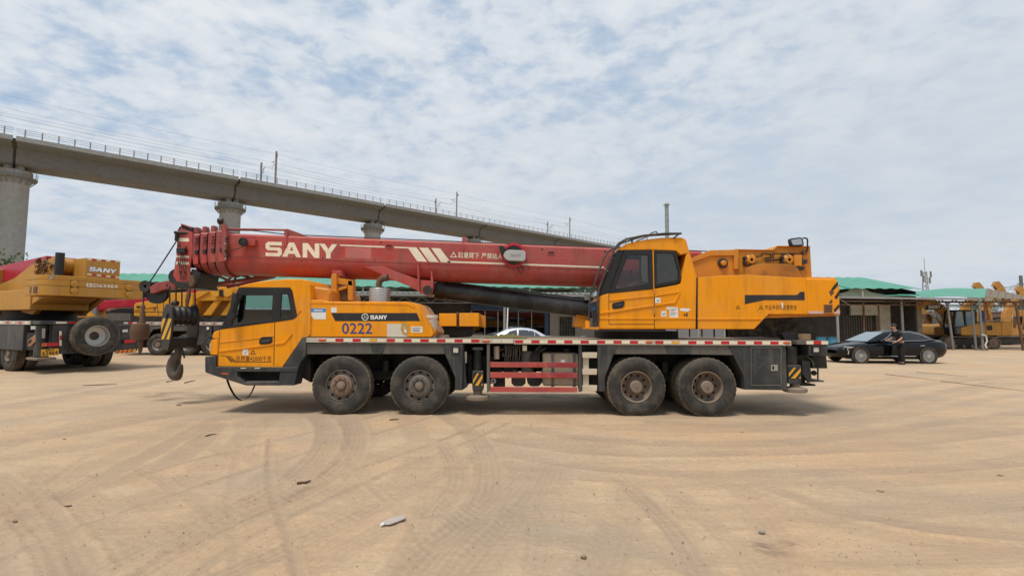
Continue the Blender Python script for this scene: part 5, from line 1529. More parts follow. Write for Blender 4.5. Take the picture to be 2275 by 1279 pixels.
# lettering and stripes on the boom side
yb = YBN - 0.0035
sany('boom_lettering', quadmap(590, 536.5, 749, 568.5, SLT), onY(yb), CREAM, boom, (0, 0.003, 0))
def bstripe(pts):
    prism('boom_stripe', pts, yb, yb + 0.003, CREAM, boom, 0.0)
bstripe([(754, 543), (855, 547), (855, 550.2), (757, 546.2)])
bstripe([(875, 547.6), (905, 548.8), (908, 551.8), (876, 550.8)])
for a in (905, 931, 958):
    d = (a - 905) * SLT
    bstripe([(a, 548.8 + d), (a + 20, 549.6 + d), (a + 44, 581.5 + d), (a + 22, 580.2 + d)])
bstripe([(993, 579.5), (1342, 592), (1342, 595.5), (995, 583)])
warn(1007.5, 566, 12.5, yb, boom, CREAM)
text('boom_warning', '起重臂下', quadmap(1017.5, 559.5, 1065, 572.5, SLT), onY(yb), CREAM, boom, 0.15)
text('boom_warning', '严禁站人', quadmap(1070, 561.5, 1116.5, 574.3, SLT), onY(yb), CREAM, boom, 0.15)
prism('faded_patch', [(767, 548.5), (825, 550.5), (825, 575), (767, 573)], yb + 0.0008, yb + 0.003, paint('scrubbed_pink_patch', (0.46, 0.13, 0.12), 0.6, 0.15, damt=0.2), boom, 0.0)
for a in (864, 1224):
    d = (a - 500) * SLT
    y_ = 532.5 + d + (0 if a < 1000 else 1)
    ringp('slot_rim', [(a - 8, y_ - 2), (a - 6, y_ - 4.5), (a + 6, y_ - 4.2), (a + 8, y_ - 1.5), (a + 8, y_ + 2), (a + 6, y_ + 4.4), (a - 6, y_ + 4), (a - 8, y_ + 1.7)], [(a - 6, y_ - 1.5), (a - 5, y_ - 3), (a + 5, y_ - 2.8), (a + 6, y_ - 1), (a + 6, y_ + 1.5), (a + 5, y_ + 3), (a - 5, y_ + 2.7), (a - 6, y_ + 1.3)], YBN - 0.012, YBN + 0.005, RED, boom, 0.003)
    prism('slot', [(a - 6, y_ - 2), (a + 6, y_ - 1.8), (a + 6, y_ + 2.4), (a - 6, y_ + 2.2)], YBN - 0.002, YBN + 0.003, CONC_D, boom, 0.0)
for px in (500 + 170, 655, 717, 760, 833, 885, 932, 953, 1041, 1063, 1176, 1196, 1262, 1285):
    c = at(px, seam_y(px) + 3.5 * (-1 if px % 2 else 1), YBN - 0.003)
    MB().cyl(c + Vector((0, 0.01, 0)), c, 0.014, 8).build('seam_bolt', CONC_D, boom)
for px, py in ((846, 538.5), (1205, 553.5), (1344, 559)):
    c = at(px, py, YBN - 0.003)
    MB().cyl(c + Vector((0, 0.01, 0)), c, 0.02, 12).build('side_plug', CONC_D, boom)
# boom top: rope guide posts and panel lines
prism('rope_guide', [(1027, 526), (1035, 526), (1036, 541.5), (1026, 541)], 10.25, 10.95, RED, boom, 0.01)
tubep('guide_post', [(1030, 540, YBN + 0.02), (1030, 556, YBN - 0.005), (1030, 560, YBN - 0.005)], 0.014, RED_DARK, boom)
prism('rope_guide', [(631, 511), (637, 508), (641, 509), (674, 521), (676, 524), (631, 524)], 10.25, 10.95, RED_DARK, boom, 0.01)
tubep('guide_post', [(636, 509, YBN), (636, 547, YBN - 0.006)], 0.02, RED, boom)
tubep('jib_stay', [(500, 509, YBN + 0.05), (560, 509.5, YBN + 0.05), (634, 511, YBN + 0.05)], 0.022, RED_DARK, boom)
tubep('hoist_rope', [(505, 511, YB), (560, 512, YB), (640, 521, YB), (1030, 537, YB), (1640, 561, YB + 0.02)], 0.012, GREASE, boom)
# luffing bracket and ribs under the boom
BRK = [(806.5, 592.5), (851, 590.7), (872, 600), (905, 612), (928, 620), (930, 589), (938, 589.5), (940, 622), (957, 627), (957, 596), (960, 604), (963, 625), (959, 652), (949, 655.5), (938, 653), (930, 646), (905, 634), (870, 620), (840, 606)]
brk = prism('luffing_bracket', [(806.5, 592.5), (851, 590.7), (872, 600), (905, 612), (930, 621), (962, 624), (959, 650), (949, 656), (938, 653), (930, 647), (905, 634), (870, 620), (840, 606)], 10.17, 11.0, RED, CR, 0.012)
prism('bracket_rib', [(927, 588), (931, 588), (932, 648), (928, 646)], 10.12, 10.2, RED, brk, 0.005)
prism('bracket_rib', [(957, 601), (960, 604), (962.5, 626), (960, 651), (957, 652)], 10.12, 10.2, RED, brk, 0.005)
MB().cyl(at(949, 644, 10.08), at(949, 644, 10.08) + Vector((0, 1.05, 0)), 0.09, 24).build('luffing_pin', GREASE, brk)
# luffing cylinder
ax0, ax1 = at(952, 641.5, YB), at(1330, 689, YB)
dv = (ax1 - ax0).normalized()
cy = MB().cyl(ax0 + dv * 0.22, ax1, 0.185, 40).build('luffing_cylinder', NT('black_cylinder_paint').m, CR)
def cylmat():
    t = NT('scuffed_black_cylinder')
    a = t.noise(1.2, 6, 0.6, 0.6)
    c = t.mix(t.ramp(a, [(0.48, 0), (0.62, 1)]), (0.010, 0.010, 0.011), (0.055, 0.055, 0.056))
    return t.fin(c, 0.42, 0, None, 0.5)
cy.data.materials[0] = cylmat()
MB().cyl(ax0, ax0 + dv * 0.3, 0.13, 32).build('ram_rod', CHROME, cy)
MB().cyl(ax0 + dv * 0.16, ax0 + dv * 0.34, 0.20, 40).build('gland_collar', BLACK_CLEAN, cy)
side = Vector((0, -1, 0))
MB().tube([ax0 + dv * 0.4 + Vector((0, -0.06, 0.19)), ax0 + dv * 1.5 + Vector((0, -0.06, 0.195)), ax1 - dv * 0.2 + Vector((0, -0.06, 0.20))], 0.014, 8).build('oil_pipe', GREASE, cy)
MB().box(ax1.x - 0.32, ax1.x - 0.2, YB - 0.2, YB - 0.05, ax1.z + 0.2, ax1.z + 0.32).build('lock_valve', STEEL, cy, 0.01)
# cable reel with grey cover
c = at(1142, 566, 10.05)
rl = MB().lathe([(0.245, 0.0), (0.25, -0.02), (0.25, -0.05), (0.20, -0.055), (0.19, -0.03), (0.02, -0.03)], c + Vector((0, 0.1, 0)), 44).build('cable_reel', RED_NEW, boom)
MB().lathe([(0.225, 0.02), (0.225, -0.045), (0.02, -0.046)], c + Vector((0, 0.1, 0)), 40).build('reel_core', CONC_D, rl)
prism('reel_cover', [(1118, 567), (1122, 559), (1130, 554.5), (1164, 556), (1168, 560), (1168, 575), (1164, 580), (1129, 578.5), (1123, 575)], 9.94, 10.08, paint('reel_cover_grey', (0.40, 0.41, 0.41), 0.5, 0.04, damt=0.1), rl, 0.014)
sany('reel_lettering', quadmap(1134, 563.5, 1158, 570, 0.03), onY(9.938), GALV, rl, (0, 0.002, 0))
prism('reel_arm', [(1108, 546), (1117, 545), (1126, 555), (1119, 566), (1113, 562)], 9.98, 10.12, CHASSIS, rl, 0.01)
tubep('reel_cable', [(1150, 589, 10.12), (1152, 600, 10.12), (1158, 610, 10.12), (1163, 602, 10.12), (1160, 592, 10.16)], 0.010, GREASE, rl)

# ---- telescopic collars and head
def collar(px0, px1, grow, m=RED_DARK):
    o = boom_piece('boom_collar', px0, px1, m, CR, grow)
    return o
boom_piece('inner_boom', 402, 510, GREASE, CR, -0.12)
grows = [0.05, 0.035, 0.02, 0.01]
cols = [(484, 503), (465, 479), (446, 460), (428, 441)]
for (a, b), g_ in zip(cols, (0.05, 0.025, 0.0, -0.025)):
    o = collar(a, b, g_)
    top = btop(a) - 2 - g_ * 105
    yq = YB - 0.40 - g_
    # stiffener teeth on top and cheeks on the side
    prism('collar_lug', [((a + b) / 2 - 5, top + 2), ((a + b) / 2 - 3.5, top - 10), ((a + b) / 2 + 3.5, top - 11), ((a + b) / 2 + 6, top + 3)], YB - 0.3, YB - 0.16, RED_DARK, o, 0.008)
    prism('collar_lug', [((a + b) / 2 - 5, top + 2), ((a + b) / 2 - 3.5, top - 10), ((a + b) / 2 + 3.5, top - 11), ((a + b) / 2 + 6, top + 3)], YB + 0.16, YB + 0.3, RED_DARK, o, 0.008)
    prism('collar_plate', [(a + 1, top + 12), (b - 1, top + 10), (b - 2, top + 26), (a + 2, top + 28)], yq - 0.025, yq + 0.01, RED_DARK, o, 0.006)
    prism('bolt_pad', rect(a + 4, top + 40, a + 11, top + 49), yq - 0.035, yq + 0.01, GREASE, o, 0.006)
    for dy in (15, 22):
        prism('lifting_notch', [(a + 5, top + dy), (a + 11, top + dy - 3), (a + 12, top + dy), (a + 6, top + dy + 3)], yq - 0.030, yq - 0.02, GREASE, o, 0.0)
    prism('collar_band', [(a + 1, top + 52), (b - 1, top + 50), (b - 1, top + 70), (a + 1, top + 72)], yq - 0.015, yq + 0.01, RED, o, 0.005)
# front rib of the main section, with lamp and mast
prism('front_rib', [(493, 497), (499, 496), (503, 520), (502, 572), (494, 566), (490, 540)], YBN - 0.09, YBN + 0.02, RED_DARK, boom, 0.01)
MB().lathe([(0.01, -0.05), (0.06, -0.05), (0.075, -0.02), (0.06, 0.04), (0.02, 0.06)], at(491, 491, YBN), 18, 'x', cap=True).build('work_lamp', BLACK_CLEAN, boom)
tubep('lamp_stalk', [(497, 498, YBN), (497, 488, YBN)], 0.015, RED_DARK, boom)
fl = at(540, 537, 10.05)
MB().cyl(at(540, 537.5, 9.98), at(540, 537.5, 10.16), 0.085, 28).build('floodlight', BLACK_CLEAN, boom)
MB().lathe([(0.06, 0), (0.075, -0.012), (0.03, -0.02), (0.001, -0.02)], at(540, 537.5, 9.98), 28).build('floodlight_cap', BLACK_CLEAN, boom)
prism('floodlight_bracket', rect(549, 531, 566, 545), 10.1, YBN + 0.005, RED, boom, 0.01)
tubep('lamp_cable', [(543, 546, 10.1), (528, 553, 10.13), (504, 556, 10.12)], 0.008, GREASE, boom)
tubep('edge_cable', [(505, 530, 10.1), (511, 522, 10.1), (520, 517, 10.15)], 0.008, GREASE, boom)
rs = random.Random(8)
for k in range(9):
    px, py = 498 + rs.uniform(0, 8), 528 + k * 5.5
    prism('cable_clip', rect(px, py, px + 3.5, py + 4), 10.08, 10.13, rs.choice((STEEL, GREASE, RUST)), boom, 0.003)
# head plates and sheaves
HD = [(394, 511), (404, 506), (426, 515), (426, 560), (421, 600), (436, 614), (441, 634), (432, 640), (404, 640), (392, 628), (384, 622), (387, 600), (392, 570), (393, 540)]
head = None
for y in (YB - 0.38, YB + 0.34):
    o = prism('head_plate', [(394, 512), (404, 508), (428, 516), (427, 560), (421, 600), (424, 620), (412, 634), (396, 630), (384, 612), (387, 596), (391, 570), (393, 540)], y, y + 0.04, RED, CR, 0.008)
    head = head or o
for (a, b) in ((528, 537), (567, 573), (581, 588)):
    prism('head_stripe', [(392 if b > 560 else 395, a), (420, a + 1), (420, b), (391 if b > 560 else 395, b - 1)], YB - 0.384, YB - 0.379, CREAM, head, 0.0)
sv = head
for i, y in enumerate((YB - 0.26, YB - 0.13, YB + 0.0, YB + 0.13, YB + 0.26)):
    for (px, py, r) in ((412, 617, 0.16), (430, 520, 0.14)):
        c = at(px, py, YB); c.y = y
        MB().lathe([(0.03, -0.03), (r, -0.04), (r - 0.03, -0.005), (r - 0.03, 0.005), (r, 0.04), (0.03, 0.03)], c, 32).build('sheave', GREASE, head)
prism('rope_guard', [(394, 624), (428, 628), (434, 640), (388, 640)], YB - 0.42, YB + 0.42, GREASE, head, 0.02)
prism('black_lower_fairing', [(424, 596), (446, 606), (438, 638), (424, 640)], YB - 0.34, YB + 0.34, GREASE, head, 0.02)
for k, (px, py) in enumerate(((398, 545), (413, 548), (398, 585), (412, 604), (400, 604))):
    c = at(px, py, YB - 0.385)
    MB().cyl(c + Vector((0, 0.02, 0)), c - Vector((0, 0.02, 0)), 0.022, 10).build('plate_bolt', RUST, head)
prism('junction_box', rect(391, 551, 410, 562), YB - 0.48, YB - 0.38, GREASE, head, 0.01)
for k in range(4):
    x0 = 397 + 3 * k
    tubep('sensor_cable', [(x0, 562, YB - 0.43), (x0 - 2 + 2 * k, 575, YB - 0.44), (x0 + 2 + 2 * k, 595 + 5 * k, YB - 0.42), (x0 + 4, 622, YB - 0.42)], 0.007, GREASE, head)
tubep('head_hoop', [(404, 516, YB - 0.3), (404, 498, YB - 0.3), (426, 506, YB - 0.3)], 0.02, RED_DARK, head)
MB().cyl(at(387, 516, YB - 0.45), at(420, 518, YB - 0.35), 0.03, 12).build('retaining_pin', GREASE, head)
prism('rope_socket', [(418, 612), (428, 611), (432, 625), (428, 636), (419, 636)], YB - 0.5, YB - 0.42, RUST, head, 0.012)
MB().cyl(at(393, 520, YB - 0.42), at(392, 535, YB - 0.42), 0.035, 12).build('anemometer', BLACK_CLEAN, head)
# auxiliary single-rope sheave head, carried on a red arm in front
aux = prism('auxiliary_arm', [(332, 637), (345, 628), (366, 624), (390, 622), (391, 640), (366, 642), (346, 650), (334, 652)], YB - 0.16, YB + 0.10, RED_DARK, CR, 0.012)
c = at(350, 650, YB - 0.02)
MB().lathe([(0.03, -0.03), (0.23, -0.045), (0.20, -0.005), (0.20, 0.005), (0.23, 0.045), (0.03, 0.03)], c, 40).build('auxiliary_sheave', GREASE, aux)
c2 = at(326, 636, YB - 0.1)
MB().lathe([(0.03, -0.05), (0.12, -0.06), (0.10, 0.0), (0.12, 0.06), (0.03, 0.05)], c2, 24).build('auxiliary_roller', GREASE, aux)
prism('arm_hole', [(370 + 2.5 * math.cos(a), 633 + 2.5 * math.sin(a)) for a in [k * 0.7 for k in range(9)]], YB - 0.165, YB - 0.158, CONC_D, aux, 0.0)
tubep('stay_rope', [(393, 534, YB - 0.35), (340, 616, YB - 0.1), (330, 630, YB - 0.1)], 0.013, GREASE, aux)
# folding jib stowed on the far side of the boom: lattice chords
JIB = thing('folding_jib', at(520, 640, 11.25), 'dark red lattice jib stowed along the far side of the crane boom', 'jib')
ja, jb = (445, 618, 11.2), (735, 628, 11.2)
for (p0, p1) in (((470, 606, 11.2), (640, 612, 11.2)), ((452, 634, 11.2), (612, 612, 11.2)), ((505, 637, 11.35), (610, 614, 11.35)), ((462, 634, 11.45), (530, 632, 11.45))):
    MB().tube([at(*p0), at(*p1)], 0.04, 10).build('chord', RED_DARK, JIB)
for p0, p1 in (((468, 634, 11.2), (474, 606, 11.2)), ((474, 608, 11.2), (520, 628, 11.2)), ((520, 628, 11.2), (525, 608, 11.2)), ((525, 608, 11.2), (560, 618, 11.2)), ((490, 632, 11.3), (520, 612, 11.3)), ((560, 618, 11.2), (585, 608, 11.2))):
    MB().tube([at(*p0), at(*p1)], 0.028, 8).build('lacing_bar', RED_DARK, JIB)

# ================================================================== hook block and single hook
def hook_mesh(b, o, s, rot):
    "plain crane hook, thick in the bowl and drawn out to the tip"
    pts, rr = [], []
    for t, r in ((0.0, 0.055), (0.12, 0.055), (0.2, 0.06)):
        pts.append(Vector((0, 0, -t))); rr.append(r)
    for k in range(15):
        a = R(75) - k * R(19.2)
        pts.append(Vector((0.125 * math.cos(a), 0, -0.375 + 0.165 * math.sin(a))) + Vector((0.0, 0, 0)))
        rr.append(0.078 + 0.036 * math.sin(math.pi * min(1, k / 10)) - (0.045 * max(0, (k - 9)) / 5))
    M = Matrix.Rotation(rot, 3, 'Z')
    return b.tube([o + M @ (p * s) for p in pts], [r * s for r in rr], 14)
YK = 10.35
KB_ = at(402, 700, YK)
HB = thing('hook_block', KB_, 'greasy black hook block with yellow hazard stripes hanging from the boom head', 'hook block')
rz_ = R(-33)
Mk = Matrix.Rotation(rz_, 3, 'Z')
def kb(x, y, z):
    return KB_ + Mk @ Vector((x, y, z))
out_l = [(-0.03, 0.0), (0.03, 0.17), (0.13, 0.28), (0.29, 0.28), (0.39, 0.17), (0.44, 0.0), (0.43, -0.32), (0.33, -0.64), (0.06, -0.64), (-0.02, -0.32)]
zc = at(402, 706, YK).z - KB_.z
for y in (-0.26, 0.22):
    MB().extr([kb(x - 0.2, y, z + zc) for x, z in out_l], Mk @ Vector((0, 0.04, 0))).build('cheek_plate', GREASE, HB, 0.008)
ck = bpy.data.objects['cheek_plate']
for pts in ([(-0.005, -0.26), (-0.01, -0.06), (0.06, 0.02), (0.16, 0.02)], [(0.015, -0.40), (0.30, 0.02), (0.42, 0.0), (0.13, -0.40)], [(0.24, -0.40), (0.41, -0.14), (0.405, -0.30), (0.36, -0.40)]):
    MB().extr([kb(x - 0.2, -0.263, z + zc - 0.03) for x, z in pts], Mk @ Vector((0, 0.0025, 0))).build('hazard_stripe', HAZ_Y, ck, 0.0)
MB().cyl(kb(0, -0.29, zc + 0.05), kb(0, 0.29, zc + 0.05), 0.06, 20).build('sheave_pin', GREASE, HB)
for i, y in enumerate((-0.16, -0.055, 0.05, 0.155)):
    b = MB()
    pr = [(0.05, -0.03), (0.205, -0.05), (0.18, 0.0), (0.205, 0.05), (0.05, 0.03)]
    vv, ff = [], []
    for k in range(28):
        a = 2 * math.pi * k / 28
        for r, s in pr:
            vv.append(kb(r * math.cos(a), y + s, zc + 0.05 + r * math.sin(a)))
    for k in range(28):
        for j in range(4):
            ff.append((k * 5 + j, ((k + 1) % 28) * 5 + j, ((k + 1) % 28) * 5 + j + 1, k * 5 + j + 1))
    mk('sheave', vv, ff, GREASE, HB)
MB().extr([kb(x, -0.22, z + zc) for x, z in ((-0.18, -0.4), (0.18, -0.4), (0.15, -0.6), (-0.15, -0.6))], Mk @ Vector((0, 0.44, 0))).build('crosshead', GREASE, HB, 0.01)
MB().extr([kb(x, -0.23, z + zc) for x, z in ((0.16, 0.05), (0.195, 0.05), (0.195, -0.05), (0.16, -0.05))], Mk @ Vector((0, 0.46, 0))).build('tie_bar', GREASE, HB, 0.004)
hook_mesh(MB(), at(396, 766, YK), 1.15, R(148)).build('hook', paint('worn_hook_steel', (0.075, 0.062, 0.05), 0.55, 0.25, dirt=(0.2, 0.16, 0.12), damt=0.4, dscale=6), HB)
MB().tube([at(404, 772, YK), at(410, 795, YK)], 0.016, 8).build('safety_latch', GREASE, HB)
MB().cyl(at(397, 664, YK) - Vector((0.02, 0, 0.1)), at(385, 672, YK), 0.06, 12).build('top_lug', GREASE, HB)
for k, (a, b) in enumerate(((377, 377), (391, 391), (404, 404), (417, 417), (433, 434))):
    props(MB().tube([at(a, 636, YK + 0.12 * (k - 2)), at(b, 690, YK + 0.08 * (k - 2))], 0.0145, 8).build('hoist_rope', GREASE), ['leftmost', 'second', 'middle', 'fourth', 'rightmost'][k] + ' hoist rope from the boom head down to the hook block', 'rope', 'hoist ropes of the hook block')
tubep('rope_wedge', [(421, 640, YK - 0.2), (419, 655, YK - 0.2), (416, 668, YK - 0.2), (415, 684, YK - 0.2)], [0.02, 0.045, 0.04, 0.02], RUST, HB)
SH = thing('single_line_hook', at(313, 740, YB - 0.1), 'rusty single-line hook weight hanging in front of the spare wheel', 'hook')
tubep('rope', [(320, 652, YB - 0.1), (318, 678, YB - 0.1)], 0.013, GREASE, SH)
MB().lathe([(0.02, 0.0), (0.045, -0.05), (0.03, -0.12), (0.05, -0.17), (0.05, -0.33), (0.08, -0.42), (0.08, -0.46)], at(318, 676, YB - 0.1), 16, 'z').build('swivel', RUST, SH)
zc_ = at(312, 718, YB - 0.1)
MB().lathe([(0.09, 0.0), (0.15, -0.01), (0.17, -0.1), (0.175, -0.22), (0.15, -0.33), (0.06, -0.345)], zc_, 24, 'z', cap=True).build('weight', RUST, SH)
MB().tube([zc_ + Vector((0.02, 0, -0.33)), zc_ + Vector((0.03, 0, -0.55)), zc_ + Vector((0.02, 0, -0.64))], [0.05, 0.04, 0.015], 10).build('hook_shank', RUST, SH)

# ================================================================== turntable and superstructure
cT = Vector((Xp(1412, 10.55, 740), 10.55, 0))
MB().lathe([(0.85, ZD + 0.0), (0.85, Z(734, 9.8)), (0.6, Z(734, 9.8))], cT, 90, 'z', cap=True, mod=lambda i, j, r: r - (0.018 if i % 2 and j < 2 else 0)).build('slewing_ring', CHASSIS, CR)
Z0 = 731.0
YO = YS + 0.03
YO2 = 10.02
# body below the operator cab and behind it
opc = prism('operator_cab', [(1331, 731), (1331, 661), (1335, 655.5), (1352, 650.6), (1452, 641), (1512, 630), (1526, 560), (1533, 560), (1548.5, 614), (1546.5, 731)], YO, YO2, ORANGE, CR, 0.025, seg=3)
prism('cab_roof', [(1371, 556), (1376, 551), (1394, 541), (1416, 535.5), (1442.6, 531), (1470, 528), (1500, 527), (1519, 528), (1525, 533), (1533, 562), (1512, 566), (1502, 557), (1440, 555), (1390, 556)], YO - 0.004, YO2 + 0.004, ORANGE, opc, 0.02, seg=3)
A1o = [(1353, 651), (1371, 600), (1384, 563), (1387.5, 555), (1420, 555), (1449.5, 555.5), (1451.5, 640.5), (1400, 646)]
A1i = [(1367, 640.5), (1384, 597), (1394, 571), (1398, 565.5), (1420, 566), (1440.5, 566.5), (1441.5, 628), (1400, 636)]
A2o = [(1452.5, 557), (1480, 557), (1498, 557.5), (1503, 562), (1513, 606), (1512, 622), (1504, 629.5), (1453.5, 638)]
A2i = [(1458, 562), (1480, 562), (1494, 563), (1498, 568), (1507.5, 604), (1506.5, 618), (1501, 622.5), (1459.5, 630)]
for A, B, nm, gl in ((A1o, A1i, 'door_window', GLASS_D), (A2o, A2i, 'rear_side_window', GLASS_D)):
    ringp(nm + '_frame', A, B, YO - 0.01, YO + 0.045, BLACK_CLEAN, opc, 0.006)
    prism(nm, B, YO + 0.012, YO + 0.017, gl, opc, 0.0)
    sh = Vector((0, YO2 - YO - 0.045, 0))
    MB().ring([at(x, y, YO) + sh for x, y in A], [at(x, y, YO) + sh for x, y in B], (0, 0.05, 0)).build(nm + '_frame', BLACK_CLEAN, opc, 0.006)
# slanted windscreen with thick black pillar
prism('front_pillar', [(1329, 654), (1333, 650), (1374, 553), (1386, 555.5), (1370, 601), (1353, 651), (1340, 655)], YO + 0.0, YO + 0.09, BLACK_CLEAN, opc, 0.012)
MB().extr([at(x, y, YO) + Vector((0, YO2 - YO - 0.09, 0)) for x, y in [(1329, 654), (1333, 650), (1374, 553), (1386, 555.5), (1370, 601), (1353, 651), (1340, 655)]], (0, 0.09, 0)).build('front_pillar', BLACK_CLEAN, opc, 0.012)
w0, w1 = at(1329, 656, YO), at(1371, 556, YO)
wv = [w0 + Vector((0, 0.08, 0)), w1 + Vector((0, 0.08, 0)), w1 + Vector((0, 0.62, 0)), w0 + Vector((0, 0.62, 0))]
mk('windscreen', wv + [p + Vector((0.006, 0, 0)) for p in wv], [(0, 1, 2, 3), (7, 6, 5, 4), (0, 4, 5, 1), (1, 5, 6, 2), (2, 6, 7, 3), (3, 7, 4, 0)], GLASS_D, opc)
prism('window_post', [(1449.5, 556), (1453, 556), (1454.5, 640), (1451.5, 640)], YO - 0.004, YO + 0.03, ORANGE, opc, 0.003)
prism('curtain', [(1425, 567), (1441, 567), (1441.5, 625), (1436, 627), (1427, 624), (1424, 600)], YO + 0.03, YO + 0.045, CLOTH_W, opc, 0.004)
prism('seat', [(1460, 566), (1494, 570), (1503, 600), (1503, 640), (1458, 640)], YO + 0.25, YO + 0.6, paint('worn_seat_cover', (0.12, 0.095, 0.06), 0.9, 0.3, dirt=(0.3, 0.27, 0.2), damt=0.6, dscale=7), opc, 0.03)
prism('seat_curtain', [(1459, 563), (1496, 564), (1507, 604), (1506, 622), (1460, 630)], YO + 0.024, YO + 0.032, paint('mottled_curtain', (0.20, 0.175, 0.13), 0.95, 0.35, dirt=(0.34, 0.31, 0.25), damt=0.7, dscale=6), opc, 0.0)
prism('control_lever', [(1400, 600), (1404, 600), (1406, 640), (1402, 640)], YO + 0.35, YO + 0.37, BLACK_CLEAN, opc, 0.004)
prism('inner_armrest', [(1400, 628), (1440, 618), (1440, 650), (1400, 652)], YO + 0.3, YO + 0.55, ORANGE_DULL, opc, 0.01)
# creases, seams, handle
prism('door_seam', [(1352, 652), (1353.2, 652), (1353.6, 719), (1352.4, 719)], YO - 0.003, YO + 0.01, INK_BR, opc, 0.0)
prism('door_seam', [(1453, 641), (1454.4, 641), (1454.8, 731), (1453.4, 731)], YO - 0.003, YO + 0.01, INK_BR, opc, 0.0)
prism('door_seam', rect(1353, 719.2, 1454, 720.4), YO - 0.003, YO + 0.01, INK_BR, opc, 0.0)
prism('crease_ridge', [(1333, 692.5), (1355, 690), (1452, 676), (1452, 680.5), (1355, 694.5), (1333, 697)], YO - 0.018, YO + 0.01, ORANGE, opc, 0.008)
prism('crease_ridge', [(1455, 675.5), (1498, 669.5), (1508, 650), (1512, 650), (1501, 673.5), (1455, 680)], YO - 0.018, YO + 0.01, ORANGE, opc, 0.008)
prism('crease_ridge', [(1354, 665.5), (1452, 655.5), (1508, 646), (1512, 648), (1508, 650), (1452, 658.5), (1354, 668.5)], YO - 0.014, YO + 0.01, ORANGE, opc, 0.006)
prism('sill_ridge', rect(1333, 705, 1546, 709), YO - 0.012, YO + 0.01, ORANGE, opc, 0.006)
hd = [(1360, 678), (1362, 673), (1386, 668), (1388.5, 671), (1386.5, 679), (1383, 683), (1364, 686), (1361, 684)]
h_ = prism('door_handle', hd, YO - 0.02, YO + 0.01, BLACK_CLEAN, opc, 0.008)
prism('handle_grip', [(1366, 678), (1383, 675), (1383, 678), (1367, 681)], YO - 0.032, YO - 0.02, BLACK, h_, 0.004)
for y0 in (640.5, 684):
    prism('door_hinge', rect(1451.6, y0, 1456, y0 + 14), YO - 0.02, YO, ORANGE_DULL, opc, 0.004)
ys_ = YO - 0.0025
for r_, nm in ((rect(1455.5, 661, 1467.5, 672.5), 'sticker'), (rect(1469, 690.5, 1480.5, 703), 'sticker'), ([(1480, 682.5), (1486, 681), (1487, 686), (1480.5, 687.5)], 'paint_scrape'), ([(1510, 686), (1516, 684), (1533, 685.5), (1534, 689), (1526, 692), (1511, 690)], 'paint_scrape')):
    prism(nm, r_, ys_, ys_ + 0.001, PAPER, opc, 0.0)
nt_ = prism('notice_sheet', [(1487, 681.5), (1506, 682.5), (1507, 706), (1487.5, 705)], ys_ - 0.001, ys_, PAPER, opc, 0.0)
for k in range(6):
    prism('notice_line', rect(1489.5, 685 + k * 3, 1504 - (k % 3) * 3, 685.8 + k * 3), ys_ - 0.0022, ys_ - 0.0012, GREYDARK, nt_, 0.0)
for a, b in ((1459, 665), (1472, 695)):
    prism('sticker_mark', [(a, b), (a + 3, b + 3), (a + 6, b - 1), (a + 6, b + 1), (a + 3, b + 5), (a, b + 2)], ys_ - 0.0012, ys_ - 0.0002, INK_K, opc, 0.0)
prism('lock', rect(1524.5, 695, 1527.5, 702.5), ys_ - 0.003, ys_ + 0.002, INK_K, opc, 0.0)
c = at(1520.5, 699, ys_); MB().cyl(c, c - Vector((0, 0.004, 0)), 0.017, 14).build('keyhole', INK_BR, opc)
# guard rails over windscreen and roof
yg = YO - 0.03
G1 = [(1308, 713, yg), (1309.5, 674, yg), (1312, 655, yg), (1340, 576, yg), (1351, 558, yg + 0.02), (1366, 550, yg + 0.02)]
G2 = [(1328.5, 716, yg), (1328, 660, yg), (1331, 640, yg), (1366, 552, yg), (1375, 540, yg), (1392, 531, yg), (1430, 523, yg), (1480, 518.5, yg), (1514, 518.5, yg)]
tubep('guard_rail', G1, 0.017, BLACK, opc)
tubep('guard_rail', G2, 0.019, BLACK, opc)
sh = 0.6
tubep('guard_rail', [(x, y, yq + sh) for x, y, yq in [(1334, 700, yg), (1334, 650, yg), (1368, 556, yg), (1378, 541, yg), (1430, 524, yg), (1514, 519, yg)]], 0.019, BLACK, opc)
tubep('guard_crossbar', [(1310, 674, yg), (1328.5, 668, yg), (1333, 668, yg + 0.6)], 0.014, BLACK, opc)
for px, py in ((1400, 529), (1430, 523), (1465, 519.5)):
    tubep('guard_crossbar', [(px, py, yg), (px + 4, py + 1, yg + 0.6)], 0.014, BLACK, opc)
tubep('guard_strut', [(1496, 529, yg), (1510, 519, yg)], 0.015, BLACK, opc)
tubep('guard_strut', [(1404, 534, yg), (1404, 537, YO + 0.05), (1405, 541, YO + 0.05)], 0.018, BLACK, opc)
tubep('wiper_arm', [(1413, 536, yg + 0.1), (1436, 526, yg + 0.05), (1448, 517, yg + 0.05), (1458, 514.5, yg + 0.05), (1461, 519, yg + 0.05)], 0.012, BLACK, opc)
prism('step_bracket', [(1302, 728), (1332, 726), (1332, 731.5), (1302, 731.5)], YO - 0.02, YO + 0.5, ORANGE_DULL, opc, 0.006)
tubep('step_post', [(1305.5, 729, YO), (1305.5, 712, YO)], 0.045, ORANGE, opc, 14)
prism('front_post', [(1314, 668), (1329, 672), (1330, 731), (1320, 731), (1318, 700)], YO + 0.06, YO + 0.2, BLACK, opc, 0.01)
prism('swing_motor_cover', [(1276, 726), (1280, 698), (1298, 682), (1310, 682), (1310, 730)], 10.5, 11.0, ORANGE_DULL, CR, 0.02)
prism('blue_switch_box', rect(1311, 679, 1323, 690), YO - 0.01, YO + 0.08, BLUE, opc, 0.005)
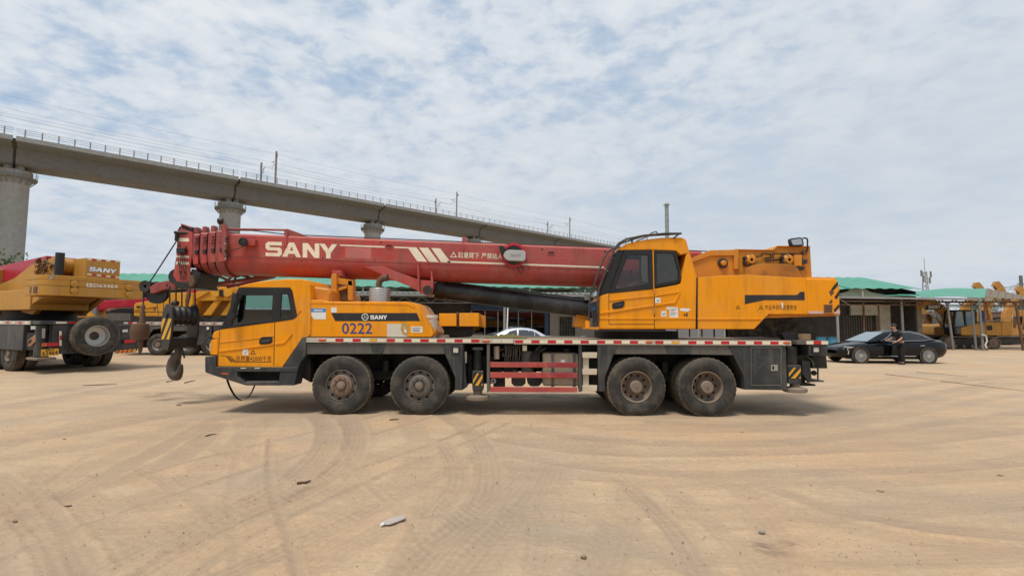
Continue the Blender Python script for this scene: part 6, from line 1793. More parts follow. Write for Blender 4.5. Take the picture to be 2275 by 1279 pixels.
# engine-room / winch side panel behind the cab
side = prism('side_panel', [(1549.5, 731), (1550.5, 616), (1556, 616), (1600, 612), (1660, 610), (1784, 617), (1791.5, 617), (1796, 698), (1708.5, 698), (1700, 706), (1676, 731)], YO + 0.004, YO + 0.5, ORANGE, CR, 0.014)
prism('sill_ridge', [(1550, 706), (1697, 706), (1694, 710), (1550, 710)], YO - 0.010, YO + 0.01, ORANGE, side, 0.006)
prism('black_band', [(1655, 675.5), (1655, 655), (1771, 655), (1778, 648), (1787.5, 648), (1788, 666.5), (1697, 666.5)], YO + 0.0005, YO + 0.004, INK_K, side, 0.0)
prism('panel_seam', [(1548, 616), (1550, 616), (1550.5, 731), (1548.5, 731)], YO + 0.0, YO + 0.05, INK_BR, side, 0.0)
ysd = YO + 0.0015
warn(1639.5, 682, 8.5, ysd, side); warn(1691, 682.5, 8.5, ysd, side)
text('side_warning', '作业半径内注意安全', quadmap(1699.5, 677, 1770.5, 687.5), onY(ysd), INK_BR, side, 0.0)
prism('paint_scrape', [(1736, 672), (1740, 672), (1740, 684), (1737, 684)], ysd - 0.001, ysd, PAPER, side, 0.0)
prism('tail_tray', [(1700, 705), (1712, 698.5), (1866, 697.5), (1866, 701), (1720, 706)], YO + 0.1, YF - 0.15, ORANGE_DULL, CR, 0.006)
# boom foot bracket plates and winch
for y in (YB - 0.62, YB + 0.52):
    o = prism('boom_foot_plate', [(1535, 574), (1578, 556.5), (1634, 555), (1717, 556.5), (1727, 547.5), (1800, 548.5), (1804, 617), (1803, 660), (1560, 660), (1540, 612)], y, y + 0.1, ORANGE_DULL, CR, 0.01)
    if y < YB:
        foot = o
        prism('plate_rim', [(1533, 575), (1578, 555.5), (1632, 554.3), (1632, 567.5), (1580, 568), (1537, 583)], y - 0.04, y - 0.001, ORANGE_DULL, o, 0.008)
        prism('plate_rib', rect(1631, 554, 1641, 598), y - 0.05, y - 0.001, ORANGE_DULL, o, 0.008)
        c = at(1605, 585, y)
        MB().lathe([(0.1, 0), (0.1, -0.03), (0.085, -0.035), (0.06, -0.035)], c, 12).build('pivot_ring', GREASE, o)
        MB().lathe([(0.055, 0), (0.055, -0.07), (0.04, -0.08), (0.001, -0.08)], c, 20).build('pivot_pin', ORANGE_DULL, o)
prism('foot_top_deck', [(1634, 553), (1717, 554.5), (1727, 545.5), (1801, 546.5), (1801, 548.4), (1728, 547.5), (1718, 556), (1634, 555)], YB - 0.66, YB + 0.66, ORANGE_DULL, CR, 0.003)
yw = YB - 0.63
wb = MB()
rs = random.Random(5)
pipes = []
for pts in ([(1676, 570), (1692, 569), (1692, 563.5), (1711, 563.5), (1713, 573), (1700, 573)], [(1717, 575), (1717, 563), (1760, 563.5)], [(1764, 572), (1764, 563), (1781, 563), (1781, 576)], [(1668, 572), (1655, 572), (1652, 580), (1656, 590)], [(1700, 578), (1740, 577), (1770, 578)], [(1735, 575), (1738, 566), (1750, 564), (1762, 565)]):
    wb.tube([at(x, y, yw - 0.03) for x, y in pts], 0.014, 7)
wb.build('hydraulic_pipe', GREASE, foot)['kind'] = 'stuff'
for (cx_, m) in ((1665, ORANGE_DULL), (1748, ORANGE_DULL)):
    MB().lathe([(0.11, 0), (0.11, -0.06), (0.07, -0.1), (0.03, -0.1)], at(cx_, 578, yw), 20).build('winch_motor', m, foot)
    for k in range(5):
        a = 6.28 * k / 5
        prism('motor_fitting', rect(cx_ + 10 * math.cos(a) - 3, 578 + 9 * math.sin(a) - 3, cx_ + 10 * math.cos(a) + 3, 578 + 9 * math.sin(a) + 3), yw - 0.09, yw, GREASE, foot, 0.004)
prism('valve', rect(1765, 566, 1782, 591), yw - 0.1, yw, ORANGE_DULL, foot, 0.008)
prism('valve_plug', rect(1781, 576, 1794, 585), yw - 0.09, yw - 0.01, GREASE, foot, 0.006)
prism('valve_plug', rect(1772, 592, 1788, 599), yw - 0.09, yw - 0.01, GREASE, foot, 0.006)
for k in range(2):
    cw = at(1692 + 52 * k, 614, 9.83); cw.y = 10.6
    o = MB().lathe([(0.24, -0.42), (0.24, -0.38), (0.20, -0.37)] + [(0.205 + 0.012 * (j % 2), -0.36 + 0.03 * j) for j in range(25)] + [(0.20, 0.37), (0.24, 0.38), (0.24, 0.42)], cw + Vector((0, -0.35, 0)), 36, cap=True).build('winch_drum', RUST, CR)
    MB().lathe([(0.22, -0.43), (0.2, -0.46), (0.08, -0.47), (0.001, -0.47)], cw + Vector((0, -0.35, 0)), 28).build('winch_hub', GREYDARK if k else ORANGE_DULL, o)
prism('winch_guard', [(1655, 620), (1655, 596), (1672, 589), (1695, 585), (1758, 586), (1772, 594), (1781, 609), (1783, 620)], YO + 0.42, YO + 0.45, paint('oily_brown_guard', (0.42, 0.17, 0.022), 0.6, 0.25, dirt=(0.07, 0.04, 0.025), damt=0.65, dscale=3), CR, 0.008)
# counterweight
cw = prism('counterweight', [(1792, 618), (1856, 619), (1863, 624), (1866, 640), (1867, 697), (1795.5, 697)], YO - 0.005, YF - 0.05, ORANGE, CR, 0.03, seg=3)
ringp('lifting_pocket', rect(1829, 675, 1851, 696), rect(1831, 677, 1849, 695), YO - 0.010, YO + 0.01, ORANGE_DULL, cw, 0.002)
prism('pocket_recess', rect(1831, 677, 1849, 695), YO - 0.0075, YO + 0.0, RUST, cw, 0.0)
for pts in ([(1847, 642), (1852, 635), (1861.5, 625), (1862, 633), (1853, 644)], [(1854, 660), (1864, 645), (1865, 655), (1858, 665)], [(1852, 688), (1864, 675), (1865.5, 681), (1855, 694)], [(1842, 648), (1850, 640), (1853, 650), (1846, 658)], [(1842, 671), (1848, 664), (1850, 670), (1845, 676)]):
    prism('hazard_stripe', pts, YO - 0.0085, YO - 0.0052, INK_K if pts[0][0] > 1846 else RUST, cw, 0.0)
prism('bare_scrape', [(1796, 690.5), (1829, 691), (1829, 697), (1796, 697)], YO - 0.0085, YO - 0.0052, paint('pink_primer', (0.62, 0.40, 0.35), 0.7, 0.1), cw, 0.0)
prism('bare_scrape', [(1853, 690), (1866, 688), (1866.5, 697), (1853, 697)], YO - 0.0085, YO - 0.0052, MATS['pink_primer'], cw, 0.0)
prism('weight_cap', [(1790.5, 615), (1856, 616.5), (1860, 619.5), (1792, 619)], YO + 0.05, YF - 0.1, ORANGE, cw, 0.01)
# mirror on the rear top
tubep('mirror_arm', [(1790, 560, yw - 0.02), (1794, 552, yw - 0.1), (1794, 532, yw - 0.1), (1791, 529, yw - 0.1), (1784, 529, yw - 0.1)], 0.016, BLACK_CLEAN, foot)
mr = prism('rear_mirror', [(1754, 532), (1757, 529.5), (1779, 526.5), (1784, 530), (1787, 544), (1783, 547), (1759, 547), (1756, 543)], yw - 0.14, yw - 0.06, BLACK_CLEAN, foot, 0.014)
prism('mirror_glass', [(1757, 533), (1778, 529.5), (1781, 533), (1783, 543), (1762, 544)], yw - 0.143, yw - 0.139, MIRROR, foot, 0.0)
prism('mirror_foot', rect(1784, 556, 1794, 564), yw - 0.05, yw, RUST, foot, 0.006)
# ================================================================== crane on the left, seen from its rear corner
LO, LRZ = (-14.9, 15.9, 0), R(-28.1)
FL = Frame(LO, LRZ)
LC = thing('mobile_crane', LO, 'ochre mobile crane at the left with spare wheel on its tail and numbered counterweight', 'mobile crane', rz=LRZ, local=True)
def rp(px, py, c=0.0): return FL.hit(px, py, 0, c)      # on a plane facing its rear
def sp(px, py, c=0.0): return FL.hit(px, py, 1, c)      # on a plane facing its left side
def rear(name, pts, c, depth, m, parent, bev=0.01, **k):
    return MB().extr([rp(x, y, c) for x, y in pts], (-depth, 0, 0)).build(name, m, parent, bev, **k)
def lbox(name, x0, x1, y0, y1, z0, z1, m, parent, bev=0.01):
    return MB().box(x0, x1, y0, y1, z0, z1).build(name, m, parent, bev)
LW = 2.85
zdk = rp(150, 712.5).z
lbox('deck', -11, 0.0, 0.0, LW, zdk - 0.12, zdk, BLACK, LC)
lbox('chassis', -10.8, -0.1, 0.6, LW - 0.6, 0.75, zdk - 0.13, CHASSIS, LC, 0.02)
lbox('rear_panel', -0.35, -0.02, 0.35, LW - 0.05, 0.62, zdk - 0.13, BLACK, LC, 0.02)
lbox('side_locker', -3.2, -1.1, -0.02, 0.5, 0.72, zdk - 0.13, BLACK, LC, 0.03)
lbox('outrigger_box', -1.05, -0.45, 0.05, LW - 0.05, 0.75, 1.3, CHASSIS, LC, 0.02)
# edge strip along the left side
er = lbox('deck_edge_rail', -10.9, -0.6, -0.035, -0.005, zdk - 0.13, zdk - 0.01, ALU, LC, 0.004)
for k in range(9):
    x = -0.75 - k * 0.5
    lbox('reflective_strip', x - 0.24, x, -0.041, -0.036, zdk - 0.10, zdk - 0.035, TAPE_R if k % 2 else TAPE_W, er, 0)
for k in range(4):
    a = 0.4 + k * 0.30
    lbox('reflective_strip', 0.001, 0.006, a, a + 0.28, zdk - 0.09, zdk - 0.03, TAPE_R if k % 2 else TAPE_W, LC, 0)
for k in range(4):
    a = LW - 0.55 + k * 0.14
    lbox('reflective_strip', 0.001, 0.006, a, a + 0.135, zdk - 0.09, zdk - 0.03, TAPE_R if k % 2 else TAPE_W, LC, 0)
# ground wheels
lw0 = None
for i, xx in enumerate((-2.35, -3.75, -7.6, -9.1)):
    for y, rz in ((0.02, 0), (LW - 0.02, math.pi)):
        if lw0 is None:
            lw0 = wheel('wheel', LC, Vector((xx, y, 0.60)), 'rear', True, 0.62, lab=(RIM_GREY,))
        else:
            copy(lw0, LC, Vector((xx, y, 0.60)), (0, 0.7 * i, rz))
# jack with hazard plate, lamps, plate
jk = MB().cyl((-0.45, 0.22, 0.55), (-0.45, 0.22, zdk - 0.15), 0.17, 24).build('outrigger_jack', BLACK, LC)
rear('hazard_plate', [(63, 756), (79, 743), (79, 767), (63, 769)], 0.0, 0.02, paint('faded_salmon_plate', (0.60, 0.30, 0.17), 0.6), jk, 0.0)
for pts in ([(63, 758), (70, 752), (70, 759), (63, 765)], [(68, 769), (79, 758), (79, 765), (75, 768)]):
    rear('hazard_stripe', pts, 0.004, 0.003, INK_K, jk, 0.0)
lbox('foot_plate', -0.85, -0.05, 0.0, 0.5, 0.44, 0.52, RIM_TAN, LC, 0.02)
tl = rear('tail_lamp_bar', [(88, 761), (131, 759), (131, 769), (89, 771)], 0.06, 0.05, BLACK_CLEAN, LC, 0.005)
rear('tail_lamp', [(92, 762), (105, 761.4), (105, 769), (92, 769.6)], 0.075, 0.02, AMBER, tl, 0.004)
rear('tail_lamp', [(106, 761.4), (130, 760.3), (130, 768), (106, 769)], 0.075, 0.02, TAPE_R, tl, 0.004)
tl = rear('tail_lamp_bar', [(274, 753.5), (302, 752), (302, 761.5), (274, 763)], 0.06, 0.05, BLACK_CLEAN, LC, 0.005)
rear('tail_lamp', [(276, 754.5), (301, 753), (301, 760.5), (276, 762)], 0.075, 0.02, TAPE_R, tl, 0.004)
pl = rear('number_plate', [(91.5, 776), (131, 773.5), (130, 789), (91, 791)], 0.08, 0.012, PLATEY, LC, 0.003)
text('plate_lettering', '63464', lambda s, t: (94 + 34 * s, 789 - 9 * t - 1.8 * s), lambda a, b: rp(a, b, 0.083), INK_K, pl, 0.25)
text('plate_lettering', '桂D', lambda s, t: (101 + 20 * s, 779.5 - 4 * t - 1.0 * s), lambda a, b: rp(a, b, 0.083), INK_K, pl, 0.1)
ch = rear('chevron_board', [(258, 778), (302, 774.5), (302, 781.5), (258, 785)], 0.05, 0.03, HAZ_Y, LC, 0.003)
for k in range(4):
    a = 262 + k * 10
    rear('chevron_stripe', [(a, 778 - k * 0.8), (a + 5, 777.6 - k * 0.8), (a + 1, 784.4 - k * 0.8), (a - 4, 784.8 - k * 0.8)], 0.053, 0.002, TAPE_R, ch, 0.0)
rear('side_strip', [(132, 735), (137, 735), (137, 768), (132, 768)], 0.05, 0.02, TAPE_W, LC, 0.0)
rear('side_strip', [(132, 745), (137, 745), (137, 755), (132, 755)], 0.053, 0.002, TAPE_R, LC, 0.0)
rear('grab_bar', [(94, 730), (101, 729), (100, 751), (94, 751)], 0.06, 0.03, GALV, LC, 0.006)
rear('lamp_panel', [(69, 724), (79, 724), (79, 731), (69, 732)], 0.02, 0.02, PAPER, LC, 0.002)
rear('lamp_panel', [(272, 732), (284, 731.5), (284, 737), (272, 738)], 0.02, 0.02, PAPER, LC, 0.002)
# spare wheel
spw = rp(217, 746, 0.46)
s_ = tyre_mesh(MB(), 0.0, 0.66, 0.34).build('spare_wheel', RUBBER, LC, loc=spw)
tread_mesh(MB(), 0.0, 0.66, 0.34).build('tread', RUBBER_TREAD, s_)
MB().lathe([(0.352, 0.035), (0.348, 0.008), (0.336, 0.006), (0.325, 0.03), (0.318, 0.06), (0.305, 0.20), (0.28, 0.22), (0.15, 0.225), (0.14, 0.235)], (0, 0, 0), 64).build('rim', RIM_SILVER, s_)
MB().lathe([(0.145, 0.24), (0.001, 0.24)], (0, 0, 0), 30).build('centre_hole', CONC_D, s_)
bb = MB(); bolts(bb, 10, 0.21, 0.227, 0.014, 0.004); bb.build('stud_hole', CONC_D, s_)['kind'] = 'stuff'
s_.rotation_euler = (0, 0, R(90))
lbox('spare_carrier', 0.0, 0.2, spw.y - 0.25, spw.y + 0.25, spw.z - 0.25, spw.z + 0.25, BLACK, LC, 0.02)
# superstructure
YW0, YW1 = -0.05, LW + 0.12
zc0, zc1 = rp(150, 657, 0.1).z, rp(150, 612.5, 0.1).z
def slab(name, z0, z1, xo):
    pts = []
    r = 0.45
    x0, x1 = -1.15, xo
    for k in range(6):
        a = R(90) * k / 5
        pts.append((x1 - r + r * math.sin(a), YW0 + r - r * math.cos(a), z0))
    for k in range(6):
        a = R(90) * k / 5
        pts.append((x1 - r + r * math.cos(a), YW1 - r + r * math.sin(a), z0))
    pts += [(x0, YW1, z0), (x0, YW0, z0)]
    return MB().extr(pts, (0, 0, z1 - z0)).build(name, YELLOW_DULL, LC, 0.015)
h3 = (zc1 - zc0)
cwl = slab('counterweight_slab', zc0, zc0 + h3 * 0.47, 0.10)
cwm = slab('counterweight_slab', zc0 + h3 * 0.48, zc0 + h3 * 0.76, 0.10)
cwt = slab('counterweight_slab', zc0 + h3 * 0.77, zc1, 0.08)
text('counterweight_lettering', '桂D63464', lambda s, t: (191 + 70 * s, 637.5 - 9.5 * t + 3.2 * s), lambda a, b: rp(a, b, 0.104), WHITE, cwm, 0.12)
for px0, px1, py in ((156, 175, 624), (281, 293, 632)):
    rear('pocket_recess', [(px0, py), (px1, py + 0.8), (px1, py + 27), (px0, py + 28)], 0.104, 0.02, RUST, cwm, 0.0)
    for k in range(2):
        c = rp((px0 + px1) / 2, py + 6.5 + k * 15, 0.11)
        MB().lathe([(0.11, 0), (0.11, 0.03), (0.06, 0.045), (0.001, 0.045)], c, 18, 'x').build('lifting_boss', YELLOW_DULL, cwm)
for x0, x1 in ((-0.75, -0.63), (-0.5, -0.25)):
    lbox('forklift_slot', x0, x1, YW0 - 0.006, YW0 + 0.02, zc0 + 0.06, zc0 + h3 * 0.42, RUST, cwl, 0.0)
rear('hazard_patch', [(110, 609), (120, 608.5), (120, 619), (110, 620)], 0.095, 0.004, INK_K, cwt, 0.0)
for k in range(3):
    rear('hazard_stripe', [(110 , 612 + 3.5 * k), (120, 608.8 + 3.5 * k), (120, 610.2 + 3.5 * k), (110, 613.8 + 3.5 * k)], 0.098, 0.002, TAPE_W, cwt, 0.0)
# winch box with chrome lettering
wb0, wb1 = rp(190, 596, -0.25), rp(267, 596, -0.25)
zt_ = rp(228, 576, -0.25).z
wbx = lbox('winch_box', -1.3, -0.25, wb0.y, wb1.y, zc1 + 0.005, zt_, YELLOW_DULL, LC, 0.015)
sany('winch_box_lettering', lambda s, t: (197 + 64 * s, 603.5 - 11 * t + 6.5 * s - 1.0), lambda a, b: rp(a, b, -0.246), INK_K, wbx, (0.003, 0, 0), 0.25)
sany('winch_box_lettering', lambda s, t: (197.5 + 62.5 * s, 603 - 9.6 * t + 6.5 * s - 1.4), lambda a, b: rp(a, b, -0.242), CHROME, wbx, (0.003, 0, 0), 0.25)
for py, tag_ in ((573.5, 0), (606.5, 1)):
    for k in range(7):
        a, b = 194 + k * 10.4, 194 + (k + 1) * 10.4 - 0.4
        d0, d1 = (a - 190) * (0.075 if not tag_ else 0.105), (b - 190) * (0.075 if not tag_ else 0.105)
        rear('reflective_strip', [(a, py + d0), (b, py + d1), (b, py + d1 + 3.6), (a, py + d0 + 3.6)], -0.244, 0.004, TAPE_R if k % 2 else TAPE_W, wbx, 0.0)
# boom foot plates, winch, boom, pipes
for y in (0.62, 2.0):
    b_ = MB().extr([(-0.9, y, zc1), (-1.0, y, zt_ - 0.05), (-2.4, y, zt_ - 0.02), (-4.2, y, zc0 + 0.75), (-6.0, y, zc0 + 0.5), (-6.0, y, zc0 - 0.2), (-2.5, y, zc0 - 0.6), (-1.0, y, zc0)], (0, 0.16, 0)).build('boom_foot_plate', YELLOW_DULL, LC, 0.01)
c = Vector((-2.3, 0.6, zt_ - 0.35))
MB().lathe([(0.16, 0), (0.16, -0.05), (0.07, -0.08), (0.001, -0.08)], c, 24).build('pivot_pin', YELLOW_DULL, LC)
for xx in (-1.45, -1.9):
    MB().lathe([(0.36, -0.5), (0.36, -0.45), (0.27, -0.44), (0.27, 0.44), (0.36, 0.45), (0.36, 0.5)], (xx + 0.1, 1.35, zt_ - 0.25), 30, cap=True).build('winch_drum', YELLOW_DULL, LC)
MB().cyl((-0.65, 0.62, zc1), (-0.65, 0.62, rp(138, 562, -0.65).z), 0.125, 20).build('exhaust_stack', BLACK_CLEAN, LC)
pp = MB()
rs = random.Random(3)
for k in range(26):
    a = Vector((-1.05 - rs.uniform(0, 1.2), 0.5 + rs.uniform(-0.06, 0.1), zc1 + 0.1 + rs.uniform(0, zt_ - zc1 - 0.2)))
    pp.tube([a, a + Vector((rs.uniform(-0.25, 0.25), 0, rs.uniform(-0.02, 0.15))), a + Vector((rs.uniform(-0.3, 0.3), 0, rs.uniform(-0.2, 0.2)))], 0.025, 6)
pp.build('hydraulic_pipe', RUST, LC)['kind'] = 'stuff'
lbox('turret_body', -6.2, -1.6, 0.25, 1.9, zc0 - 0.45, zc0 + 0.25, YELLOW_DULL, LC, 0.04)
MB().extr([(-1.15, 0.3, zc0 - 0.02), (-0.7, 0.3, zc0 - 0.02), (-2.0, 0.3, zdk + 0.45), (-3.6, 0.3, zdk + 0.40), (-3.6, 0.3, zc0)], (0, 1.5, 0)).build('tail_underside', YELLOW_DULL, LC, 0.02)
lbox('operator_cab', -7.6, -6.3, -0.1, 1.0, zc0 - 0.6, zc0 + 1.2, YELLOW_DULL, LC, 0.05)
MB().lathe([(1.0, zdk), (1.0, zdk + 0.42)], (-4.0, LW / 2, 0), 40, 'z', cap=True).build('slewing_ring', CHASSIS, LC)
b0, b1 = Vector((-2.6, LW / 2, zt_ - 0.32)), Vector((-13.0, LW / 2, zt_ - 0.75))
bb = MB()
hw, hh = 0.5, 0.5
sec = [(-hw, hh), (-hw, -0.1)] + [(-hw * math.cos(math.pi * k / 8), -0.1 - (hh - 0.1) * math.sin(math.pi * k / 8)) for k in range(1, 8)] + [(hw, -0.1), (hw, hh)]
bb.extr([b0 + Vector((0, a, b)) for a, b in sec], b1 - b0).build('boom', RED_NEW, LC, 0.02)
lbox('side_vent', -5.6, -4.6, 0.10, 0.2, zc0 + 0.3, zc0 + 0.62, CHASSIS, LC, 0.01)

# ================================================================== second crane behind, side-on
YM = 25.5
MC = thing('mobile_crane', at(400, 785, YM), 'yellow mobile crane parked further back behind the hanging hook block', 'mobile crane')
lw1 = None
mo = OFF[MC.name]
for px in (350, 412, 470, 560):
    X = at(px, 760, YM).x
    for y, rz in ((YM, 0), (YM + 2.5, math.pi)):
        if lw1 is None:
            lw1 = wheel('wheel', MC, Vector((X, y, 0.54)) - mo, 'rear', True, lab=(RIM_SILVER,))
        else:
            copy(lw1, MC, Vector((X, y, 0.54)) - mo, (0, px, rz))
prism('deck', [(262, 714), (640, 716), (640, 723), (262, 722)], YM, YM + 2.5, ALU, MC, 0.01)
for k in range(20):
    a = 276 + k * 11.6
    prism('reflective_strip', rect(a, 716.2 + 0.005 * (a - 276), a + (5 if k % 2 else 6), 719 + 0.005 * (a - 276)), YM - 0.012, YM - 0.004, TAPE_R if k % 2 else TAPE_W, MC, 0.0)
prism('side_skirt', [(270, 723), (330, 723), (320, 745), (296, 775), (270, 775)], YM + 0.02, YM + 0.5, BLACK, MC, 0.02)
prism('wheel_arch_panel', [(328, 723), (440, 723), (440, 735), (385, 735), (365, 728), (340, 732), (328, 745)], YM + 0.02, YM + 0.1, GREYDARK, MC, 0.02)
prism('outrigger_locker', [(430, 722), (470, 722), (470, 766), (430, 766)], YM + 0.0, YM + 0.6, BLACK, MC, 0.02)
prism('tail_locker', [(471, 715), (520, 715), (520, 766), (478, 764)], YM + 0.02, YM + 0.6, BLACK, MC, 0.02)
prism('lamp_plate', rect(459, 726, 464, 732), YM - 0.03, YM, PAPER, MC, 0.0)
prism('chassis', rect(262, 723, 640, 760), YM + 0.7, YM + 1.8, CHASSIS, MC, 0.02)
prism('bumper_bar', rect(294, 750, 330, 772), YM + 0.3, YM + 0.5, CHASSIS, MC, 0.02)
op = prism('operator_cab', [(297, 701), (297, 678), (300, 673), (350, 665), (362, 652), (366, 650), (428, 650), (428, 703), (300, 702)], YM + 0.05, YM + 1.0, YELLOW, MC, 0.04)
prism('door_handle', rect(303, 679.5, 312, 684), YM + 0.02, YM + 0.05, BLACK_CLEAN, op, 0.01)
prism('door_seam', [(347, 668), (349, 674), (353, 700), (352, 700), (348, 676)], YM + 0.042, YM + 0.05, INK_BR, op, 0.0)
prism('door_seam', rect(362.5, 655, 363.5, 700), YM + 0.042, YM + 0.05, INK_BR, op, 0.0)
prism('sill_line', rect(299, 692, 427, 693), YM + 0.04, YM + 0.05, INK_BR, op, 0.0)
prism('crease', [(298, 686), (348, 678), (348, 681), (298, 689)], YM + 0.02, YM + 0.06, YELLOW, op, 0.01)
prism('small_label', rect(341, 683, 346, 690), YM + 0.043, YM + 0.048, GREYDARK, op, 0.0)
up_ = prism('turret_side', [(428, 700), (428, 652), (445, 645), (470, 637), (530, 637), (560, 640), (600, 660), (600, 668), (540, 667), (440, 668)], YM + 0.3, YM + 2.2, YELLOW, MC, 0.03)
prism('turret_rim', [(425, 660), (440, 654), (462, 643), (465, 648), (440, 662), (428, 668)], YM + 0.22, YM + 0.3, YELLOW, up_, 0.02)
for pts in ([(450, 700), (476, 668), (490, 668), (468, 700)], [(490, 700), (512, 668), (520, 668), (505, 700)]):
    prism('brace_plate', pts, YM + 0.35, YM + 0.5, YELLOW, up_, 0.015)
prism('turret_interior', rect(430, 668, 540, 703), YM + 0.8, YM + 2.0, YELLOW_OLD, up_, 0.02)
prism('turret_base', rect(420, 703, 540, 714), YM + 0.4, YM + 2.1, CHASSIS, MC, 0.02)
for cx_ in (488, 512, 545):
    MB().lathe([(0.28, -0.3), (0.28, -0.25), (0.2, -0.24), (0.2, 0.24), (0.28, 0.25), (0.28, 0.3)], at(cx_, 647, YM + 0.35) , 22, cap=True).build('winch_drum', YELLOW, up_)
prism('filter_can', rect(486, 643, 495, 658), YM + 0.0, YM + 0.15, BLACK_CLEAN, up_, 0.02)
bm_ = prism('boom', [(140, 664), (205, 668), (300, 664), (428, 645), (428, 665), (305, 681), (240, 684), (220, 690), (140, 684)], YM + 0.9, YM + 1.6, RED_NEW, MC, 0.05)
prism('far_boom_end', rect(424, 640, 470, 655), YM + 1.0, YM + 1.5, RED_NEW, MC, 0.05)
lum = prism('luffing_cylinder', [(244, 688), (297, 689), (297, 697), (246, 695)], YM + 1.0, YM + 1.3, BLACK_CLEAN, MC, 0.04)
prism('mesh_guard', rect(238, 696, 290, 712), YM + 0.5, YM + 0.6, GREYDARK, MC, 0.01)
hd_ = prism('engine_hood', [(118, 704), (122, 694), (165, 688), (190, 688), (200, 704)], YM + 0.4, YM + 1.6, YELLOW, MC, 0.03)
prism('black_band', [(142, 697), (188, 694), (193, 701.5), (144, 702)], YM + 0.392, YM + 0.4, INK_K, hd_, 0.0)
sany('hood_lettering', quadmap(153, 696, 174, 701.5, -0.03), onY(YM + 0.388), WHITE, hd_, (0, 0.003, 0))
c = at(206, 703, YM + 0.9)
MB().lathe([(0.25, -0.2), (0.25, 0.6), (0.1, 0.62)], c, 24, 'z', cap=True).build('silencer', STEEL, MC)
prism('chevron_board', [(262, 770), (300, 770), (300, 780), (262, 780)], YM + 0.0, YM + 0.06, HAZ_Y, MC, 0.01)

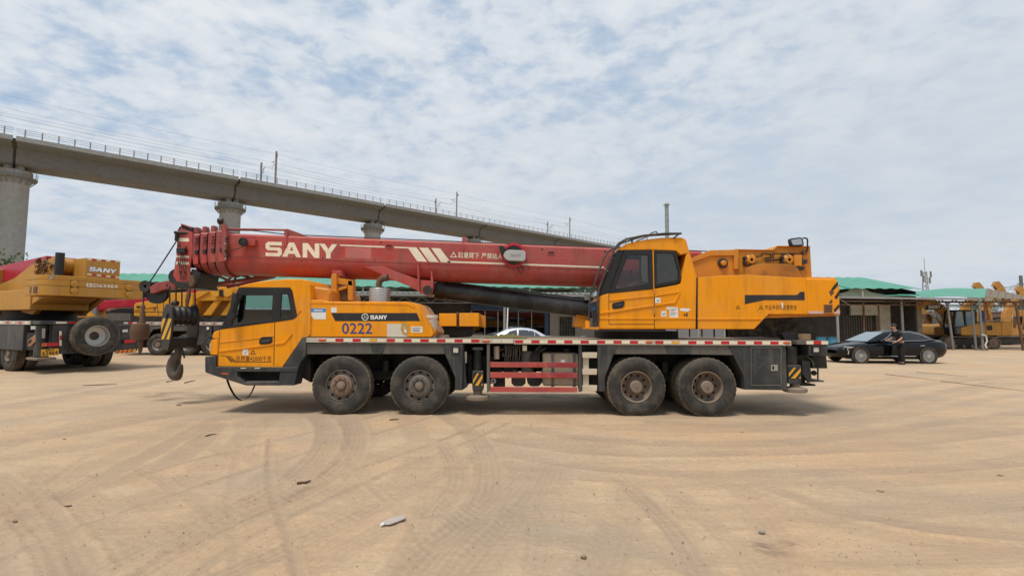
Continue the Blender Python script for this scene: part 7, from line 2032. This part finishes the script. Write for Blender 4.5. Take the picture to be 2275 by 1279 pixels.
# ================================================================== cars
def car(name, nose, L, paint_m, label, glass_m, chrome_line=True):
    "saloon facing left, side-on: local x runs from nose to tail, y away from the viewer"
    C = thing(name, nose, label, 'car', local=True)
    w = 0.935
    yc = w
    S = [(0.0, 0.42, 0.56, 0.60, 0.60), (0.06, 0.30, 0.62, 0.68, 0.74), (0.3, 0.22, 0.68, 0.76, 0.88), (0.9, 0.20, 0.78, 0.88, 0.925), (1.55, 0.19, 0.85, 0.97, 0.935), (2.6, 0.19, 0.90, 0.98, 0.935), (3.8, 0.19, 0.94, 1.02, 0.93), (4.5, 0.22, 0.97, 1.07, 0.91), (4.95, 0.30, 0.95, 1.06, 0.86), (5.14, 0.42, 0.88, 1.00, 0.78), (5.2, 0.55, 0.80, 0.88, 0.70)]
    f = L / 5.2
    vv, ff = [], []
    for x, zl, zs, zt, hw in S:
        ring_ = [(0, zl), (hw * 0.86, zl), (hw * 0.97, zl + 0.1), (hw, zl + 0.26 * (zs - zl) + 0.1), (hw, zs - 0.13), (hw * 0.975, zs - 0.02), (hw * 0.93, zs + 0.02), (hw * 0.7, zt - 0.015), (0, zt)]
        ring_ = ring_ + [(-a, b) for a, b in reversed(ring_[1:-1])]
        vv += [(x * f, yc - a, b) for a, b in ring_]
    n = 16
    for i in range(len(S) - 1):
        for k in range(n):
            q = (k + 1) % n
            ff.append((i * n + k, i * n + q, i * n + n + q, i * n + n + k))
    ff += [tuple(range(n)), tuple((len(S) - 1) * n + k for k in range(n - 1, -1, -1))]
    body = mk('body', vv, ff, paint_m, C, angle=50)
    Gs = [(1.40, 0.96, 0.96, 0.82, 0.80), (1.9, 0.98, 1.19, 0.84, 0.70), (2.35, 0.98, 1.38, 0.86, 0.62), (2.75, 0.99, 1.45, 0.87, 0.60), (3.2, 1.0, 1.475, 0.87, 0.60), (3.7, 1.01, 1.45, 0.86, 0.60), (4.1, 1.03, 1.36, 0.84, 0.62), (4.42, 1.06, 1.20, 0.80, 0.68), (4.66, 1.075, 1.08, 0.72, 0.70)]
    vv, ff = [], []
    for x, zb, zt, w0, w1 in Gs:
        ring_ = [(w0, zb - 0.03), (w0, zb), (w1 + 0.03, zt - 0.06), (w1 - 0.06, zt - 0.005), (0, zt + 0.01)]
        ring_ = ring_ + [(-a, b) for a, b in reversed(ring_[:-1])]
        vv += [(x * f, yc - a, b) for a, b in ring_]
    n = 9
    for i in range(len(Gs) - 1):
        for k in range(n - 1):
            ff.append((i * n + k, i * n + k + 1, i * n + n + k + 1, i * n + n + k))
    gh = mk('roof', vv, ff, paint_m, C, angle=60)
    def gp(x, t, out=0.006):
        "point on the near greenhouse side, t from belt to roof"
        for a, b in zip(Gs[:-1], Gs[1:]):
            if a[0] <= x <= b[0]:
                u = (x - a[0]) / (b[0] - a[0])
                zb, zt, w0, w1 = [a[j] + (b[j] - a[j]) * u for j in (1, 2, 3, 4)]
                z = zb + (zt - 0.06 - zb) * t
                return Vector((x * f, yc - (w0 + (w1 + 0.03 - w0) * t) - out, z))
    def pane(nm, pts, m):
        P = [gp(x, t) for x, t in pts]
        return MB().extr(P, (0, 0.004, 0)).build(nm, m, C, smooth=False)
    pane('front_door_window', [(2.0, 0.05), (2.4, 0.55), (2.62, 0.86), (2.95, 0.92), (3.02, 0.92), (3.02, 0.05)], glass_m)
    pane('rear_door_window', [(3.10, 0.05), (3.10, 0.92), (3.5, 0.92), (3.85, 0.9), (4.0, 0.85), (4.0, 0.05)], glass_m)
    pane('quarter_window', [(4.03, 0.06), (4.03, 0.82), (4.16, 0.7), (4.36, 0.12)], glass_m)
    # windscreen and rear screen lie on the greenhouse slopes
    def scr(nm, a, b):
        P = []
        for (x, zb, zt, w0, w1), q in ((Gs[a], 0), (Gs[b], 1)):
            P += [Vector((x * f, yc - w1 + 0.08, zt + 0.012)), Vector((x * f, yc + w1 - 0.08, zt + 0.012))]
        d = Vector((-0.01 if a < b and a < 3 else 0.01, 0, 0.012))
        P = [p + d for p in P]
        mk(nm, P, [(0, 1, 3, 2)], GLASS_C, C)
    V = [Gs[0], Gs[1], Gs[2]]
    P = []
    for x, zb, zt, w0, w1 in V:
        P += [Vector((x * f - 0.008, yc - w1 + 0.07, zt + 0.012)), Vector((x * f - 0.008, yc + w1 - 0.07, zt + 0.012))]
    mk('windscreen', P, [(0, 1, 3, 2), (2, 3, 5, 4)], glass_w, C)
    P = []
    for x, zb, zt, w0, w1 in Gs[6:9]:
        P += [Vector((x * f + 0.008, yc - w1 + 0.09, zt + 0.012)), Vector((x * f + 0.008, yc + w1 - 0.09, zt + 0.012))]
    mk('rear_screen', P, [(0, 1, 3, 2), (2, 3, 5, 4)], glass_m, C)
    if chrome_line:
        MB().tube([gp(x, t, 0.012) for x, t in ((1.98, 0.03), (2.4, 0.6), (2.62, 0.93), (3.0, 0.985), (3.5, 0.985), (3.95, 0.93), (4.16, 0.8), (4.40, 0.08), (4.0, 0.01), (3.0, 0.01), (2.0, 0.01))], 0.011, 6).build('window_trim', CHROME, C)
        MB().tube([(1.75 * f, -0.008, 0.33), (3.5 * f, -0.008, 0.34)], 0.014, 6).build('sill_trim', CHROME, C)
    tyre_r = 0.345
    for xw in (0.93 * f, 4.12 * f):
        MB().lathe([(0.405, -0.008), (0.34, -0.006), (0.30, 0.05)], (xw, 0.0, 0.36), 40).build('wheel_arch', CONC_D, C)
        for y, sgn in ((-0.012, 1), (2 * w + 0.012, -1)):
            t_ = MB().lathe([(0.26, 0.0), (0.29, -0.012), (0.33, -0.005), (tyre_r, 0.03), (tyre_r, 0.2), (0.26, 0.22)], (0, 0, 0), 44).build('wheel', RUBBER, C, loc=(xw, y, tyre_r))
            MB().lathe([(0.262, 0.005), (0.255, -0.006), (0.24, 0.0), (0.235, 0.02), (0.05, 0.03)], (0, 0, 0), 40).build('rim', GALV if chrome_line else RIM_SILVER, t_)
            s_ = MB()
            for k in range(16):
                a = 2 * math.pi * k / 16
                s_.bar((0.05 * math.cos(a), 0.002, 0.05 * math.sin(a)), (0.242 * math.cos(a), 0.004, 0.242 * math.sin(a)), 0.017)
            s_.cyl((0, 0.02, 0), (0, -0.006, 0), 0.06, 20)
            s_.build('spoke', RIM_SILVER, t_)['kind'] = 'stuff'
            if sgn < 0:
                t_.rotation_euler = (0, 0, math.pi)
    MB().tube([(1.62 * f, -0.004, 0.24), (1.6 * f, -0.006, 0.5), (1.75 * f, 0.0, 0.95)], 0.003, 4).build('door_gap', CONC_D, C)
    for x in (3.02, 4.0):
        MB().tube([(x * f, -0.002, 0.24), (x * f, -0.004, 0.6), (x * f + 0.02, 0.005, 0.95)], 0.003, 4).build('door_gap', CONC_D, C)
    for x in (2.75, 3.75):
        MB().tube([(x * f, -0.006, 0.80), (x * f + 0.2, -0.006, 0.81)], 0.013, 6).build('door_handle', CHROME if chrome_line else paint_m, C)
    MB().ball((1.92 * f, -0.09, 1.0), 0.12, 0.09, 0.075, 12).build('door_mirror', paint_m, C)
    return C
glass_w = NT('pale_windscreen').fin((0.18, 0.23, 0.26), 0.08, 0.0, None, 0.8)
GLASS_BLK = NT('black_car_glass').fin((0.012, 0.014, 0.016), 0.06, 0.0, None, 0.6)
GLASS_GREY = NT('grey_car_glass').fin((0.045, 0.055, 0.065), 0.10, 0.0, None, 0.6)
yCar = 22.5
nose = at(1869, 808, yCar); nose.z = 0
blk = car('black_saloon', nose, 4.93, CAR_BLACK, 'shiny black saloon car parked at the right with a man leaning in', GLASS_BLK)
# face of the black car: upright lamp blades and shield grille
def cp(x, y, z): return Vector((x, y, z))
MB().tube([cp(0.22, 0.10, 0.73), cp(0.42, 0.03, 0.71), cp(0.60, -0.004, 0.72), cp(0.30, 0.015, 0.66), cp(0.36, 0.01, 0.52), cp(0.34, 0.02, 0.40)], 0.017, 8).build('lamp_blade', LAMPW, blk)
MB().extr([cp(0.075, 0.30, 0.62), cp(0.10, 0.42, 0.38), cp(0.06, 1.45, 0.38), cp(0.05, 1.57, 0.62)], (-0.05, 0, 0.0)).build('grille', GALV, blk, 0.005)
MB().extr([cp(0.02, 0.36, 0.60), cp(0.045, 0.47, 0.41), cp(0.005, 1.40, 0.41), cp(0.0, 1.51, 0.60)], (-0.012, 0, 0.0)).build('grille_mesh', CONC_D, blk, 0.003)
MB().extr([cp(0.25, 0.02, 0.20), cp(0.7, -0.01, 0.19), cp(0.55, 0.0, 0.27), cp(0.25, 0.03, 0.30)], (0, 0.05, 0)).build('bumper_lip', CAR_BLACK, blk, 0.01)
yS = 26.0
nz = at(1030, 740, yS); nz.z = 0
sil_ = car('silver_saloon', nz, 4.75, CAR_SILVER, 'silver saloon car parked beyond the crane deck before the shop front', GLASS_GREY, False)

# ================================================================== man at the car
def skin_mesh(name, joints, edges, m, parent, sub=2):
    "one continuous skin over a skeleton of joints: (point, radius)"
    me = bpy.data.meshes.new(name + '_sk')
    me.from_pydata([tuple(j[0]) for j in joints], edges, [])
    o = bpy.data.objects.new(name + '_sk', me)
    COL.objects.link(o)
    md = o.modifiers.new('s', 'SKIN')
    sv_ = me.skin_vertices[0].data
    for i, j in enumerate(joints):
        r = j[1] if isinstance(j[1], tuple) else (j[1], j[1])
        sv_[i].radius = r
        sv_[i].use_root = (i == 0)
    s2 = o.modifiers.new('d', 'SUBSURF')
    s2.levels = s2.render_levels = sub
    dg = bpy.context.evaluated_depsgraph_get()
    dg.update()
    ev = bpy.data.meshes.new_from_object(o.evaluated_get(dg))
    vv = [v.co.copy() for v in ev.vertices]
    ff = [tuple(p.vertices) for p in ev.polygons]
    bpy.data.objects.remove(o)
    return mk(name, vv, ff, m, parent, angle=180)
pb = at(2002, 811, 22.12); pb.z = 0
MAN = thing('person', pb, 'man in black T-shirt and black trousers leaning over papers at the car window', 'person', local=True)
V3 = lambda x, y, z: Vector((x, y, z))
J = [(V3(0.02, 0, 0.93), (0.13, 0.10)), (V3(-0.01, 0, 1.10), (0.115, 0.09)), (V3(-0.09, 0, 1.30), (0.14, 0.10)), (V3(-0.14, 0, 1.41), (0.10, 0.08)), (V3(-0.19, 0, 1.48), 0.052), (V3(-0.235, 0, 1.55), 0.068), (V3(-0.255, 0, 1.64), 0.088), (V3(-0.25, 0, 1.71), 0.07),
     (V3(-0.12, -0.19, 1.38), 0.062), (V3(-0.10, -0.235, 1.13), 0.044), (V3(-0.30, -0.20, 0.985), 0.033), (V3(-0.36, -0.17, 0.965), (0.036, 0.022)),
     (V3(-0.12, 0.19, 1.38), 0.062), (V3(-0.15, 0.24, 1.13), 0.044), (V3(-0.38, 0.18, 1.06), 0.033), (V3(-0.44, 0.15, 1.05), (0.036, 0.022)),
     (V3(0.03, -0.095, 0.86), 0.095), (V3(-0.01, -0.10, 0.48), 0.062), (V3(0.03, -0.11, 0.09), 0.042), (V3(-0.10, -0.12, 0.04), 0.04),
     (V3(0.03, 0.095, 0.86), 0.095), (V3(0.03, 0.10, 0.48), 0.062), (V3(0.08, 0.11, 0.09), 0.042), (V3(-0.05, 0.12, 0.04), 0.04)]
E_ = [(0, 1), (1, 2), (2, 3), (3, 4), (4, 5), (5, 6), (6, 7), (3, 8), (8, 9), (9, 10), (10, 11), (3, 12), (12, 13), (13, 14), (14, 15), (0, 16), (16, 17), (17, 18), (18, 19), (0, 20), (20, 21), (21, 22), (22, 23)]
for base, sgn in ((11, 1), (15, -1)):
    p = J[base][0]
    for k in range(4):
        a = p + V3(-0.04, 0.018 * (k - 1.5), -0.005 * abs(k - 1.5))
        i = len(J)
        ln = (0.035, 0.042, 0.038, 0.028)[k]
        J += [(a, 0.009), (a + V3(-ln, 0, -0.012), 0.008), (a + V3(-ln * 1.4, 0, -0.035), 0.007)]
        E_ += [(base, i), (i, i + 1), (i + 1, i + 2)]
    i = len(J)
    J += [(p + V3(-0.01, 0.035 * sgn, 0.005), 0.010), (p + V3(-0.045, 0.05 * sgn, -0.01), 0.008)]
    E_ += [(base, i), (i, i + 1)]
skin_mesh('body', J, E_, SKIN, MAN)
bd = bpy.data.objects['body'] if False else [o for o in bpy.data.objects if o.parent == MAN][0]
k_ = 1.16
SJ = [(J[0][0] + V3(0, 0, -0.06), (0.155, 0.125)), (J[1][0], (0.15, 0.115)), (J[2][0], (0.165, 0.125)), (J[3][0], (0.115, 0.09)), (J[4][0] + V3(0.01, 0, -0.03), 0.066), (J[8][0], 0.078), ((J[8][0] + J[9][0]) / 2, 0.066), (J[9][0] + V3(0, 0, 0.05), 0.062), (J[12][0], 0.078), ((J[12][0] + J[13][0]) / 2, 0.066), (J[13][0] + V3(0, 0, 0.05), 0.062)]
skin_mesh('shirt', SJ, [(0, 1), (1, 2), (2, 3), (3, 4), (3, 5), (5, 6), (6, 7), (3, 8), (8, 9), (9, 10)], CLOTH_K, MAN)
TJ = [(J[0][0] + V3(0, 0, 0.02), (0.15, 0.12)), (J[16][0], 0.112), (J[17][0], 0.085), (J[18][0] + V3(0, 0, 0.0), 0.072), (J[20][0], 0.112), (J[21][0], 0.085), (J[22][0], 0.072)]
skin_mesh('trousers', TJ, [(0, 1), (1, 2), (2, 3), (0, 4), (4, 5), (5, 6)], CLOTH_K, MAN)
for i in (18, 22):
    a = J[i][0]
    MB().ball((a.x - 0.06, a.y, 0.045), 0.14, 0.055, 0.05, 14).build('shoe', CLOTH_K, MAN)
hb = MB().ball(J[6][0] + V3(0.025, 0, 0.045), 0.105, 0.092, 0.10, 16)
hb.build('hair', HAIR, MAN)
MB().ball(J[6][0] + V3(-0.098, 0, -0.02), 0.022, 0.014, 0.02, 8).build('nose', SKIN, MAN)
for s in (-1, 1):
    MB().ball(J[6][0] + V3(-0.083, 0.032 * s, 0.008), 0.012, 0.012, 0.009, 8).build('eye', HAIR, MAN)
    MB().ball(J[6][0] + V3(0.0, 0.09 * s, -0.01), 0.022, 0.012, 0.032, 8).build('ear', SKIN, MAN)
MB().tube([J[6][0] + V3(-0.082, -0.025, -0.055), J[6][0] + V3(-0.09, 0, -0.055), J[6][0] + V3(-0.082, 0.025, -0.055)], 0.006, 6).build('mouth', MATS['skin'], MAN)
MB().lathe([(0.04, -0.012), (0.042, 0.0), (0.04, 0.012)], J[10][0], 14, 'x').build('wristwatch', HAIR, MAN)
pp_ = pb + V3(-0.42, 0.0, 1.02)
props(mk('paper_sheet', [pp_ + V3(-0.16, -0.18, 0.03), pp_ + V3(0.10, -0.15, -0.02), pp_ + V3(0.12, 0.12, 0.0), pp_ + V3(-0.14, 0.1, 0.05), pp_ + V3(-0.16, -0.18, 0.033), pp_ + V3(0.10, -0.15, -0.017), pp_ + V3(0.12, 0.12, 0.003), pp_ + V3(-0.14, 0.1, 0.053)], [(0, 1, 2, 3), (4, 5, 6, 7), (0, 1, 5, 4), (1, 2, 6, 5), (2, 3, 7, 6), (3, 0, 4, 7)], PAPER), 'white sheet of paper in the hands of the man', 'paper')

# ================================================================== excavators
def track(parent, x0, x1, y0, wdt, zc_=0.45, r=0.42):
    b = MB()
    n = 44
    Ls = (x1 - x0 - 2 * r)
    pts = []
    for k in range(14):
        t = k / 14
        pts.append((x0 + r + Ls * t, zc_ + r, 0))
    for k in range(8):
        a = R(90) - R(180) * k / 8
        pts.append((x1 - r + r * math.cos(a), zc_ + r * math.sin(a), 0))
    for k in range(14):
        pts.append((x1 - r - Ls * k / 14, zc_ - r, 0))
    for k in range(8):
        a = R(-90) - R(180) * k / 8
        pts.append((x0 + r + r * math.cos(a), zc_ + r * math.sin(a), 0))
    m = len(pts)
    cx_, cz_ = (x0 + x1) / 2, zc_
    for i in range(m):
        p, q = pts[i], pts[(i + 1) % m]
        a, c = Vector((p[0], y0, p[1])), Vector((q[0], y0, q[1]))
        d = (c - a).normalized()
        nrm = Vector((d.z, 0, -d.x)) * -1
        if nrm.dot(Vector((a.x - cx_, 0, a.z - cz_))) < 0:
            nrm = -nrm
        a2, c2 = a + d * 0.012, c - d * 0.012
        b.extr([a2, c2, c2 + nrm * 0.05, (a2 + c2) / 2 + nrm * 0.06, a2 + nrm * 0.08], (0, wdt, 0))
    b.build('crawler_track', RIM_TAN, parent)['kind'] = 'stuff'
    MB().extr([(x0 + r * 0.9, y0 + 0.08, zc_ + r * 0.82), (x1 - r * 0.9, y0 + 0.08, zc_ + r * 0.82), (x1 - r * 0.9, y0 + 0.08, zc_ - r * 0.75), (x0 + r * 0.9, y0 + 0.08, zc_ - r * 0.75)], (0, wdt - 0.16, 0)).build('track_frame', CHASSIS, parent, 0.02)
    for xx in (x0 + r, x1 - r):
        MB().lathe([(r * 0.92, 0.0), (r * 0.85, -0.03), (r * 0.5, -0.02), (0.12, -0.06), (0.001, -0.06)], (xx, y0 + 0.06, zc_), 26).build('track_wheel', RIM_RUST, parent)
    for k in range(5):
        xx = x0 + r * 1.9 + (x1 - x0 - 3.8 * r) * k / 4
        MB().lathe([(0.12, 0.0), (0.12, -0.04), (0.001, -0.05)], (xx, y0 + 0.07, zc_ - r * 0.62), 16).build('track_roller', RIM_RUST, parent)
def link(name, pts, y0, y1, m, parent, bev=0.03):
    return MB().extr([(x, y0, z) for x, z in pts], (0, y1 - y0, 0)).build(name, m, parent, bev)
def excavator(base, label, pose, m=YELLOW_OLD, scale=1.0, cabm=BLACK_CLEAN):
    X = thing('excavator', base, label, 'excavator', 'excavators parked under and behind the canopy', local=True)
    X.scale = (scale,) * 3
    track(X, -2.0, 2.1, 0.0, 0.55)
    track(X, -2.0, 2.1, 2.0, 0.55)
    MB().lathe([(0.6, 0.75), (0.6, 1.0)], (0.1, 1.27, 0), 30, 'z', cap=True).build('slewing_ring', CHASSIS, X)
    h = link('house', [(-0.7, 1.02), (2.75, 1.02), (2.95, 1.2), (2.95, 1.85), (2.8, 2.0), (1.0, 2.02), (-0.7, 1.6)], 0.05, 2.5, m, X, 0.05)
    link('counterweight', [(2.3, 1.0), (3.05, 1.05), (3.12, 1.3), (3.1, 1.85), (2.95, 2.06), (2.3, 2.06)], 0.0, 2.55, m, X, 0.06)
    link('side_door', [(0.9, 1.2), (2.2, 1.2), (2.2, 1.85), (0.9, 1.85)], 0.03, 0.06, m, h, 0.01)
    link('vent', [(1.2, 1.4), (1.6, 1.4), (1.6, 1.75), (1.2, 1.75)], 0.02, 0.05, CHASSIS, h, 0.0)
    cb = link('cab', [(-1.15, 1.05), (0.55, 1.05), (0.55, 1.75), (-1.2, 1.62)], 0.08, 1.05, cabm, X, 0.05)
    link('cab_roof', [(-1.0, 2.78), (-0.9, 2.9), (0.45, 2.92), (0.55, 2.8)], 0.06, 1.06, cabm, cb, 0.03)
    for a, b in (((-1.18, 1.6), (-1.0, 2.82)), ((-0.35, 1.7), (-0.3, 2.82)), ((0.5, 1.7), (0.5, 2.82))):
        for y in (0.09, 0.97):
            MB().bar((a[0], y + 0.03, a[1]), (b[0], y + 0.03, b[1]), 0.09).build('cab_pillar', cabm, cb)
    link('cab_window', [(-1.08, 1.66), (-0.36, 1.7), (-0.33, 2.78), (-0.98, 2.78)], 0.10, 0.105, GLASS_T2, cb, 0)
    link('cab_window', [(-0.3, 1.72), (0.45, 1.75), (0.45, 2.78), (-0.26, 2.78)], 0.10, 0.105, GLASS_T2, cb, 0)
    link('lower_window', [(-1.0, 1.15), (-0.45, 1.15), (-0.4, 1.58), (-1.05, 1.55)], 0.07, 0.085, GLASS_T2, cb, 0)
    link('operator_seat', [(-0.1, 1.6), (0.3, 1.6), (0.4, 2.35), (0.25, 2.4), (0.15, 1.85), (-0.1, 1.8)], 0.35, 0.8, BLACK_CLEAN, cb, 0.03)
    MB().cyl((1.7, 1.6, 2.0), (1.7, 1.6, 2.55), 0.07, 12).build('exhaust', RUST, X)
    boom_pts, arm_pts, buck_pts, cyls = pose
    link('boom', boom_pts, 1.05, 1.5, m, X, 0.03)
    link('arm', arm_pts, 1.1, 1.45, m, X, 0.03)
    link('bucket', buck_pts, 0.75, 1.8, RUST, X, 0.03)
    for a, b in cyls:
        a, b = Vector((a[0], 1.27, a[1])), Vector((b[0], 1.27, b[1]))
        c = MB().cyl(a, a + (b - a) * 0.6, 0.09, 14).build('hydraulic_cylinder', m, X)
        MB().cyl(a + (b - a) * 0.55, b, 0.05, 12).build('piston_rod', CHROME, c)
    return X
GLASS_T2 = glassmat('greenish_cab_glass', (0.42, 0.50, 0.46), 0.10)
low = ([(-0.2, 1.5), (0.1, 1.85), (-0.7, 3.0), (-1.6, 3.72), (-2.6, 3.68), (-4.95, 3.12), (-5.05, 2.85), (-4.8, 2.7), (-2.6, 3.05), (-1.7, 3.05), (-1.15, 2.7)],
       [(-5.25, 3.35), (-4.55, 3.3), (-4.45, 2.85), (-4.75, 2.4), (-5.15, 0.75), (-5.45, 0.72), (-5.5, 1.2), (-5.35, 2.6)],
       [(-5.6, 0.75), (-5.1, 0.85), (-4.75, 0.45), (-4.5, 0.05), (-4.95, 0.0), (-5.5, 0.05), (-5.75, 0.4)],
       [((-0.9, 1.4), (-1.9, 3.05)), ((-2.2, 3.75), (-4.6, 3.35)), ((-5.25, 2.6), (-5.5, 1.0))])
high = ([(-0.2, 1.5), (0.15, 1.8), (-0.1, 3.3), (-0.75, 4.3), (-2.0, 5.45), (-2.3, 5.62), (-2.5, 5.45), (-2.45, 5.2), (-1.4, 4.0), (-0.85, 3.1), (-0.6, 2.0)],
        [(-1.55, 5.75), (-1.75, 6.15), (-2.1, 6.2), (-2.45, 5.75), (-2.75, 5.1), (-3.2, 2.4), (-3.0, 2.3), (-2.6, 4.2), (-2.0, 5.25)],
        [(-3.35, 2.5), (-2.9, 2.5), (-2.6, 2.1), (-2.5, 1.6), (-3.1, 1.55), (-3.5, 1.9)],
        [((-0.9, 1.4), (-1.1, 3.6)), ((-0.9, 4.35), (-1.75, 5.95)), ((-2.65, 4.6), (-3.1, 2.5))])
b0 = at(2160, 770, 37.5); b0.z = 0
EX = excavator(b0, 'nearest excavator under the canopy, black cab and lettered boom reaching left', low, paint('excavator_ochre', (0.50, 0.245, 0.035), 0.6, 0.12, damt=0.35, grime=(0.2, 0.1, 0.04), gamt=0.5))
dec = EX.children[0]
def xl(px, py, y): 
    p = at(px, py, b0.y + y)
    return p - b0
bmx = [o for o in EX.children if o.name.startswith('boom')][0]
OFF[bmx.name] = Vector()
MB().extr([xl(2052, 689, 1.04), (xl(2061, 676, 1.04)), xl(2097, 675.5, 1.04), xl(2090, 687, 1.04)], (0, 0.008, 0)).build('boom_band', INK_K, bmx)
sany('boom_lettering', quadmap(2063, 678, 2090, 685.5, -0.02), lambda a, b: xl(a, b, 1.03), WHITE, bmx, (0, 0.006, 0))
for (px, py, y, lb) in ((2147, 629, 46.0, 'raised ochre excavator whose elbow shows left above the canopy'), (2190, 627, 50.0, 'raised ochre excavator whose elbow shows just right of the canopy corner'), (2240, 637, 47.5, 'raised ochre excavator whose long arm hangs right of the canopy roof')):
    p = at(px, py, y)
    s = p.z / 6.2
    e_ = excavator((p.x - 2.1 * s, y, 0), lb, high, YELLOW_OLD, s)
    e_.rotation_euler = (0, 0, math.pi)

b1_ = at(2105, 760, 45.5); b1_.z = 0
excavator(b1_, 'dusty ochre excavator with grey cab parked behind the nearest one', low, YELLOW_OLD, 1.0, GREYDARK)
for px, y, rz_, pose_, lb in ((2040, 52.0, R(35), low, 'farthest small excavator seen through the canopy beside the plaster pillar'), (2218, 54.0, R(150), low, 'excavator with lowered boom behind the canopy corner'), (2262, 50.0, R(160), high, 'raised ochre excavator at the right edge behind the last canopy pole')):
    q_ = at(px, 760, y); q_.z = 0
    e_ = excavator(q_, lb, pose_, YELLOW_OLD, 0.92)
    e_.rotation_euler = (0, 0, rz_)
# ================================================================== small things lying about the yard
def twig(px0, py0, px1, py1, r, lb, m=TWIG, name='twig', cat='twig', grp='twigs and sticks on the sand'):
    a, b = on_ground(px0, py0, r * 0.7 + 0.004), on_ground(px1, py1, r * 0.7 + 0.004)
    mid = (a + b) / 2 + Vector((random.uniform(-1, 1) * r * 3, random.uniform(-1, 1) * r * 3, 0.004))
    props(MB().tube([a, mid, b], [r, r * 0.9, r * 0.5], 6).build(name, m), lb, cat, grp)
twig(457, 968, 481, 963, 0.010, 'short dark twig on the sand left of the front tyre tracks')
twig(142, 1126, 160, 1122, 0.010, 'short dark stick on the sand at the lower left')
twig(184, 856, 260, 853, 0.012, 'thin stick on the sand below the left crane')
twig(370, 848, 384, 846, 0.014, 'small twig below the hanging hook')
twig(410, 850, 434, 844, 0.014, 'bent twig right of the hanging hook')
twig(865, 932, 886, 930, 0.012, 'bent wire by the second front wheel')
twig(660, 1072, 690, 1066, 0.013, 'dark twig lying in the curved tyre tracks')
twig(1967, 831, 2080, 844, 0.008, 'long thin rod on the sand right of the crane tail', RUST, 'rod', 'rod', 'rods on the sand at the right')
twig(2035, 826, 2150, 836, 0.008, 'upper long rod on the sand below the black car', RUST, 'rod', 'rod', 'rods on the sand at the right')
twig(2090, 846, 2275, 868, 0.008, 'lower long rod running out of the picture at the right', RUST, 'rod', 'rod', 'rods on the sand at the right')
def pebble(px, py, s, lb, m=STONE, flat=0.5):
    c = on_ground(px, py, s * flat * 0.5)
    b = MB().ball(c, s, s * 0.75, s * flat, 10)
    rs = random.Random(px)
    b.v = [c + (v - c) * rs.uniform(0.8, 1.2) for v in b.v]
    props(b.build('pebble', m), lb, 'pebble', 'pebbles on the sand')
pebble(1693, 1181, 0.028, 'grey pebble on the sand right of the middle foreground')
pebble(33, 1157, 0.022, 'dark reddish pebble at the lower left edge', CLOD)
pebble(143, 975, 0.022, 'dark lump on the sand left of the bumper', CLOD)
pebble(1297, 1236, 0.022, 'brown pebble near the bottom of the picture', CLOD)
pebble(1955, 1090, 0.04, 'flat brown clod on the sand at the right', CLOD, 0.15)
pebble(2222, 1055, 0.035, 'brown clod on the sand near the right edge', CLOD, 0.2)
pebble(397, 899, 0.05, 'reddish clod on the sand before the front bumper', CLOD, 0.3)
pebble(1648, 960, 0.03, 'small clod below the rear wheels', CLOD, 0.3)
# flattened plastic bottle
a, b = on_ground(850, 1166, 0.012), on_ground(898, 1148, 0.012)
BT = thing('flattened_bottle', (a + b) / 2, 'flattened pale plastic bottle lying on the sand in the foreground', 'bottle')
d = (b - a).normalized(); n_ = Vector((-d.y, d.x, 0))
o_ = [(0.0, 0.012), (0.06, 0.018), (0.15, 0.045), (0.5, 0.05), (0.85, 0.046), (0.97, 0.03), (1.0, 0.01)]
L_ = (b - a).length
bt = MB().extr([a + d * L_ * t + n_ * w_ for t, w_ in o_] + [a + d * L_ * t - n_ * w_ for t, w_ in reversed(o_)], (0, 0, 0.014))
bt.build('body', paint('dusty_clear_plastic', (0.42, 0.40, 0.38), 0.35, 0.1, damt=0.3), BT, 0.005)
MB().cyl(a - d * 0.018 + Vector((0, 0, 0.008)), a + d * 0.006 + Vector((0, 0, 0.008)), 0.013, 12).build('cap', WHITE, BT)
# dark patches, oil stains by the hook among them, are coloured into the ground
# loose grit scattered over the yard
rs = random.Random(99)
gr = MB()
for k in range(1100):
    px, py = rs.uniform(0, 2275), 930 + 340 * rs.random() ** 1.6
    c = on_ground(px, py, 0.0)
    s = rs.uniform(0.002, 0.007) * (1 + rs.random() ** 6 * 1.5)
    h_ = s * rs.uniform(0.5, 0.9)
    q = [c + Vector((s * math.cos(a), s * math.sin(a), 0)) for a in (rs.random(), 2 + rs.random(), 4 + rs.random())]
    gr.add(q + [c + Vector((0, 0, h_ + 0.006))], [(0, 1, 3), (1, 2, 3), (2, 0, 3)])
gv_ = gr.build('loose_grit', paint('grit_brown', (0.30, 0.21, 0.135), 0.95, 0.35, damt=0.3), None, smooth=False)
gv_['kind'] = 'stuff'
props(gv_, 'loose crumbs of earth scattered over the sand')
